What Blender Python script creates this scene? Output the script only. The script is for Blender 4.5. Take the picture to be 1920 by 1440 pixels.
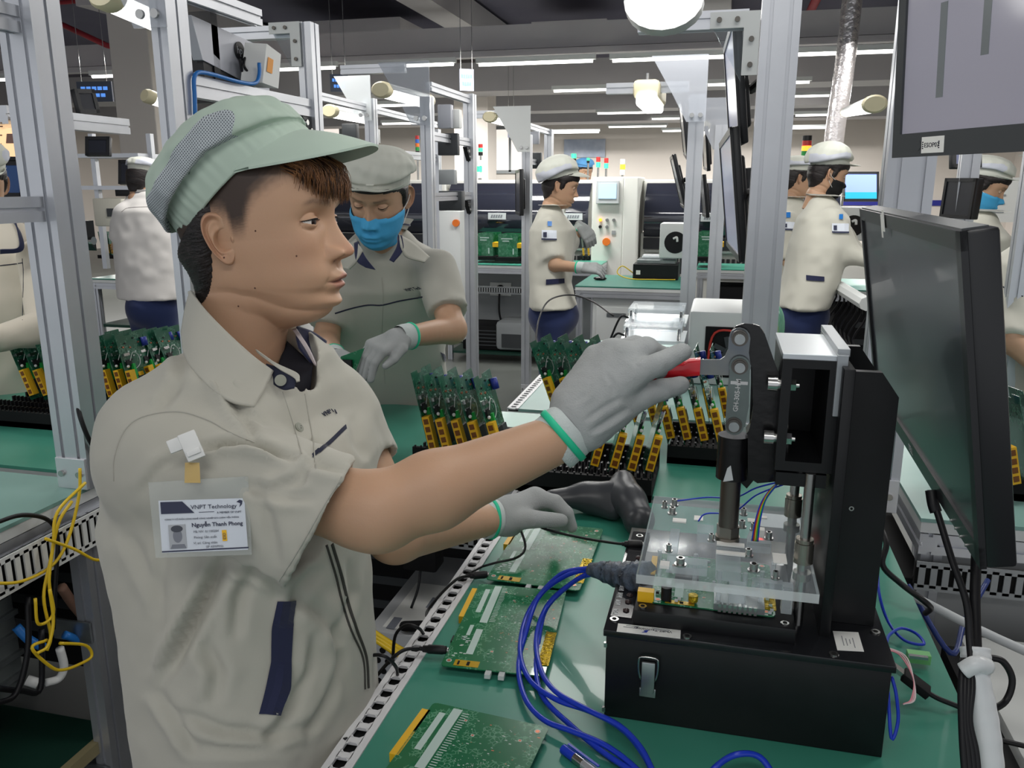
import bpy, bmesh, math, random
import numpy as np
from mathutils import Vector as V, Matrix, Quaternion
for _o in list(bpy.data.objects): bpy.data.objects.remove(_o)
SC = bpy.context.scene; COL = SC.collection
PI = math.pi
def rad(d): return math.radians(d)
# ---------------------------------------------------------------- camera
CAM=(0.0,0.0,1.5); FPX=1550.0; PIT=rad(13.45); YAW=rad(14.1)
cd=bpy.data.cameras.new('camera'); cam=bpy.data.objects.new('camera',cd); COL.objects.link(cam)
cam.location=CAM; cam.rotation_euler=(PI/2-PIT,0,YAW)
cd.sensor_width=36; cd.lens=FPX/1920*36; cd.clip_start=0.05; cd.clip_end=100
SC.camera=cam
# ---------------------------------------------------------------- world, lamps, exposure
SC.view_settings.view_transform='Standard'; SC.view_settings.look='None'
SC.view_settings.gamma=1; SC.view_settings.use_curve_mapping=False
SC.view_settings.exposure=-0.10
w=bpy.data.worlds.new('world'); SC.world=w; w.use_nodes=True
w.node_tree.nodes['Background'].inputs[0].default_value=(0.93,0.96,1.0,1)
w.node_tree.nodes['Background'].inputs[1].default_value=0.85
def area(name,loc,sx,sy,power,rot=(0,0,0),col=(1,0.985,0.95)):
    l=bpy.data.lights.new(name,'AREA'); l.shape='RECTANGLE'; l.size=sx; l.size_y=sy; l.energy=power; l.color=col
    o=bpy.data.objects.new(name,l); COL.objects.link(o); o.location=loc; o.rotation_euler=rot; return o
# rows of ceiling tubes over the hall (those overhead and behind the camera are lights only)
for _i,(_x,_y,_p) in enumerate([(-2.6,1.2,20),(-0.1,-0.6,16),(0.4,1.6,10),(-0.2,3.8,34),(-2.6,4.4,38),(2.2,2.6,34),(-1.5,7.0,85),(1.5,7.5,85),(-6,7.6,70),(-1.0,12,230),(2.5,13,230),(-5,12,200),(-9,11,140),(1,17.5,330),(-3.5,17.5,330),(-8,17,300)]):
    area('ceiling_lamp_light',(_x,_y,2.72),1.3,0.35,_p)
# ---------------------------------------------------------------- measuring helpers (photo pixel -> point in the room)
def ray(px,py):
    x=(px-960)/FPX; y=-(py-720)/FPX
    f=math.cos(PIT)+y*math.sin(PIT); z=-math.sin(PIT)+y*math.cos(PIT)
    c,s=math.cos(YAW),math.sin(YAW)
    return V((x*c-f*s, x*s+f*c, z))
C0=V(CAM)
def onz(px,py,z): r=ray(px,py); return C0+r*((z-CAM[2])/r.z)
def ony(px,py,y): r=ray(px,py); return C0+r*(y/r.y)
def onx(px,py,x): r=ray(px,py); return C0+r*(x/r.x)
def dep(px,py,d): return C0+ray(px,py)*d
def projn(P):
    P=np.asarray(P,float); x=P[:,0]-CAM[0]; y=P[:,1]-CAM[1]; z=P[:,2]-CAM[2]
    c,s=math.cos(YAW),math.sin(YAW); xr=x*c+y*s; f=-x*s+y*c
    d=f*math.cos(PIT)-z*math.sin(PIT); u=f*math.sin(PIT)+z*math.cos(PIT)
    return np.stack([960+FPX*xr/d,720-FPX*u/d,d],1)
# ---------------------------------------------------------------- materials
MT={}
def mat(name,col,rough=0.5,metal=0.0,emit=None,es=1.0,alpha=1.0,trans=0.0,ior=1.45,sss=0.0,coat=0.0,spec=0.5,noise=None,bump=None,sheen=0.0):
    if name in MT: return MT[name]
    m=bpy.data.materials.new(name); m.use_nodes=True; nt=m.node_tree; b=nt.nodes['Principled BSDF']
    c=tuple(col)+(1,) if len(col)==3 else col
    b.inputs['Base Color'].default_value=c; b.inputs['Roughness'].default_value=rough; b.inputs['Metallic'].default_value=metal
    b.inputs['IOR'].default_value=ior; b.inputs['Transmission Weight'].default_value=trans; b.inputs['Alpha'].default_value=alpha
    b.inputs['Coat Weight'].default_value=coat; b.inputs['Specular IOR Level'].default_value=spec
    b.inputs['Sheen Weight'].default_value=sheen
    if sss: b.inputs['Subsurface Weight'].default_value=sss; b.inputs['Subsurface Radius'].default_value=(0.012,0.005,0.003); b.inputs['Subsurface Scale'].default_value=0.6
    if emit: b.inputs['Emission Color'].default_value=tuple(emit)+(1,); b.inputs['Emission Strength'].default_value=es
    if noise or bump:
        tc=nt.nodes.new('ShaderNodeTexCoord')
    if noise: # (scale, amount, second colour)
        n=nt.nodes.new('ShaderNodeTexNoise'); n.inputs['Scale'].default_value=noise[0]; n.inputs['Detail'].default_value=4
        nt.links.new(tc.outputs['Object'],n.inputs['Vector'])
        r=nt.nodes.new('ShaderNodeMapRange'); r.inputs[1].default_value=0.35; r.inputs[2].default_value=0.65; r.inputs[4].default_value=noise[1]
        nt.links.new(n.outputs[0],r.inputs[0])
        mx=nt.nodes.new('ShaderNodeMix'); mx.data_type='RGBA'; mx.inputs[6].default_value=c; mx.inputs[7].default_value=tuple(noise[2])+(1,)
        nt.links.new(r.outputs[0],mx.inputs[0]); nt.links.new(mx.outputs[2],b.inputs['Base Color'])
    if bump: # (scale, strength, distance)
        n2=nt.nodes.new('ShaderNodeTexNoise'); n2.inputs['Scale'].default_value=bump[0]; n2.inputs['Detail'].default_value=3
        nt.links.new(tc.outputs['Object'],n2.inputs['Vector'])
        bp=nt.nodes.new('ShaderNodeBump'); bp.inputs['Strength'].default_value=bump[1]; bp.inputs['Distance'].default_value=bump[2]
        nt.links.new(n2.outputs[0],bp.inputs['Height']); nt.links.new(bp.outputs[0],b.inputs['Normal'])
    MT[name]=m; return m
def lin(r,g,b):
    f=lambda v:(v/255/12.92) if v/255<=0.04045 else ((v/255+0.055)/1.055)**2.4
    return (f(r),f(g),f(b))
ALU=mat('aluminium',lin(205,207,212),0.38,0.75,noise=(9,0.25,lin(180,184,190)))
ALU2=mat('aluminium_bright',lin(225,226,230),0.3,0.6)
STEEL=mat('steel',lin(190,190,188),0.25,1.0)
DSTEEL=mat('dark_steel',lin(95,92,88),0.3,1.0)
ZINC=mat('zinc',lin(170,175,175),0.35,0.9,noise=(25,0.5,lin(130,135,140)))
BLK=mat('black_plastic',lin(22,22,25),0.45,spec=0.4)
BLKM=mat('black_matte',lin(16,16,18),0.7,spec=0.3)
BLKG=mat('black_gloss',lin(20,20,23),0.16)
BAK=mat('black_bakelite',lin(17,18,20),0.38,spec=.4,noise=(30,0.4,lin(24,25,28)))
WHT=mat('white_plastic',lin(225,226,224),0.5)
WHTM=mat('white_paint',lin(214,217,216),0.45)
GRY=mat('grey_plastic',lin(150,154,156),0.5)
DGRY=mat('dark_grey_plastic',lin(60,63,66),0.5)
LGRY=mat('light_grey_plastic',lin(190,194,196),0.5)
YEL=mat('yellow_plastic',lin(238,185,30),0.45)
YELC=mat('yellow_cable',lin(232,196,40),0.4)
BLUC=mat('blue_cable',lin(30,60,190),0.3)
LBLU=mat('light_blue',lin(40,120,200),0.4)
GRNP=mat('green_plastic',lin(30,170,75),0.4)
DRK=mat('dark_hole',lin(8,8,9),0.9)
PAPER=mat('paper_label',lin(232,232,228),0.7)
INK=mat('label_ink',lin(40,42,55),0.8)
RED=mat('red_grip',lin(205,18,35),0.22,coat=0.3)
NAVY=mat('navy_cloth',lin(28,35,68),0.85,sheen=0.3)
LEDR=mat('red_led',(1,0.05,0.02),emit=(1,0.06,0.04),es=3)
LEDG=mat('green_led',(0.05,1,0.3),emit=(0.02,0.85,0.16),es=1.6)
LEDO=mat('orange_led',(1,0.3,0.02),emit=(1,0.32,0.03),es=2.2)
TUBE=mat('tube_glow',(1,1,1),emit=(1,0.97,0.9),es=5)
# clear acrylic that lets light through cheaply
def clear(name,col,a=0.25,rough=0.03):
    m=bpy.data.materials.new(name); m.use_nodes=True; nt=m.node_tree; nt.nodes.clear()
    out=nt.nodes.new('ShaderNodeOutputMaterial'); t=nt.nodes.new('ShaderNodeBsdfTransparent'); t.inputs[0].default_value=(0.93,0.95,0.96,1)
    p=nt.nodes.new('ShaderNodeBsdfPrincipled'); p.inputs['Base Color'].default_value=tuple(col)+(1,); p.inputs['Roughness'].default_value=rough
    mx=nt.nodes.new('ShaderNodeMixShader'); fr=nt.nodes.new('ShaderNodeLayerWeight'); pw=nt.nodes.new('ShaderNodeMath'); pw.operation='POWER'; pw.inputs[1].default_value=4
    ad=nt.nodes.new('ShaderNodeMath'); ad.operation='MULTIPLY_ADD'; ad.inputs[1].default_value=0.7; ad.inputs[2].default_value=a
    nt.links.new(fr.outputs[1],pw.inputs[0]); nt.links.new(pw.outputs[0],ad.inputs[0]); nt.links.new(ad.outputs[0],mx.inputs[0]); nt.links.new(t.outputs[0],mx.inputs[1]); nt.links.new(p.outputs[0],mx.inputs[2]); nt.links.new(mx.outputs[0],out.inputs[0])
    MT[name]=m; return m
ACR=clear('acrylic',(0.72,0.80,0.85),0.05,0.05)
ACRE=clear('acrylic_edge',(0.9,0.93,0.94),0.5,0.25)
POUCH=clear('clear_pouch',(0.85,0.86,0.83),0.15,0.2)
# ---------------------------------------------------------------- mesh builder
def invw(p):
    while p is not None:
        if p.get('_w') is not None: return Matrix(np.array(p['_w']).reshape(4,4).tolist()).inverted()
        p=p.parent
    return None
class MB:
    def __init__(s): s.v=[]; s.f=[]; s.m=[]; s.mats=[]
    def mi(s,m):
        if m is None: return 0
        if m not in s.mats: s.mats.append(m)
        return s.mats.index(m)
    def add(s,vs,fs,m=None):
        n=len(s.v); s.v+= [tuple(p) for p in vs]; k=s.mi(m)
        for f in fs: s.f.append(tuple(i+n for i in f)); s.m.append(k)
        return s
    def box(s,c,sz,m=None,rot=None,bev=0.0):
        c=V(c); x,y,z=[q/2 for q in sz]; R=rot if rot is not None else Matrix.Identity(3)
        if bev>0:
            b=min(bev,x*.9,y*.9,z*.9); vs=[]
            pl=[(-x,-y),(x,-y),(x,y),(-x,y)]
            def ring(ix,iz):
                a,bb=x-ix,y-ix
                q=b-ix if ix<b else 0
                return None
            bmx=bmesh.new(); bmesh.ops.create_cube(bmx,size=1)
            for v in bmx.verts: v.co=V((v.co.x*2*x,v.co.y*2*y,v.co.z*2*z))
            bmesh.ops.bevel(bmx,geom=bmx.edges[:],offset=b,segments=2,affect='EDGES',profile=0.5)
            bmx.verts.index_update(); vs=[c+R@v.co for v in bmx.verts]; fs=[tuple(v.index for v in f.verts) for f in bmx.faces]; bmx.free()
            return s.add(vs,fs,m)
        vs=[c+R@V((a*x,b*y,d*z)) for d in(-1,1) for b in(-1,1) for a in(-1,1)]
        return s.add(vs,[(0,2,3,1),(4,5,7,6),(0,1,5,4),(2,6,7,3),(0,4,6,2),(1,3,7,5)],m)
    def cyl(s,a,b,r,m=None,n=16,r2=None,cap=True):
        a,b=V(a),V(b); r2=r if r2 is None else r2; d=(b-a).normalized(); u=d.orthogonal().normalized(); w=d.cross(u)
        vs=[]
        for p,q in((a,r),(b,r2)):
            for i in range(n):
                t=2*PI*i/n; vs.append(p+u*q*math.cos(t)+w*q*math.sin(t))
        fs=[(i,(i+1)%n,n+(i+1)%n,n+i) for i in range(n)]
        if cap: fs+= [tuple(range(n-1,-1,-1)),tuple(range(n,2*n))]
        return s.add(vs,fs,m)
    def loft(s,rings,m=None,close=True,cap=True):
        n=len(rings[0]); vs=[p for r in rings for p in r]; fs=[]
        for k in range(len(rings)-1):
            for i in range(n if close else n-1):
                j=(i+1)%n; fs.append((k*n+i,k*n+j,(k+1)*n+j,(k+1)*n+i))
        if cap: fs+= [tuple(range(n-1,-1,-1)),tuple(range((len(rings)-1)*n,len(rings)*n))]
        return s.add(vs,fs,m)
    def tube(s,pts,r,m=None,n=8,sub=6):
        P=spline([V(p) for p in pts],sub) if sub else [V(p) for p in pts]
        N=len(P); rr=(lambda t:r) if not callable(r) else r
        u=None; rings=[]
        for i,p in enumerate(P):
            d=(P[min(i+1,N-1)]-P[max(i-1,0)]).normalized()
            u=(d.orthogonal() if u is None else (u-d*u.dot(d))).normalized(); w=d.cross(u); q=rr(i/max(1,N-1))
            rings.append([p+u*q*math.cos(2*PI*k/n)+w*q*math.sin(2*PI*k/n) for k in range(n)])
        return s.loft(rings,m)
    def prism(s,poly,o,ux,uy,uz,h,m=None):
        o,ux,uy,uz=V(o),V(ux),V(uy),V(uz)
        a=[o+ux*p[0]+uy*p[1] for p in poly]; b=[q+uz*h for q in a]; n=len(poly)
        return s.add(a+b,[tuple(range(n-1,-1,-1)),tuple(range(n,2*n))]+[(i,(i+1)%n,n+(i+1)%n,n+i) for i in range(n)],m)
    def sphere(s,c,r,m=None,nu=16,nv=10,sc=(1,1,1),R=None):
        c=V(c); vs=[]; R=R or Matrix.Identity(3)
        for j in range(1,nv):
            p=PI*j/nv
            for i in range(nu):
                t=2*PI*i/nu; vs.append(c+R@V((r*sc[0]*math.sin(p)*math.cos(t),r*sc[1]*math.sin(p)*math.sin(t),r*sc[2]*math.cos(p))))
        vs+= [c+R@V((0,0,r*sc[2])),c-R@V((0,0,r*sc[2]))]; fs=[]
        for j in range(nv-2):
            for i in range(nu): fs.append((j*nu+i,(j+1)*nu+i,(j+1)*nu+(i+1)%nu,j*nu+(i+1)%nu))
        t=(nv-1)*nu
        for i in range(nu): fs.append((t,i,(i+1)%nu)); fs.append((t+1,(nv-2)*nu+(i+1)%nu,(nv-2)*nu+i))
        return s.add(vs,fs,m)
    def quad(s,a,b,c,d,m=None): return s.add([a,b,c,d],[(0,1,2,3)],m)
    def build(s,name,m=None,parent=None,smooth=False,loc=None):
        me=bpy.data.meshes.new(name); vs=s.v
        iw=invw(parent)
        if iw is not None: vs=[iw@V(p) for p in vs]
        me.from_pydata([tuple(p) for p in vs],[],s.f)
        for q in (s.mats or [m]): me.materials.append(q)
        if len(s.mats)>1: me.polygons.foreach_set('material_index',s.m)
        if smooth is True: me.polygons.foreach_set('use_smooth',[True]*len(me.polygons))
        elif smooth: me.polygons.foreach_set('use_smooth',[True]*len(me.polygons)); me.set_sharp_from_angle(angle=rad(smooth))
        me.update(); o=bpy.data.objects.new(name,me); COL.objects.link(o)
        if parent: o.parent=parent
        return o
def spline(P,sub=6):
    if len(P)<3: return P
    out=[]; Q=[P[0]*2-P[1]]+P+[P[-1]*2-P[-2]]
    for i in range(1,len(Q)-2):
        a,b,c,d=Q[i-1],Q[i],Q[i+1],Q[i+2]
        for k in range(sub):
            t=k/sub; out.append(0.5*((2*b)+(c-a)*t+(2*a-5*b+4*c-d)*t*t+(3*b-a-3*c+d)*t**3))
    out.append(Q[-2]); return out
def tag(o,label=None,cat=None,group=None,kind=None):
    if label: o['label']=label
    if cat: o['category']=cat
    if group: o['group']=group
    if kind: o['kind']=kind
    return o
def thing(name,label,cat,loc=(0,0,0),group=None,M=None):
    """Empty at the thing's base; parts are given in world coordinates unless M is None"""
    o=bpy.data.objects.new(name,None); COL.objects.link(o); o.empty_display_size=0.05
    W=M if M is not None else Matrix.Translation(V(loc))
    o.matrix_world=W; o['_w']=[x for r in W for x in r]
    return tag(o,label,cat,group)
def clean():
    for o in bpy.data.objects:
        if '_w' in o: del o['_w']
def struct(name,mb,m=None,smooth=False):
    return tag(mb.build(name,m,None,smooth),kind='structure')
def dup(root,M,label=None,group=None):
    def cp(o,par):
        c=o.copy(); COL.objects.link(c); c.parent=par
        for ch in KIDS(o): cp(ch,c)
        return c
    r=cp(root,None); r.matrix_world=M
    if label: r['label']=label
    if group: r['group']=group
    return r
def KIDS(o): return [c for c in bpy.data.objects if c.parent==o]
def frame(o,x,y,z=None):
    x=V(x).normalized(); y=V(y); y=(y-x*y.dot(x)).normalized(); z=x.cross(y)
    return Matrix(((x.x,y.x,z.x,o[0]),(x.y,y.y,z.y,o[1]),(x.z,y.z,z.z,o[2]),(0,0,0,1)))
def rotz(a): return Matrix.Rotation(a,3,'Z')
# T-slot aluminium extrusion between two points; w along 'side', h across
def slotpoly(w,h,nw=1,nh=1,g=0.004,dp=0.006):
    P=[]
    def edge(a,b,n):
        a,b=V(a),V(b); L=(b-a).length; d=(b-a)/L; nn=V((-d.y,d.x)); P.append(a)
        for k in range(n):
            c=a+d*L*(k+.5)/n; P.extend([c-d*g,c-d*g+nn*dp,c+d*g+nn*dp,c+d*g])
    edge((-w/2,-h/2),(w/2,-h/2),nw); edge((w/2,-h/2),(w/2,h/2),nh); edge((w/2,h/2),(-w/2,h/2),nw); edge((-w/2,h/2),(-w/2,-h/2),nh)
    return P
def profile(mb,a,b,side=(1,0,0),w=0.04,h=0.04,nw=1,nh=1,m=None):
    a,b=V(a),V(b); d=(b-a).normalized(); ux=V(side); ux=(ux-d*ux.dot(d)).normalized(); uy=d.cross(ux)
    mb.prism(slotpoly(w,h,nw,nh),a,ux,uy,d,(b-a).length,m or ALU); return mb
def text_mesh(s,size,ext=0.0002,align='LEFT',bold=0.0):
    cu=bpy.data.curves.new('t','FONT'); cu.body=s; cu.size=size; cu.extrude=ext; cu.align_x=align; cu.resolution_u=2; cu.offset=bold
    o=bpy.data.objects.new('t',cu); COL.objects.link(o); bpy.context.view_layer.update()
    me=bpy.data.meshes.new_from_object(o.evaluated_get(bpy.context.evaluated_depsgraph_get()))
    vs=[v.co.copy() for v in me.vertices]; fs=[tuple(p.vertices) for p in me.polygons]
    bpy.data.objects.remove(o); bpy.data.curves.remove(cu); bpy.data.meshes.remove(me); return vs,fs
def add_text(mb,s,size,o,ux,uy,m,align='LEFT',bold=0.0):
    ux=V(ux).normalized(); uy=V(uy).normalized(); uz=ux.cross(uy); vs,fs=text_mesh(s,size,align=align,bold=bold); o=V(o)
    mb.add([o+ux*v.x+uy*v.y+uz*v.z for v in vs],fs,m); return mb
RND=random.Random(7)
# ---------------------------------------------------------------- implicit surfaces (bodies, cloth, hands)
def sdf_mesh(fn,lo,hi,res):
    lo=np.array(lo,float); n=[int(math.ceil((hi[i]-lo[i])/res))+1 for i in range(3)]
    ax=[lo[i]+res*np.arange(n[i]) for i in range(3)]
    D=np.empty(n,np.float32)
    for i in range(0,n[0],24):
        X,Y,Z=np.meshgrid(ax[0][i:i+24],ax[1],ax[2],indexing='ij')
        D[i:i+24]=fn(np.stack([X,Y,Z],-1))
    s=D<0
    c=[s[a:n[0]-1+a,b:n[1]-1+b,d:n[2]-1+d] for a in(0,1) for b in(0,1) for d in(0,1)]
    tot=sum(x.astype(np.int8) for x in c); act=(tot>0)&(tot<8)
    idx=-np.ones(act.shape,np.int64); I=np.argwhere(act); idx[act]=np.arange(len(I))
    acc=np.zeros((len(I),3)); cnt=np.zeros(len(I))
    for a in ((0,0,0),(0,0,1),(0,1,0),(0,1,1),(1,0,0),(1,0,1),(1,1,0),(1,1,1)):
        for ax_ in range(3):
            if a[ax_]: continue
            b=list(a); b[ax_]=1
            d0=D[I[:,0]+a[0],I[:,1]+a[1],I[:,2]+a[2]]; d1=D[I[:,0]+b[0],I[:,1]+b[1],I[:,2]+b[2]]
            k=(d0<0)!=(d1<0); t=np.where(k,d0/np.where(k,d0-d1,1),0)
            p=np.tile(np.array(a,float),(len(I),1)); p[:,ax_]=t
            acc[k]+=p[k]; cnt[k]+=1
    P=lo+res*(I+acc/cnt[:,None]); F=[]
    for ax_ in range(3):
        o1,o2=[(1,2),(2,0),(0,1)][ax_]
        sl0=[slice(None)]*3; sl1=[slice(None)]*3; sl0[ax_]=slice(0,-1); sl1[ax_]=slice(1,None)
        A=s[tuple(sl0)]; B=s[tuple(sl1)]; E=np.argwhere(A!=B)
        ok=(E[:,o1]>0)&(E[:,o2]>0)&(E[:,o1]<n[o1]-1)&(E[:,o2]<n[o2]-1)
        E=E[ok]
        def at(d1,d2):
            q=E.copy(); q[:,o1]-=d1; q[:,o2]-=d2; return idx[q[:,0],q[:,1],q[:,2]]
        q=np.stack([at(0,0),at(1,0),at(1,1),at(0,1)],1); fl=~A[E[:,0],E[:,1],E[:,2]]
        q[fl]=q[fl][:,::-1]; F.append(q)
    F=np.concatenate(F); F=F[(F>=0).all(1)]
    return P,F
def mesh_np(name,P,F,m,parent=None,smooth=True,cols=None,mi=None,mats=None):
    me=bpy.data.meshes.new(name)
    iw=invw(parent)
    if iw is not None: iv=np.array(iw); P=P@iv[:3,:3].T+iv[:3,3]
    me.from_pydata(P.tolist(),[],F.tolist() if hasattr(F,'tolist') else F)
    for q in (mats or [m]): me.materials.append(q)
    if mi is not None: me.polygons.foreach_set('material_index',np.asarray(mi,np.int32))
    me.polygons.foreach_set('use_smooth',[smooth]*len(me.polygons))
    if cols is not None:
        at=me.color_attributes.new('tint','FLOAT_COLOR','POINT'); at.data.foreach_set('color',np.concatenate([cols,np.ones((len(cols),1))],1).astype(np.float32).ravel())
    me.update(); o=bpy.data.objects.new(name,me); COL.objects.link(o)
    if parent: o.parent=parent
    return o
def smin(a,b,k):
    h=np.clip(0.5+0.5*(b-a)/k,0,1); return b*(1-h)+a*h-k*h*(1-h)
def caps(p,a,b,ra,rb):
    a=np.array(a,float); b=np.array(b,float); ab=b-a; L=np.dot(ab,ab)
    t=np.clip(((p-a)@ab)/L,0,1); d=p-(a+t[...,None]*ab); return np.sqrt((d*d).sum(-1))-(ra+(rb-ra)*t)
def ecaps(p,a,b,ra,rb,nrm,fl):
    """capsule flattened by fl along nrm"""
    a=np.array(a,float); b=np.array(b,float); ab=b-a; n=np.array(nrm,float); n/=np.linalg.norm(n)
    t=np.clip(((p-a)@ab)/np.dot(ab,ab),0,1); d=p-(a+t[...,None]*ab); dn=d@n; d=d+(dn*(1/fl-1))[...,None]*n
    return (np.sqrt((d*d).sum(-1))-(ra+(rb-ra)*t))*min(1,fl)
def ell(p,c,r,R=None):
    q=p-np.array(c,float)
    if R is not None: q=q@np.array(R)
    r=np.array(r,float); k=np.sqrt(((q/r)**2).sum(-1)); return (k-1)*r.min()*np.where(k<1,1,1)
# ================================================================ THE SETTING
FLO=mat('floor_grey',lin(88,91,88),0.35,noise=(1.5,0.5,lin(74,77,73)))
WALL=mat('wall_beige',lin(220,212,204),0.8)
CEI=mat('ceiling_dark',lin(92,90,108),0.9,noise=(0.7,0.5,lin(112,110,122)))
DUCT=mat('duct_grey',lin(185,182,184),0.6,noise=(1.2,0.4,lin(165,162,166)))
FIL=mat('foil',lin(210,205,205),0.25,0.8,bump=(14,0.6,0.02))
REDP=mat('red_pipe',lin(150,40,50),0.5)
struct('floor',MB().box((-3,9,-0.05),(24,26,0.1)),FLO)
struct('ceiling',MB().box((-3,12,3.75),(26,32,0.1)),CEI)
WY=20.5
m=MB(); m.box((-3,WY+.1,1.85),(26,0.2,3.7)); struct('wall_back',m,WALL)
m=MB(); m.box((6.1,10,1.85),(0.2,21,3.7)); struct('wall_right',m,WALL)
m=MB(); m.box((-15.1,10,1.85),(0.2,21,3.7)); struct('wall_left',m,WALL)
struct('trim_1',MB().box((1.5,WY-.02,1.14),(9,0.03,0.12)),mat('blue_stripe',lin(40,45,140),0.5))
# columns
m=MB(); c=ony(290,300,7.2); m.box((c.x,c.y,1.85),(0.42,0.42,3.7),bev=.01); struct('trim_2',m,WALL)
m=MB(); c=ony(925,300,12.5); m.box((c.x-.5,c.y+.75,1.85),(0.55,0.5,3.7)); struct('trim_3',m,WALL)
# beams & ducts under the ceiling
m=MB(); m.box((-3,9.15,3.02),(24,0.35,0.24)); m.box((-3,9.0,2.86),(24,0.12,0.06)); struct('trim_4',m,DUCT)
m=MB(); m.box((-3,12.6,3.05),(24,0.7,0.4)); struct('trim_5',m,DUCT)
m=MB(); m.box((-3,15.6,3.0),(24,0.6,0.35)); struct('trim_6',m,DUCT)
m=MB(); m.box((-3,18.8,3.0),(24,0.8,0.3)); struct('trim_7',m,DUCT)
m=MB(); m.cyl((-14,7.6,3.62),(6,6.9,3.5),0.17,n=20); struct('trim_8',m,DUCT,True)
for i,(x,w) in enumerate([(-6.5,.5),(-3.2,.35),(-.2,.3),(2.2,.5)]):
    struct('trim_%d'%(9+i),MB().box((x,14,3.5),(w,12,0.3)),DUCT)
m=MB(); m.box((-4.6,10.6,3.3),(1.6,1.7,0.25)); m.box((-1.9,10.9,3.3),(0.9,1.2,0.2)); struct('trim_13',m,DUCT)
def pipe(pts,r,mt,name,label,cat):
    return tag(MB().tube(pts,r,n=10,sub=0).build(name,mt,None,True),label,cat)
pipe([(-14,8.3,3.42),(6,7.7,3.4)],0.022,REDP,'fire_pipe','thin red fire pipe under the ceiling crossing above the nearest grey duct','pipe')
pipe([onz(1500,60,3.5),onz(1560,-60,3.5)],0.05,REDP,'fire_pipe','pair of short red pipes slanting under the dark ceiling at the right','pipe')
pipe([ony(450,150,8),ony(200,85,8.2),ony(60,20,8.2)],0.03,REDP,'fire_pipe','red pipe running diagonally behind the left post','pipe')
_a=ony(1600,0,8.2); _b=ony(1562,290,8.2)
tag(MB().tube([(_a.x,8.2,3.6),(_a.x-.02,8.2,2.6),(_b.x,8.2,2.0),(_b.x,8.2,1.65)],0.085,n=16,sub=5).build('exhaust_duct',FIL,None,True),'silver foil-wrapped exhaust duct dropping from the ceiling behind the black-masked woman','duct')
# ceiling tube lights, each in its batten
def tube_light(p,L,lab,ang=0.0):
    t=thing('ceiling_tube_light',lab,'ceiling light',p,'tube lights under the ceiling beams')
    p=V(p)
    MB().box(p+V((0,0,.035)),(L+.06,.06,.05)).build('batten',WHTM,t)
    MB().cyl(p-V((L/2,0,0)),p+V((L/2,0,0)),.022,n=10).build('tube',TUBE,t,True)
rows=[(8.85,[(30,148,.8,'row nearest the camera, at the left edge of the photo'),(235,141,.9,'nearest row, left of the beige column'),(550,129,1.0,'nearest row, between the first two left posts'),(750,123,1.2,'nearest row, above the capped woman in the blue mask'),(1003,117,1.2,'nearest row, left of the middle of the photo'),(1262,109,1.2,'nearest row, left of the edge-on upper monitor'),(1568,99,1.3,'nearest row, crossing the foil duct')]),
 (11.5,[(745,197,.9,'second row, beside the third left post'),(1115,168,1.1,'second row, left of the bulkhead lamp on the arm'),(1350,158,.3,'second row, short piece showing beside the monitor'),(1490,154,.35,'second row, beside the blue air hose')]),
 (15.0,[(760,231,.9,'third row, above the signal tower with five colours'),(1180,211,1.1,'third row, over the white machine panel'),(1500,180,.9,'third row, left of the foil duct'),(1540,215,.8,'third row, lower left of the foil duct')]),
 (18.3,[(1195,237,1.2,'fourth row, right of the woman with gloves'),(1250,222,.6,'fourth row, small one beside the lamp arm'),(1075,248,1.1,'fourth row, above the woman at the test bench'),(1500,240,1.2,'fourth row, above the lit orange signal tower'),(1270,245,.6,'fourth row, just left of the middle post')])]
for Y,L in rows:
    for px,py,ln,lab in L:
        r=ony(px,py,Y); tube_light((r.x,Y,r.z),ln,'white tube light: '+lab)
# wide bright windows / openings far left-middle
m=MB()
a=ony(955,330,WY-.1)
def window(n,px0,py0,px1,py1):
    a=ony(px0,py0,WY-.06); b=ony(px1,py1,WY-.06)
    c=((a.x+b.x)/2,WY-.06,(a.z+b.z)/2); sx=abs(b.x-a.x); sz=abs(a.z-b.z)
    f=MB()
    for s in(-1,1): f.box((c[0]+s*sx/2,c[1],c[2]),(.08,.06,sz+.08)); f.box((c[0],c[1],c[2]+s*sz/2),(sx,.06,.08))
    f.box(c,(.06,.06,sz)); f.build('window_frame',GRY,tag(MB().box(c,(sx,.03,sz)).build('window_%d'%n,mat('lit_window',(1,.93,.85),emit=(1,.9,.82),es=.9)),kind='structure'))
window(1,928,240,985,322); window(2,470,205,640,262)
# ================================================================ BENCHES, FRAMES, LAMPS
def matgreen():
    m=mat('green_mat',lin(54,134,113),0.33,spec=0.6,coat=.12,noise=(4,.45,lin(80,152,134)))
    return m
MATG=matgreen(); MATL=mat('pale_mat',lin(118,158,150),0.42,noise=(2.5,0.6,lin(150,182,176)))
PERF=mat('perforated_strip',lin(222,222,224),0.4)
def duct_mb(a,b,h=0.05,dirz=-1,m=None,n=None):
    """slotted cable duct hung below an edge: plate with slots, from a to b"""
    a,b=V(a),V(b); d=(b-a).normalized(); L=(b-a).length; n=n or int(L/0.022); mb=MB(); o=d.cross(V((0,0,1))).normalized()*0.004
    p=L/n
    for k in range(n):
        c=a+d*(k+.5)*p
        mb.box(c+V((0,0,-h/2)),(1,1,1),None,rot=Matrix(((d.x*p*.55,o.x,0),(d.y*p*.55,o.y,0),(d.z,0,h))))
    for z0,hh in((0,.012),(-h,.012)):
        c=(a+b)/2+V((0,0,z0)); mb.box(c,(1,1,1),None,rot=Matrix(((d.x*L,o.x,0),(d.y*L,o.y,0),(0,0,hh))))
    return mb
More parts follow.
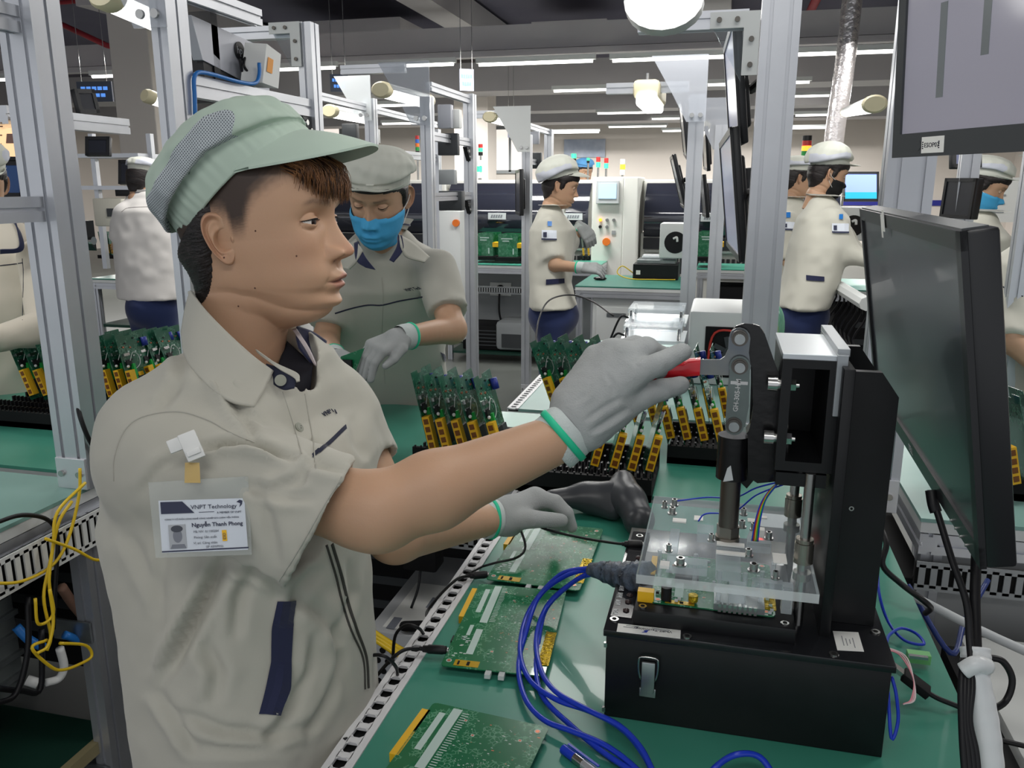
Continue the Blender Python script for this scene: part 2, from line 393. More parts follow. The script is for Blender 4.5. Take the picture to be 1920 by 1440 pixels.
def bench(label,x0,x1,y0,y1,z=.85,top=None,legs=True,perf=None,name='workbench',group='workbenches of the assembly lines',shelf=None,duct=None):
    t=thing(name,label,'workbench',((x0+x1)/2,(y0+y1)/2,0),group)
    px0=x0+(.034 if perf=='L' else 0)
    MB().box(((px0+x1)/2,(y0+y1)/2,z-.004),(x1-px0,y1-y0,.008)).build('mat_top',top or MATG,t)
    MB().box(((x0+x1)/2,(y0+y1)/2,z-.02),(x1-x0-.004,y1-y0-.004,.022)).build('board',WHTM,t)
    if perf=='L':
        mb=MB(); n=int((y1-y0)/.0275); p=(y1-y0)/n
        # strip with punched oval holes, built as ribs around each hole
        mb.box((x0+.0045,(y0+y1)/2,z),(.009,y1-y0,.004)); mb.box((x0+.0300,(y0+y1)/2,z),(.010,y1-y0,.004))
        for k in range(n):
            yc=y0+(k+.5)*p; yb=y0+k*p
            mb.box((x0+.017,yb,z),(.018,p*.36,.004))
            for sx in(-1,1):
                for sy in(-1,1):
                    mb.add([(x0+.017+sx*.0085,yc+sy*p*.34,z+.002),(x0+.017+sx*.0085,yc+sy*p*.14,z+.002),(x0+.017+sx*.003,yc+sy*p*.34,z+.002)],[(0,1,2) if sx*sy<0 else (0,2,1)])
        mb.box((x0+.0015,(y0+y1)/2,z-.03),(.003,y1-y0,.06))
        mb.build('perforated_edge_strip',PERF,t)
        MB().box((x0+.018,(y0+y1)/2,z-.007),(.030,y1-y0,.002)).build('strip_backing',DRK,t)
    f=MB()
    for yy in(y0+.022,y1-.022): profile(f,(x0+.03,yy,z-.055),(x1-.03,yy,z-.055),(0,0,1),.044,.04)
    for xx in(x0+.022,x1-.022): profile(f,(xx,y0,z-.055),(xx,y1,z-.055),(0,0,1),.044,.04)
    f.build('rail_frame',ALU,t)
    if legs:
        for xx in(x0+.03,x1-.03):
            for yy in(y0+.03,y1-.03):
                g=MB(); profile(g,(xx,yy,0),(xx,yy,z-.03),(1,0,0),.04,.04); g.build('leg',ALU,t)
    if shelf:
        g=MB(); g.box(((x0+x1)/2,(y0+y1)/2,shelf),(x1-x0-.05,y1-y0-.05,.02)); g.build('shelf',mat('shelf_green',lin(20,60,48),0.6),t)
    return t
B_main=bench('green-topped workbench with punched white edge strip, carrying the black test fixture in front',-.412,.334,.35,1.66,perf='L',shelf=.3)
B_cross=bench('green-topped cross bench behind the cuff of the man, in front of the blue-masked woman',-1.32,.31,1.70,2.29,shelf=.25)
B_next=bench('pale-topped workbench with punched edge strip beyond the middle board racks',-.60,.30,2.33,3.52,top=MATL,perf='L',shelf=.3)
B_left=bench('pale green workbench at the lower left, tangled yellow wires hanging over its side',-2.3,-1.335,.35,1.49,top=MATL)
B_leftb=bench('green workbench behind the left post, holding the left row of yellow-jack boards',-2.6,-1.36,1.53,2.35)
B_right=bench('workbench at the right edge behind the cables, with aluminium front rail and slotted duct',.42,1.6,1.71,2.5,top=MATL)
B_test=bench('test bench with white drawer cabinet below, where the gloved woman works on a mouse',-.945,-.19,5.5,6.25,top=mat('teal_mat',lin(58,128,112),.4))
B_backl=bench('green-topped bench behind the first gloved woman, holding green board bins',-2.32,-.99,6.85,7.45,shelf=.07)
B_backm=bench('aluminium-edged bench behind the middle posts with a green board bin',-.19,.62,6.9,7.45)
B_farl=bench('bench with aluminium edge seen between the left post and the cap',-4.45,-3.2,5.1,5.9,shelf=.5)
B_backr=bench('aluminium bench where the black-masked woman works',.62,2.3,5.7,6.4)
B_farr=bench('bench far right carrying a dense row of boards by the blue stripe',1.2,2.6,3.3,3.9)
# under-edge ducts
def duct(label,a,b,h,m):
    a,b=V(a),V(b); d=(b-a).normalized(); o=d.cross(V((0,0,1))); o=o if (C0-a).dot(o)>0 else -o
    t=thing('slotted_cable_duct',label,'cable duct',a,None); duct_mb(a,b,h).build('slotted_face',m,t)
    L=(b-a).length; MB().box((a+b)/2-o*.012+V((0,0,-h/2)),(1,1,1),None,rot=Matrix(((d.x*L,o.x*.012,0),(d.y*L,o.y*.012,0),(0,0,h*.98)))).build('slot_shade',DRK,t)  # black box stands in for the shade behind the slots
duct('grey slotted cable duct under the aluminium rail at the right',(.42,1.70,.755),(1.6,1.70,.755),.05,GRY)
duct('white slotted cable duct along the left bench edge with yellow wires looped through',(-1.305,.4,.80),(-1.305,1.47,.80),.065,WHTM)
duct('grey slotted duct above the wall socket under the far bench',(-2.3,6.83,.66),(-1.02,6.83,.66),.05,GRY)
duct('dark slotted duct below the bare elbow of the man',(-1.1,1.69,.74),(-.42,1.69,.74),.05,GRY)
# cabinet under the test bench
t=thing('drawer_cabinet','light grey drawer cabinet with two recessed handles under the test bench','cabinet',(-.52,5.8,0))
MB().box((-.53,5.80,.42),(.60,.5,.70),bev=.006).build('body',WHTM,t)
for i,x in enumerate((-.665,-.38)):
    d=MB().box((x,5.541,.40),(.275,.016,.62),bev=.003).build('door',WHTM,t)
    MB().box((x,5.531,.655),(.13,.006,.028)).build('handle',ZINC,d)
# upright posts and their frames along the left line
def post(label,x,y,z0,z1,w=.08,h=.04,nw=2,side=(1,0,0),name='aluminium_post',group='upright aluminium posts',base=True):
    t=thing(name,label,'post',(x,y,z0),group)
    g=MB(); profile(g,(x,y,z0),(x,y,z1),side,w,h,nw,1); g.build('extrusion',ALU,t)
    if base:
        g=MB(); g.box((x,y-h/2-.003,z0+.035),(w*.95,.006,.07),bev=.001); g.build('foot_plate',ALU2,t)
        for s in(-1,1): MB().cyl((x+s*w*.28,y-h/2-.006,z0+.035),(x+s*w*.28,y-h/2-.012,z0+.035),.007,n=12).build('bolt',STEEL,t)
    return t
XL=-1.36
PL=post('broad aluminium post nearest the camera at the left, rising beside the seated rack of boards',XL,1.48,.85,2.4,.08,.08,2)

P1=post('aluminium post just behind the cap of the man, with a blue cable bound to it',XL,1.93,.85,2.4,.045,.09,1)
P2=post('aluminium post right of the orange-marked white box, far leg of the first monitor frame',XL,2.66,0,2.02,.05,.06,1)
P3=post('aluminium post with a clear lamp bracket above the blue-masked woman',XL,3.80,0,1.90,.05,.06,1)
P4=post('aluminium post right of the second monitor frame reaching down to the lower shelf',XL,4.48,0,1.98,.055,.07,1)
P5=post('slim aluminium post with white bracket left of the first gloved woman',XL,5.85,0,1.85,.06,.08,1)
P6=post('slim aluminium post directly above the white cap of the first gloved woman',XL,6.60,0,1.93,.06,.08,1)
post('slim post right of the first left frame, behind the bracket with a paper label',-2.05,4.75,0,2.0,.06,.06,1,base=False)
post('slim far post left of the five-colour signal tower',-2.05,5.9,0,1.9,.06,.06,1,base=False)
# legs below the left bench
t=thing('frame_upright','aluminium upright below the near left post, carrying two small brackets','upright',(XL,1.47,0))
g=MB(); profile(g,(XL+.015,1.45,0),(XL+.015,1.45,.80),(1,0,0),.045,.09,1,2); g.build('extrusion',ALU,t)
g=MB(); g.box((XL-.02,1.40,.52),(.10,.006,.05)); g.build('bracket',ZINC,t)
g=MB(); g.box((XL-.02,1.40,.12),(.10,.006,.10)); g.build('bracket',ZINC,t)
def bar(label,a,b,w=.03,h=.045,name='cross_bar',side=(0,0,1),group='aluminium cross bars of the monitor frames'):
    t=MB(); profile(t,a,b,side,h,w); return tag(t.build(name,ALU,None),label,'bar',group)
YB=onx(104,50,XL).y; ZB1=onx(60,45,XL).z; ZB2=onx(70,392,XL).z
bar('cross bar at the upper left corner ending in the near post',(XL,.9,ZB1),(XL,YB,ZB1),.03,.05)
bar('cross bar at the left edge level with the ear of the man',(XL,.9,ZB2),(XL,YB,ZB2),.03,.05)
bar('cross bar carrying the blue cable behind the top of the cap',(XL,1.97,1.752),(XL,2.63,1.752),.03,.055)
bar('upper cross bar of the first monitor frame, above the grey monitor back',(XL,1.97,1.98),(XL,2.35,1.98),.03,.045)
bar('top bar joining the corner plate of the first frame',(-1.75,2.66,1.995),(XL-.03,2.66,1.995),.04,.04,side=(0,0,1))
bar('upper cross bar of the second monitor frame beneath a small white box',(XL,3.83,1.73),(XL,4.45,1.73),.03,.04)
bar('lower cross bar of the second monitor frame, near the machine window',(XL,3.83,1.45),(XL,4.45,1.45),.03,.04)
bar('top bar of the second monitor frame',(XL,3.83,1.95),(XL,4.45,1.95),.03,.04)
bar('cross bar of the third frame, right above the white cap',(XL,5.9,1.67),(XL,6.57,1.67),.03,.04)
bar('top bar of the third monitor frame with a dark bracket',(XL,5.9,1.91),(XL,6.57,1.91),.03,.04)
bar('cross bar in front of the third left post, carrying a small white box',(-2.05,4.0,1.70),(-2.05,5.9,1.70),.03,.05)
bar('top bar behind the clear bracket, left of the third left post',(-2.05,4.0,1.95),(-2.05,5.9,1.93),.03,.04)
bar('long white rail crossing at head height behind the near left post',onx(0,215,-2.4),onx(232,238,-2.4),.06,.06)
bar('lower rail behind the near left post beside the orange screen',onx(40,265,-2.5),onx(75,275,-2.5),.03,.04)
# black corner gussets
def gusset(label,x,y,z,d=1,s=.05):
    t=thing('corner_bracket',label,'bracket',(x,y,z),'dark corner brackets of the frames')
    u=V((0,d,0)); o=V((x,y,z)); g=MB()
    g.prism([(0,0),(-s,0),(-s*.9,-s*.12),(-s*.1,-s),(0,-s*1.1)],o-V((.012,0,0)),u,(0,0,1),(1,0,0),.024,None); g.build('web',mat('bracket_dark',lin(45,46,48),.35,.5),t)
    MB().cyl(o+u*(-s*.7)+V((.012,0,-s*.3)),o+u*(-s*.7)+V((.02,0,-s*.3)),.009,n=12).build('bolt',STEEL,t)
    MB().cyl(o+u*(-s*.25)+V((.012,0,-s*.72)),o+u*(-s*.25)+V((.02,0,-s*.72)),.009,n=12).build('bolt',STEEL,t)
gusset('dark corner bracket under the upper left cross bar',XL,YB+.005,ZB1-.028,1,.075)
gusset('dark corner bracket under the lower left cross bar',XL,YB+.03,ZB2-.028,1,.06)
gusset('dark corner bracket under the bar behind the cap, on the second post',XL,2.63,1.722,1,.06)
gusset('small dark corner bracket on the fourth left post, upper',XL,4.45,1.705,1,.07)
gusset('small dark corner bracket on the fourth left post, lower',XL,4.45,1.425,1,.07)
# corner plate (white L plate with four bolts)
def lplate(label,x,y,z,s=1,L=.11,w=.035):
    t=thing('corner_plate',label,'bracket',(x,y,z),'white L-shaped corner plates')
    g=MB(); g.prism([(0,0),(-L,0),(-L,-w),(-w,-w),(-w,-L*1.25),(0,-L*1.25)],(x,y,z),(s,0,0),(0,0,1),(0,-1,0) if s>0 else (0,1,0),.004,WHTM)
    g.build('plate',WHTM,t)
    for a,b in((-.09,-.017),(-.05,-.017),(-.017,-.06),(-.017,-.115)): MB().cyl((x+s*a*L/.11,y-.004,z+b*L/.11),(x+s*a*L/.11,y-.009,z+b*L/.11),.006,n=10).build('bolt',DSTEEL,t)
    MB().prism([(-.035,-.03),(-.105,-.03),(-.035,-.15)],(x,y+.01,z),(s,0,0),(0,0,1),(0,1,0),.003).build('clear_gusset',ACR,t)
lplate('white L-shaped corner plate on top of the first monitor frame',XL-.01,2.625,2.02)
# right posts
PR=post('large aluminium post in the right half carrying the edge-on monitors',.10,2.12,.85,2.4,.085,.07,2,name='aluminium_post')
lplate('white L-shaped corner plate beside the upper edge-on monitor',.055,2.08,1.885,1,.11)
bar('top bar running left from the large right post toward the bright bench lamp',(-.22,2.1,1.87),(.03,2.1,1.87),.04,.04)
PR2=post('middle aluminium post with a mirror-like lamp bracket',-.155,4.3,0,1.93,.075,.05,1)
PR3=post('aluminium post just right of the middle lamp post',-.035,4.93,0,1.83,.075,.05,1)
PRC=post('wide pale aluminium post behind the two big monitors at the right',.335,1.76,.85,2.4,.085,.06,2)
post('aluminium post at the right edge in front of the far blue-masked woman',.86,2.72,0,2.2,.075,.05,2,base=False)
post('slim aluminium post left of the small far monitor at the right',.80,3.2,0,2.0,.06,.04,1,base=False)
# clear lamp brackets (bent plates on post tops)
def bracket(label,x,y,z,mt,s=.16,grp='plate lamp brackets on the posts',d=-1):
    t=thing('lamp_bracket',label,'bracket',(x,y,z),grp)
    MB().prism([(.045,0),(.045,.22*s/.16),(-s,.22*s/.16),(-s*.55,.10*s/.16),(-.045,0)],(x,y-.045,z-.06),(1,0,0),(0,0,1),(0,-1,0),.004).build('plate',mt,t)
    for q in(-.02,.02): MB().cyl((x+q,y-.05,z-.03),(x+q,y-.058,z-.03),.011,n=12).build('bolt',STEEL,t)
    return t
MIR=clear('bracket_clear',(.62,.64,.70),.42,.08)
bracket('mottled metal lamp bracket on the post behind the cap',XL,1.9,1.93,MIR,.16)
bracket('clear lamp bracket with bright edges on the third left post',XL,3.76,1.83,MIR,.20)
bracket('clear lamp bracket with a paper label behind the cap brim',-2.05,4.7,1.93,ACRE,.18)
bracket('pale lamp bracket with a yellow dot on the slim fifth left post',XL,5.8,1.79,WHTM,.22)
bracket('mirror-like lamp bracket on the middle post',-.155,4.27,1.86,MIR,.22)
bracket('grey lamp bracket with a white label on the post right of the middle',-.035,4.97,1.76,MIR,.2)
# bulkhead batten lamps over the benches
CREAM=mat('cream_cap',lin(225,215,180),.45); DIF=mat('lamp_diffuser',(1,1,1),emit=(1,.98,.94),es=6); HOUS=mat('lamp_housing',lin(232,233,232),.4)
def bench_lamp(label,a,b,r=.05,e=1.0):
    r=r*(.72 if r>.045 else 1)
    a,b=V(a),V(b); d=(b-a).normalized(); up=V((0,0,1)); s=d.cross(up).normalized(); up=s.cross(d)
    t=thing('bench_lamp',label,'lamp',a,'sealed tube lamps over the benches')
    n=20
    def ring(c,k,kk=1): return [c+s*r*k*1.15*math.cos(2*PI*i/n)+up*r*.85*k*kk*math.sin(2*PI*i/n) for i in range(n)]
    hh=MB(); rs=[]
    for c,k in((a,.85),(a+d*.015,1),(b-d*.015,1),(b,.85)):
        rs.append([c+s*r*k*1.15*math.cos(PI*i/(n-1))+up*r*.85*k*math.sin(PI*i/(n-1)) for i in range(n)])
    hh.loft(rs,None); hh.build('housing',HOUS,t,40)
    rs=[]
    for c,k in((a+d*.004,.8),(a+d*.02,.96),(b-d*.02,.96),(b-d*.004,.8)):
        rs.append([c+s*r*k*1.08*math.cos(PI*i/(n-1))-up*(r*.85*k*math.sin(PI*i/(n-1))+.001) for i in range(n)])
    MB().loft(rs,None).build('diffuser',DIF,t,40)
    for c,q in((a,-1),(b,1)):
        g=MB(); g.loft([ring(c-d*q*.03,.8),ring(c-d*q*.028,1.05),ring(c,1.05),ring(c+d*q*.012,.85)]); g.build('end_cap',CREAM,t,40)
    return t
ba=onx(1237,52,-.155); 
_l=bench_lamp('bright sealed lamp hanging overhead at the top, right of the middle',(-.095,.55,1.83),(-.095,1.25,1.74),.044)
for _o in list(KIDS(_l)):
    if _o.name.startswith('end_cap'): _o.data.materials[0]=HOUS; _o.scale=(1,.985,1)
bench_lamp('sealed lamp at the top left behind the post bracket, cream end cap',onx(195,-10,-1.62),onx(330,50,-1.6),.06)
bench_lamp('sealed lamp below the clear bracket on the third left post',onx(715,168,-1.62),onx(800,190,-1.62),.06)
bench_lamp('small sealed lamp below the pale bracket on the fifth left post',onx(918,219,-1.62),onx(968,232,-1.62),.06)
_t=thing('bench_lamp','square-ended cream lamp facing the camera on the middle arm','lamp',(-.43,4.1,1.85),'sealed tube lamps over the benches')
_c=ony(1211,172,4.2); MB().box(_c+V((0,.25,.015)),(.125,.5,.085),bev=.02).build('housing',CREAM,_t,40); MB().box(_c+V((.004,.215,-.035)),(.10,.46,.06),bev=.015).build('diffuser',DIF,_t,40); MB().cyl(_c+V((0,.05,.055)),_c+V((0,.05,.09)),.008).build('hook',STEEL,_t)
bench_lamp('half-hidden sealed lamp behind the middle bracket arm',(-.15,5.4,1.86),(-.17,6.0,1.84),.05)
bench_lamp('long sealed lamp on a slanting rail right of the foil duct',onx(1588,210,.75),onx(1640,195,.5),.05)
bench_lamp('far sealed lamp with cream cap left of the beige column base',onx(275,180,-2.6),onx(322,195,-2.55),.05)
bench_lamp('pale sealed lamp in the background left of the third left post',onx(618,208,-2.3),onx(690,222,-2.3),.06)
bar('arm holding the square-ended cream lamp at the middle post',(-.60,4.32,1.97),(-.2,4.32,1.97),.04,.05)
bar('arm above the sealed lamp of the third left post',(-1.78,3.8,2.03),(XL-.1,3.8,2.03),.03,.04)
bar('short arm above the sealed lamp of the fifth left post',(-1.75,5.85,1.99),(XL-.1,5.85,1.99),.03,.05)
for n,(px,py,y,pw) in enumerate([]): pass
# ================================================================ TEST FIXTURE WITH TOGGLE CLAMP
FX=thing('test_fixture','black bench-top test fixture with clear plate and red-handled toggle clamp, in front','test fixture',(.05,1.07,.85))
def screw(mb,p,d=(0,0,1),r=.0055,h=.002,m=STEEL):
    p=V(p); d=V(d).normalized(); mb.cyl(p,p+d*h,r,m,14); mb.cyl(p+d*h,p+d*(h+.0004),r*.55,DRK,6)
def capscrew(mb,x,y,z,r=.006,h=.010):
    mb.cyl((x,y,z),(x,y,z+.002),r*1.5,STEEL,16); mb.cyl((x,y,z+.002),(x,y,z+.002+h),r,STEEL,16); mb.cyl((x,y,z+.0022+h),(x,y,z+.0026+h),r*.55,DRK,6)
# base box
b=MB(); b.box((.052,1.0745,.908),(.326,.313,.116),bev=.0015); base=b.build('base_box',BAK,FX,40)
b=MB(); b.box((.052,1.0725,.969),(.332,.321,.009),bev=.001); lid=b.build('base_lid',mat('lid_black',lin(24,25,28),.18,spec=.5,noise=(14,.3,lin(40,41,45))),FX,40)
for p in ((-.104,.938),(-.014,.919),(.152,.921),(.207,.985),(-.098,1.2)):
    g=MB(); screw(g,(p[0],p[1],.9735)); g.build('screw',None,lid)
for z in (.86,.95): MB().box((-.1115,.918,z),(.004,.004,.006)).build('edge_notch',STEEL,base)
# latch
lt=MB(); lt.box((-.058,.9165,.893),(.020,.003,.012),ZINC,bev=.001); lt.box((-.058,.9145,.915),(.0165,.004,.042),ZINC,bev=.0015); latch=lt.build('latch',ZINC,FX,40)
w=MB(); w.tube([(-.067,.9135,.912),(-.0695,.9115,.925),(-.0695,.911,.940),(-.066,.911,.944),(-.050,.911,.944),(-.0465,.911,.940),(-.0465,.9115,.925),(-.049,.9135,.912)],.0013,n=8,sub=3); w.build('wire_loop',STEEL,latch,True)
# control strip on the left with LEDs
cp=MB(); cp.box((-.0965,1.08,.9745),(.026,.27,.0012)); cpo=cp.build('control_strip',mat('strip_black',lin(24,24,27),.1,spec=.7),FX)
for k,y in enumerate((.962,.985,1.003,1.022,1.052,1.075,1.098,1.12)):
    g=MB(); g.cyl((-.092,y,.975),(-.092,y,.9765),.0042,n=14); g.sphere((-.092,y,.9765),.0034,nu=12,nv=6,sc=(1,1,.6))
    g.build('indicator',LEDR if y in(1.022,1.098) else mat('led_off',lin(60,48,48),.3),cpo,True)
for k,(y,s) in enumerate([(.957,'TN'),(.982,'G 5'),(1.002,'TC1'),(1.022,'TTI'),(1.06,'WPS'),(1.10,'LAN')]):
    g=MB()
    for q in range(3): g.box((-.1045,y-.006+q*.005,.9753),(.0065,.0028-.0012*(q%2),.0004)); g.box((-.1045+.002*(q-1),y-.006+q*.005,.9753),(.0012,.0045,.0004))
    g.build('printed_marks',LGRY,cpo)
# labels
def label_plate(o,ux,uy,w,h,lines,par,name='paper_label',mt=PAPER,inkm=INK,al='CENTER',flip=False):
    ux=V(ux).normalized(); uy=V(uy).normalized(); n=ux.cross(uy); o=V(o)
    g=MB(); g.prism([(-w/2,-h/2),(w/2,-h/2),(w/2,h/2),(-w/2,h/2)],o,ux,uy,n,.0004); L=g.build(name,mt,par)
    t=MB()
    for s,sz,x,y in lines: add_text(t,s,sz,o+n*.0005+ux*x+uy*y,ux,uy,inkm)
    if lines: t.build('printed_text',inkm,L)
    return L
label_plate((-.0600,.9216,.9736),(-1,-.03,0),(.03,-1,0),.076,.0195,[('VNPT Technology',.0062,-.028,-.0045)],lid)
g=MB()
for k,(x,y,w_) in enumerate(((-.046,.9285,.022),(-.080,.9275,.016),(-.046,.9255,.018),(-.082,.9235,.018))): g.box((x,y,.9742),(w_,.0009,.0003))
g.build('fine_print',mat('faint_ink',lin(120,124,130),.7),lid)
g=MB(); g.prism([(0,0),(.006,.002),(.004,.004),(.008,.007),(.002,.006)],(-.060,.9225,.9742),(-1,0,0),(0,-1,0),(0,0,1),.0003); g.build('printed_mark',mat('logo_blue',lin(40,60,160),.6),lid)
label_plate((.172,.956,.9736),(0,-1,0),(1,.15,0),.044,.03,[],lid)
g=MB()
for k in range(4): g.box((.166+k*.004,.955-.002*(k%2),.9742),(.0008,.022-.006*(k%3),.0003))
g.build('handwritten_marks',mat('faint_ink',(0,0,0)),lid)
# lower nest slab
g=MB(); g.box((.015,1.02,.983),(.19,.175,.02),bev=.0012); slab=g.build('board_nest',BAK,FX,40)
for p in ((-.07,.943),(.098,.943)):
    g=MB(); screw(g,(p[0],p[1],.993),r=.005); g.build('screw',None,slab)
# mounting plate & gussets
g=MB(); g.box((.146,1.085,1.137),(.012,.25,.33),bev=.0008); g.build('upright_plate',BAK,FX,40)
for y,zt in ((1.0,1.292),(1.165,1.292)):
    g=MB(); g.prism([(.152,.974),(.207,.974),(.207,zt-.028),(.187,zt),(.152,zt)],(0,y,0),(1,0,0),(0,0,1),(0,1,0),.012)
    s=g.build('gusset_plate',BAK,FX); 
    k=MB(); screw(k,(.168,y-.0001,1.125),(0,-1,0),r=.003); k.build('screw',None,s)
g=MB(); g.prism([(.152,.974),(.2,.974),(.2,1.2),(.152,1.26)],(0,1.09,0),(1,0,0),(0,0,1),(0,1,0),.01); g.build('centre_rib',BAK,FX)
# carriage (slide) box, open to the front
y0,y1=.985,1.13
sb=MB()
sb.box((.0815,(y0+y1)/2,1.238),(.011,y1-y0,.135)); sb.box((.134,(y0+y1)/2,1.238),(.012,y1-y0,.135)); sb.box((.1075,(y0+y1)/2,1.3005),(.041,y1-y0,.010)); sb.box((.1075,(y0+y1)/2,1.1765),(.041,y1-y0,.012)); sb.box((.1075,y1-.004,1.238),(.041,.006,.112))
car=sb.build('slide_carriage',BAK,FX)
g=MB(); g.box((.1085,(y0+y1)/2+.002,1.3085),(.066,y1-y0,.007),bev=.0008); g.build('top_plate',mat('brushed_alu',lin(190,196,200),.32,.85),car)
g=MB(); g.box((.1405,(y0+y1)/2+.01,1.278),(.012,y1-y0+.03,.072),bev=.0006); g.box((.142,(y0+y1)/2+.02,1.315),(.014,y1-y0+.03,.009),bev=.0006); g.build('guide_block',mat('block_alu',lin(165,170,174),.4,.7),car)
for z in (1.272,1.206):
    g=MB(); g.cyl((.087,1.0,z),(.0935,1.0,z),.0075,n=6); g.cyl((.0935,1.0,z),(.0975,1.0,z),.004,n=12)
    g.cyl((.062,1.0,z),(.073,1.0,z),.0085,n=16); g.cyl((.073,1.0,z),(.076,1.0,z),.006,n=16); g.cyl((.0755,1.0,z),(.0875,1.0,z),.004,n=10)
    g.build('clamp_bolt',STEEL,car,40)
# arm below carriage with rods
g=MB(); g.prism([(.078,.985),(.135,.985),(.135,1.01),(.128,1.02),(.078,1.02)],(0,0,1.152),(1,0,0),(0,1,0),(0,0,1),.016); arm=g.build('lower_bracket',BAK,FX)
g=MB(); capscrew(g,.108,1.0,1.168,.005,.006); g.build('screw',None,arm)
for (x,y) in ((.117,.985),(.116,1.135)):
    g=MB(); g.cyl((x,y,.973),(x,y,1.17),.0062,n=20); rd=g.build('guide_rod',STEEL,FX,40)
    g=MB(); g.cyl((x,y,1.056),(x,y,1.082),.0115,n=24); g.cyl((x,y,1.0825),(x,y,1.087),.0105,n=24); g.cyl((x,y,1.034),(x,y,1.0435),.0108,n=24); g.build('bushing',mat('bushing_steel',lin(165,160,150),.25,.9),rd,40)
# clear press plate
PX0,PX1,PY0,PY1=-.076,.128,.903,1.165
g=MB(); g.box(((PX0+PX1)/2,(PY0+PY1)/2,1.050),(PX1-PX0,PY1-PY0,.0115)); 
g2=MB(); g2.box(((PX0+PX1)/2,(PY0+PY1)/2,1.050),(PX1-PX0,PY1-PY0,.0115),ACR)
pl=g2.build('clear_press_plate',ACR,FX)
pl.data.materials.append(ACRE)
for p in pl.data.polygons:
    if abs(p.normal.z)<.5: p.material_index=1
frost=clear('acrylic_frost',(.85,.88,.90),.22,.3)
g=MB()
for c,s in (((-.02,.98,1.037),(.05,.02,.014)),((.03,1.0,1.036),(.03,.07,.013)),((.0,1.09,1.036),(.022,.03,.014)),((.075,.95,1.034),(.035,.012,.018)),((.07,1.07,1.036),(.03,.022,.014)),((-.04,1.05,1.036),(.012,.06,.014)),((.04,.93,1.034),(.018,.02,.018)),((.098,.945,1.026),(.012,.014,.034))):
    g.box(c,s,frost)
g.build('clear_spacer_blocks',frost,pl)
for c,s in (((-.035,1.075,1.0575),(.018,.012,.002)),((.032,.985,1.0575),(.035,.009,.002)),((.032,1.012,1.0575),(.034,.010,.002)),((.09,.985,1.0575),(.016,.028,.001)),((.06,1.1,1.0575),(.010,.012,.001)),((.075,1.115,1.0575),(.012,.009,.001)),((-.045,.933,1.0575),(.011,.014,.004)),((.07,1.055,1.06),(.010,.011,.01)),((-.01,1.09,1.0575),(.012,.016,.001))): MB().box(c,s).build('paper_tab',PAPER,pl)
for (x,y,r) in ((-.027,.94,.0062),(-.045,1.132,.005),(-.046,1.10,.0055),(-.043,.975,.004),(.058,.945,.006),(.053,.985,.005),(.082,.93,.004),(.047,1.075,.005),(.08,1.045,.005),(.062,1.07,.0045),(.05,1.12,.0045),(-.058,1.12,.004),(.008,1.02,.004)):
    g=MB(); capscrew(g,x,y,1.056,r*.8,.008); g.build('cap_screw',None,pl,40)
g=MB()
for (x,y) in ((.085,1.0),(.02,.96),(-.055,1.0),(.05,.96),(.02,1.07),(-.01,1.0),(.07,.97)): g.cyl((x,y,1.004),(x,y,1.045),.003,frost,10)
g.build('clear_push_pin',frost,pl)
# plunger
g=MB(); g.cyl((.028,1.03,1.075),(.028,1.03,1.17),.0125,n=28); g.cyl((.028,1.03,1.075),(.028,1.03,1.062),.009,n=20); prd=g.build('plunger_rod',mat('gunmetal',lin(105,100,94),.3,.9),FX,40)
g=MB(); g.cyl((.028,1.03,1.062),(.028,1.03,1.076),.0145,n=6); g.cyl((.028,1.03,1.056),(.028,1.03,1.062),.0155,n=24); g.build('hex_nut',mat('nut',lin(135,130,122),.35,.9),prd,40)
# clamp body (black pressing) in XZ plane at y=1.03
def pz(px,py,y=1.03): p=ony(px,py,y); return (p.x,p.z)
CLB=mat('clamp_black',lin(15,15,17),.25,spec=.5,bump=(60,.15,.002))
def slab_px(mb,pts,y,th,m=None):
    P=[pz(a,b,y) for a,b in pts]; area2=sum(P[i][0]*P[(i+1)%len(P)][1]-P[(i+1)%len(P)][0]*P[i][1] for i in range(len(P)))
    if area2<0: P=P[::-1]
    mb.prism(P,(0,y+th/2,0),(1,0,0),(0,0,1),(0,-1,0),th,m)
arch=[(1371,640),(1372,625),(1380,614),(1393,608),(1412,607),(1424,611),(1432,622),(1448,668),(1462,710),(1472,735),(1472,880),(1455,900),(1430,880),(1400,915),(1385,900),(1405,860),(1405,800),(1408,720),(1408,680),(1396,650),(1385,648)]
g=MB(); slab_px(g,arch,1.045,.005); cb=g.build('clamp_frame_far',CLB,FX)
arch2=[(1405,650),(1424,618),(1432,622),(1448,668),(1463,712),(1476,735),(1476,880),(1440,905),(1412,912),(1400,905),(1402,830),(1440,760),(1428,700),(1408,668)]
g=MB(); slab_px(g,[(1368,640),(1370,622),(1380,611),(1395,606),(1412,607),(1424,611),(1434,626),(1450,672),(1464,712),(1478,740),(1478,870),(1452,902),(1420,905),(1405,895),(1402,880),(1402,812),(1406,800),(1412,760),(1410,690),(1400,665),(1390,655)],1.02,.005); cf=g.build('clamp_frame_near',CLB,FX)
g=MB(); a,b_=pz(1347,825),pz(1403,895)
g.cyl((.028,1.03,pz(1375,895)[1]),(.028,1.03,pz(1375,815)[1]),.0195,n=28); g.build('plunger_sleeve',CLB,FX,40)
g=MB(); p0=pz(1376,888); g.prism([(0,0),(.012,.003),(.008,.022),(.004,.018)],(.018,1.0105,p0[1]-.005),(1,0,0),(0,0,1),(0,-1,0),.0006); g.build('paint_chip',LGRY,FX)
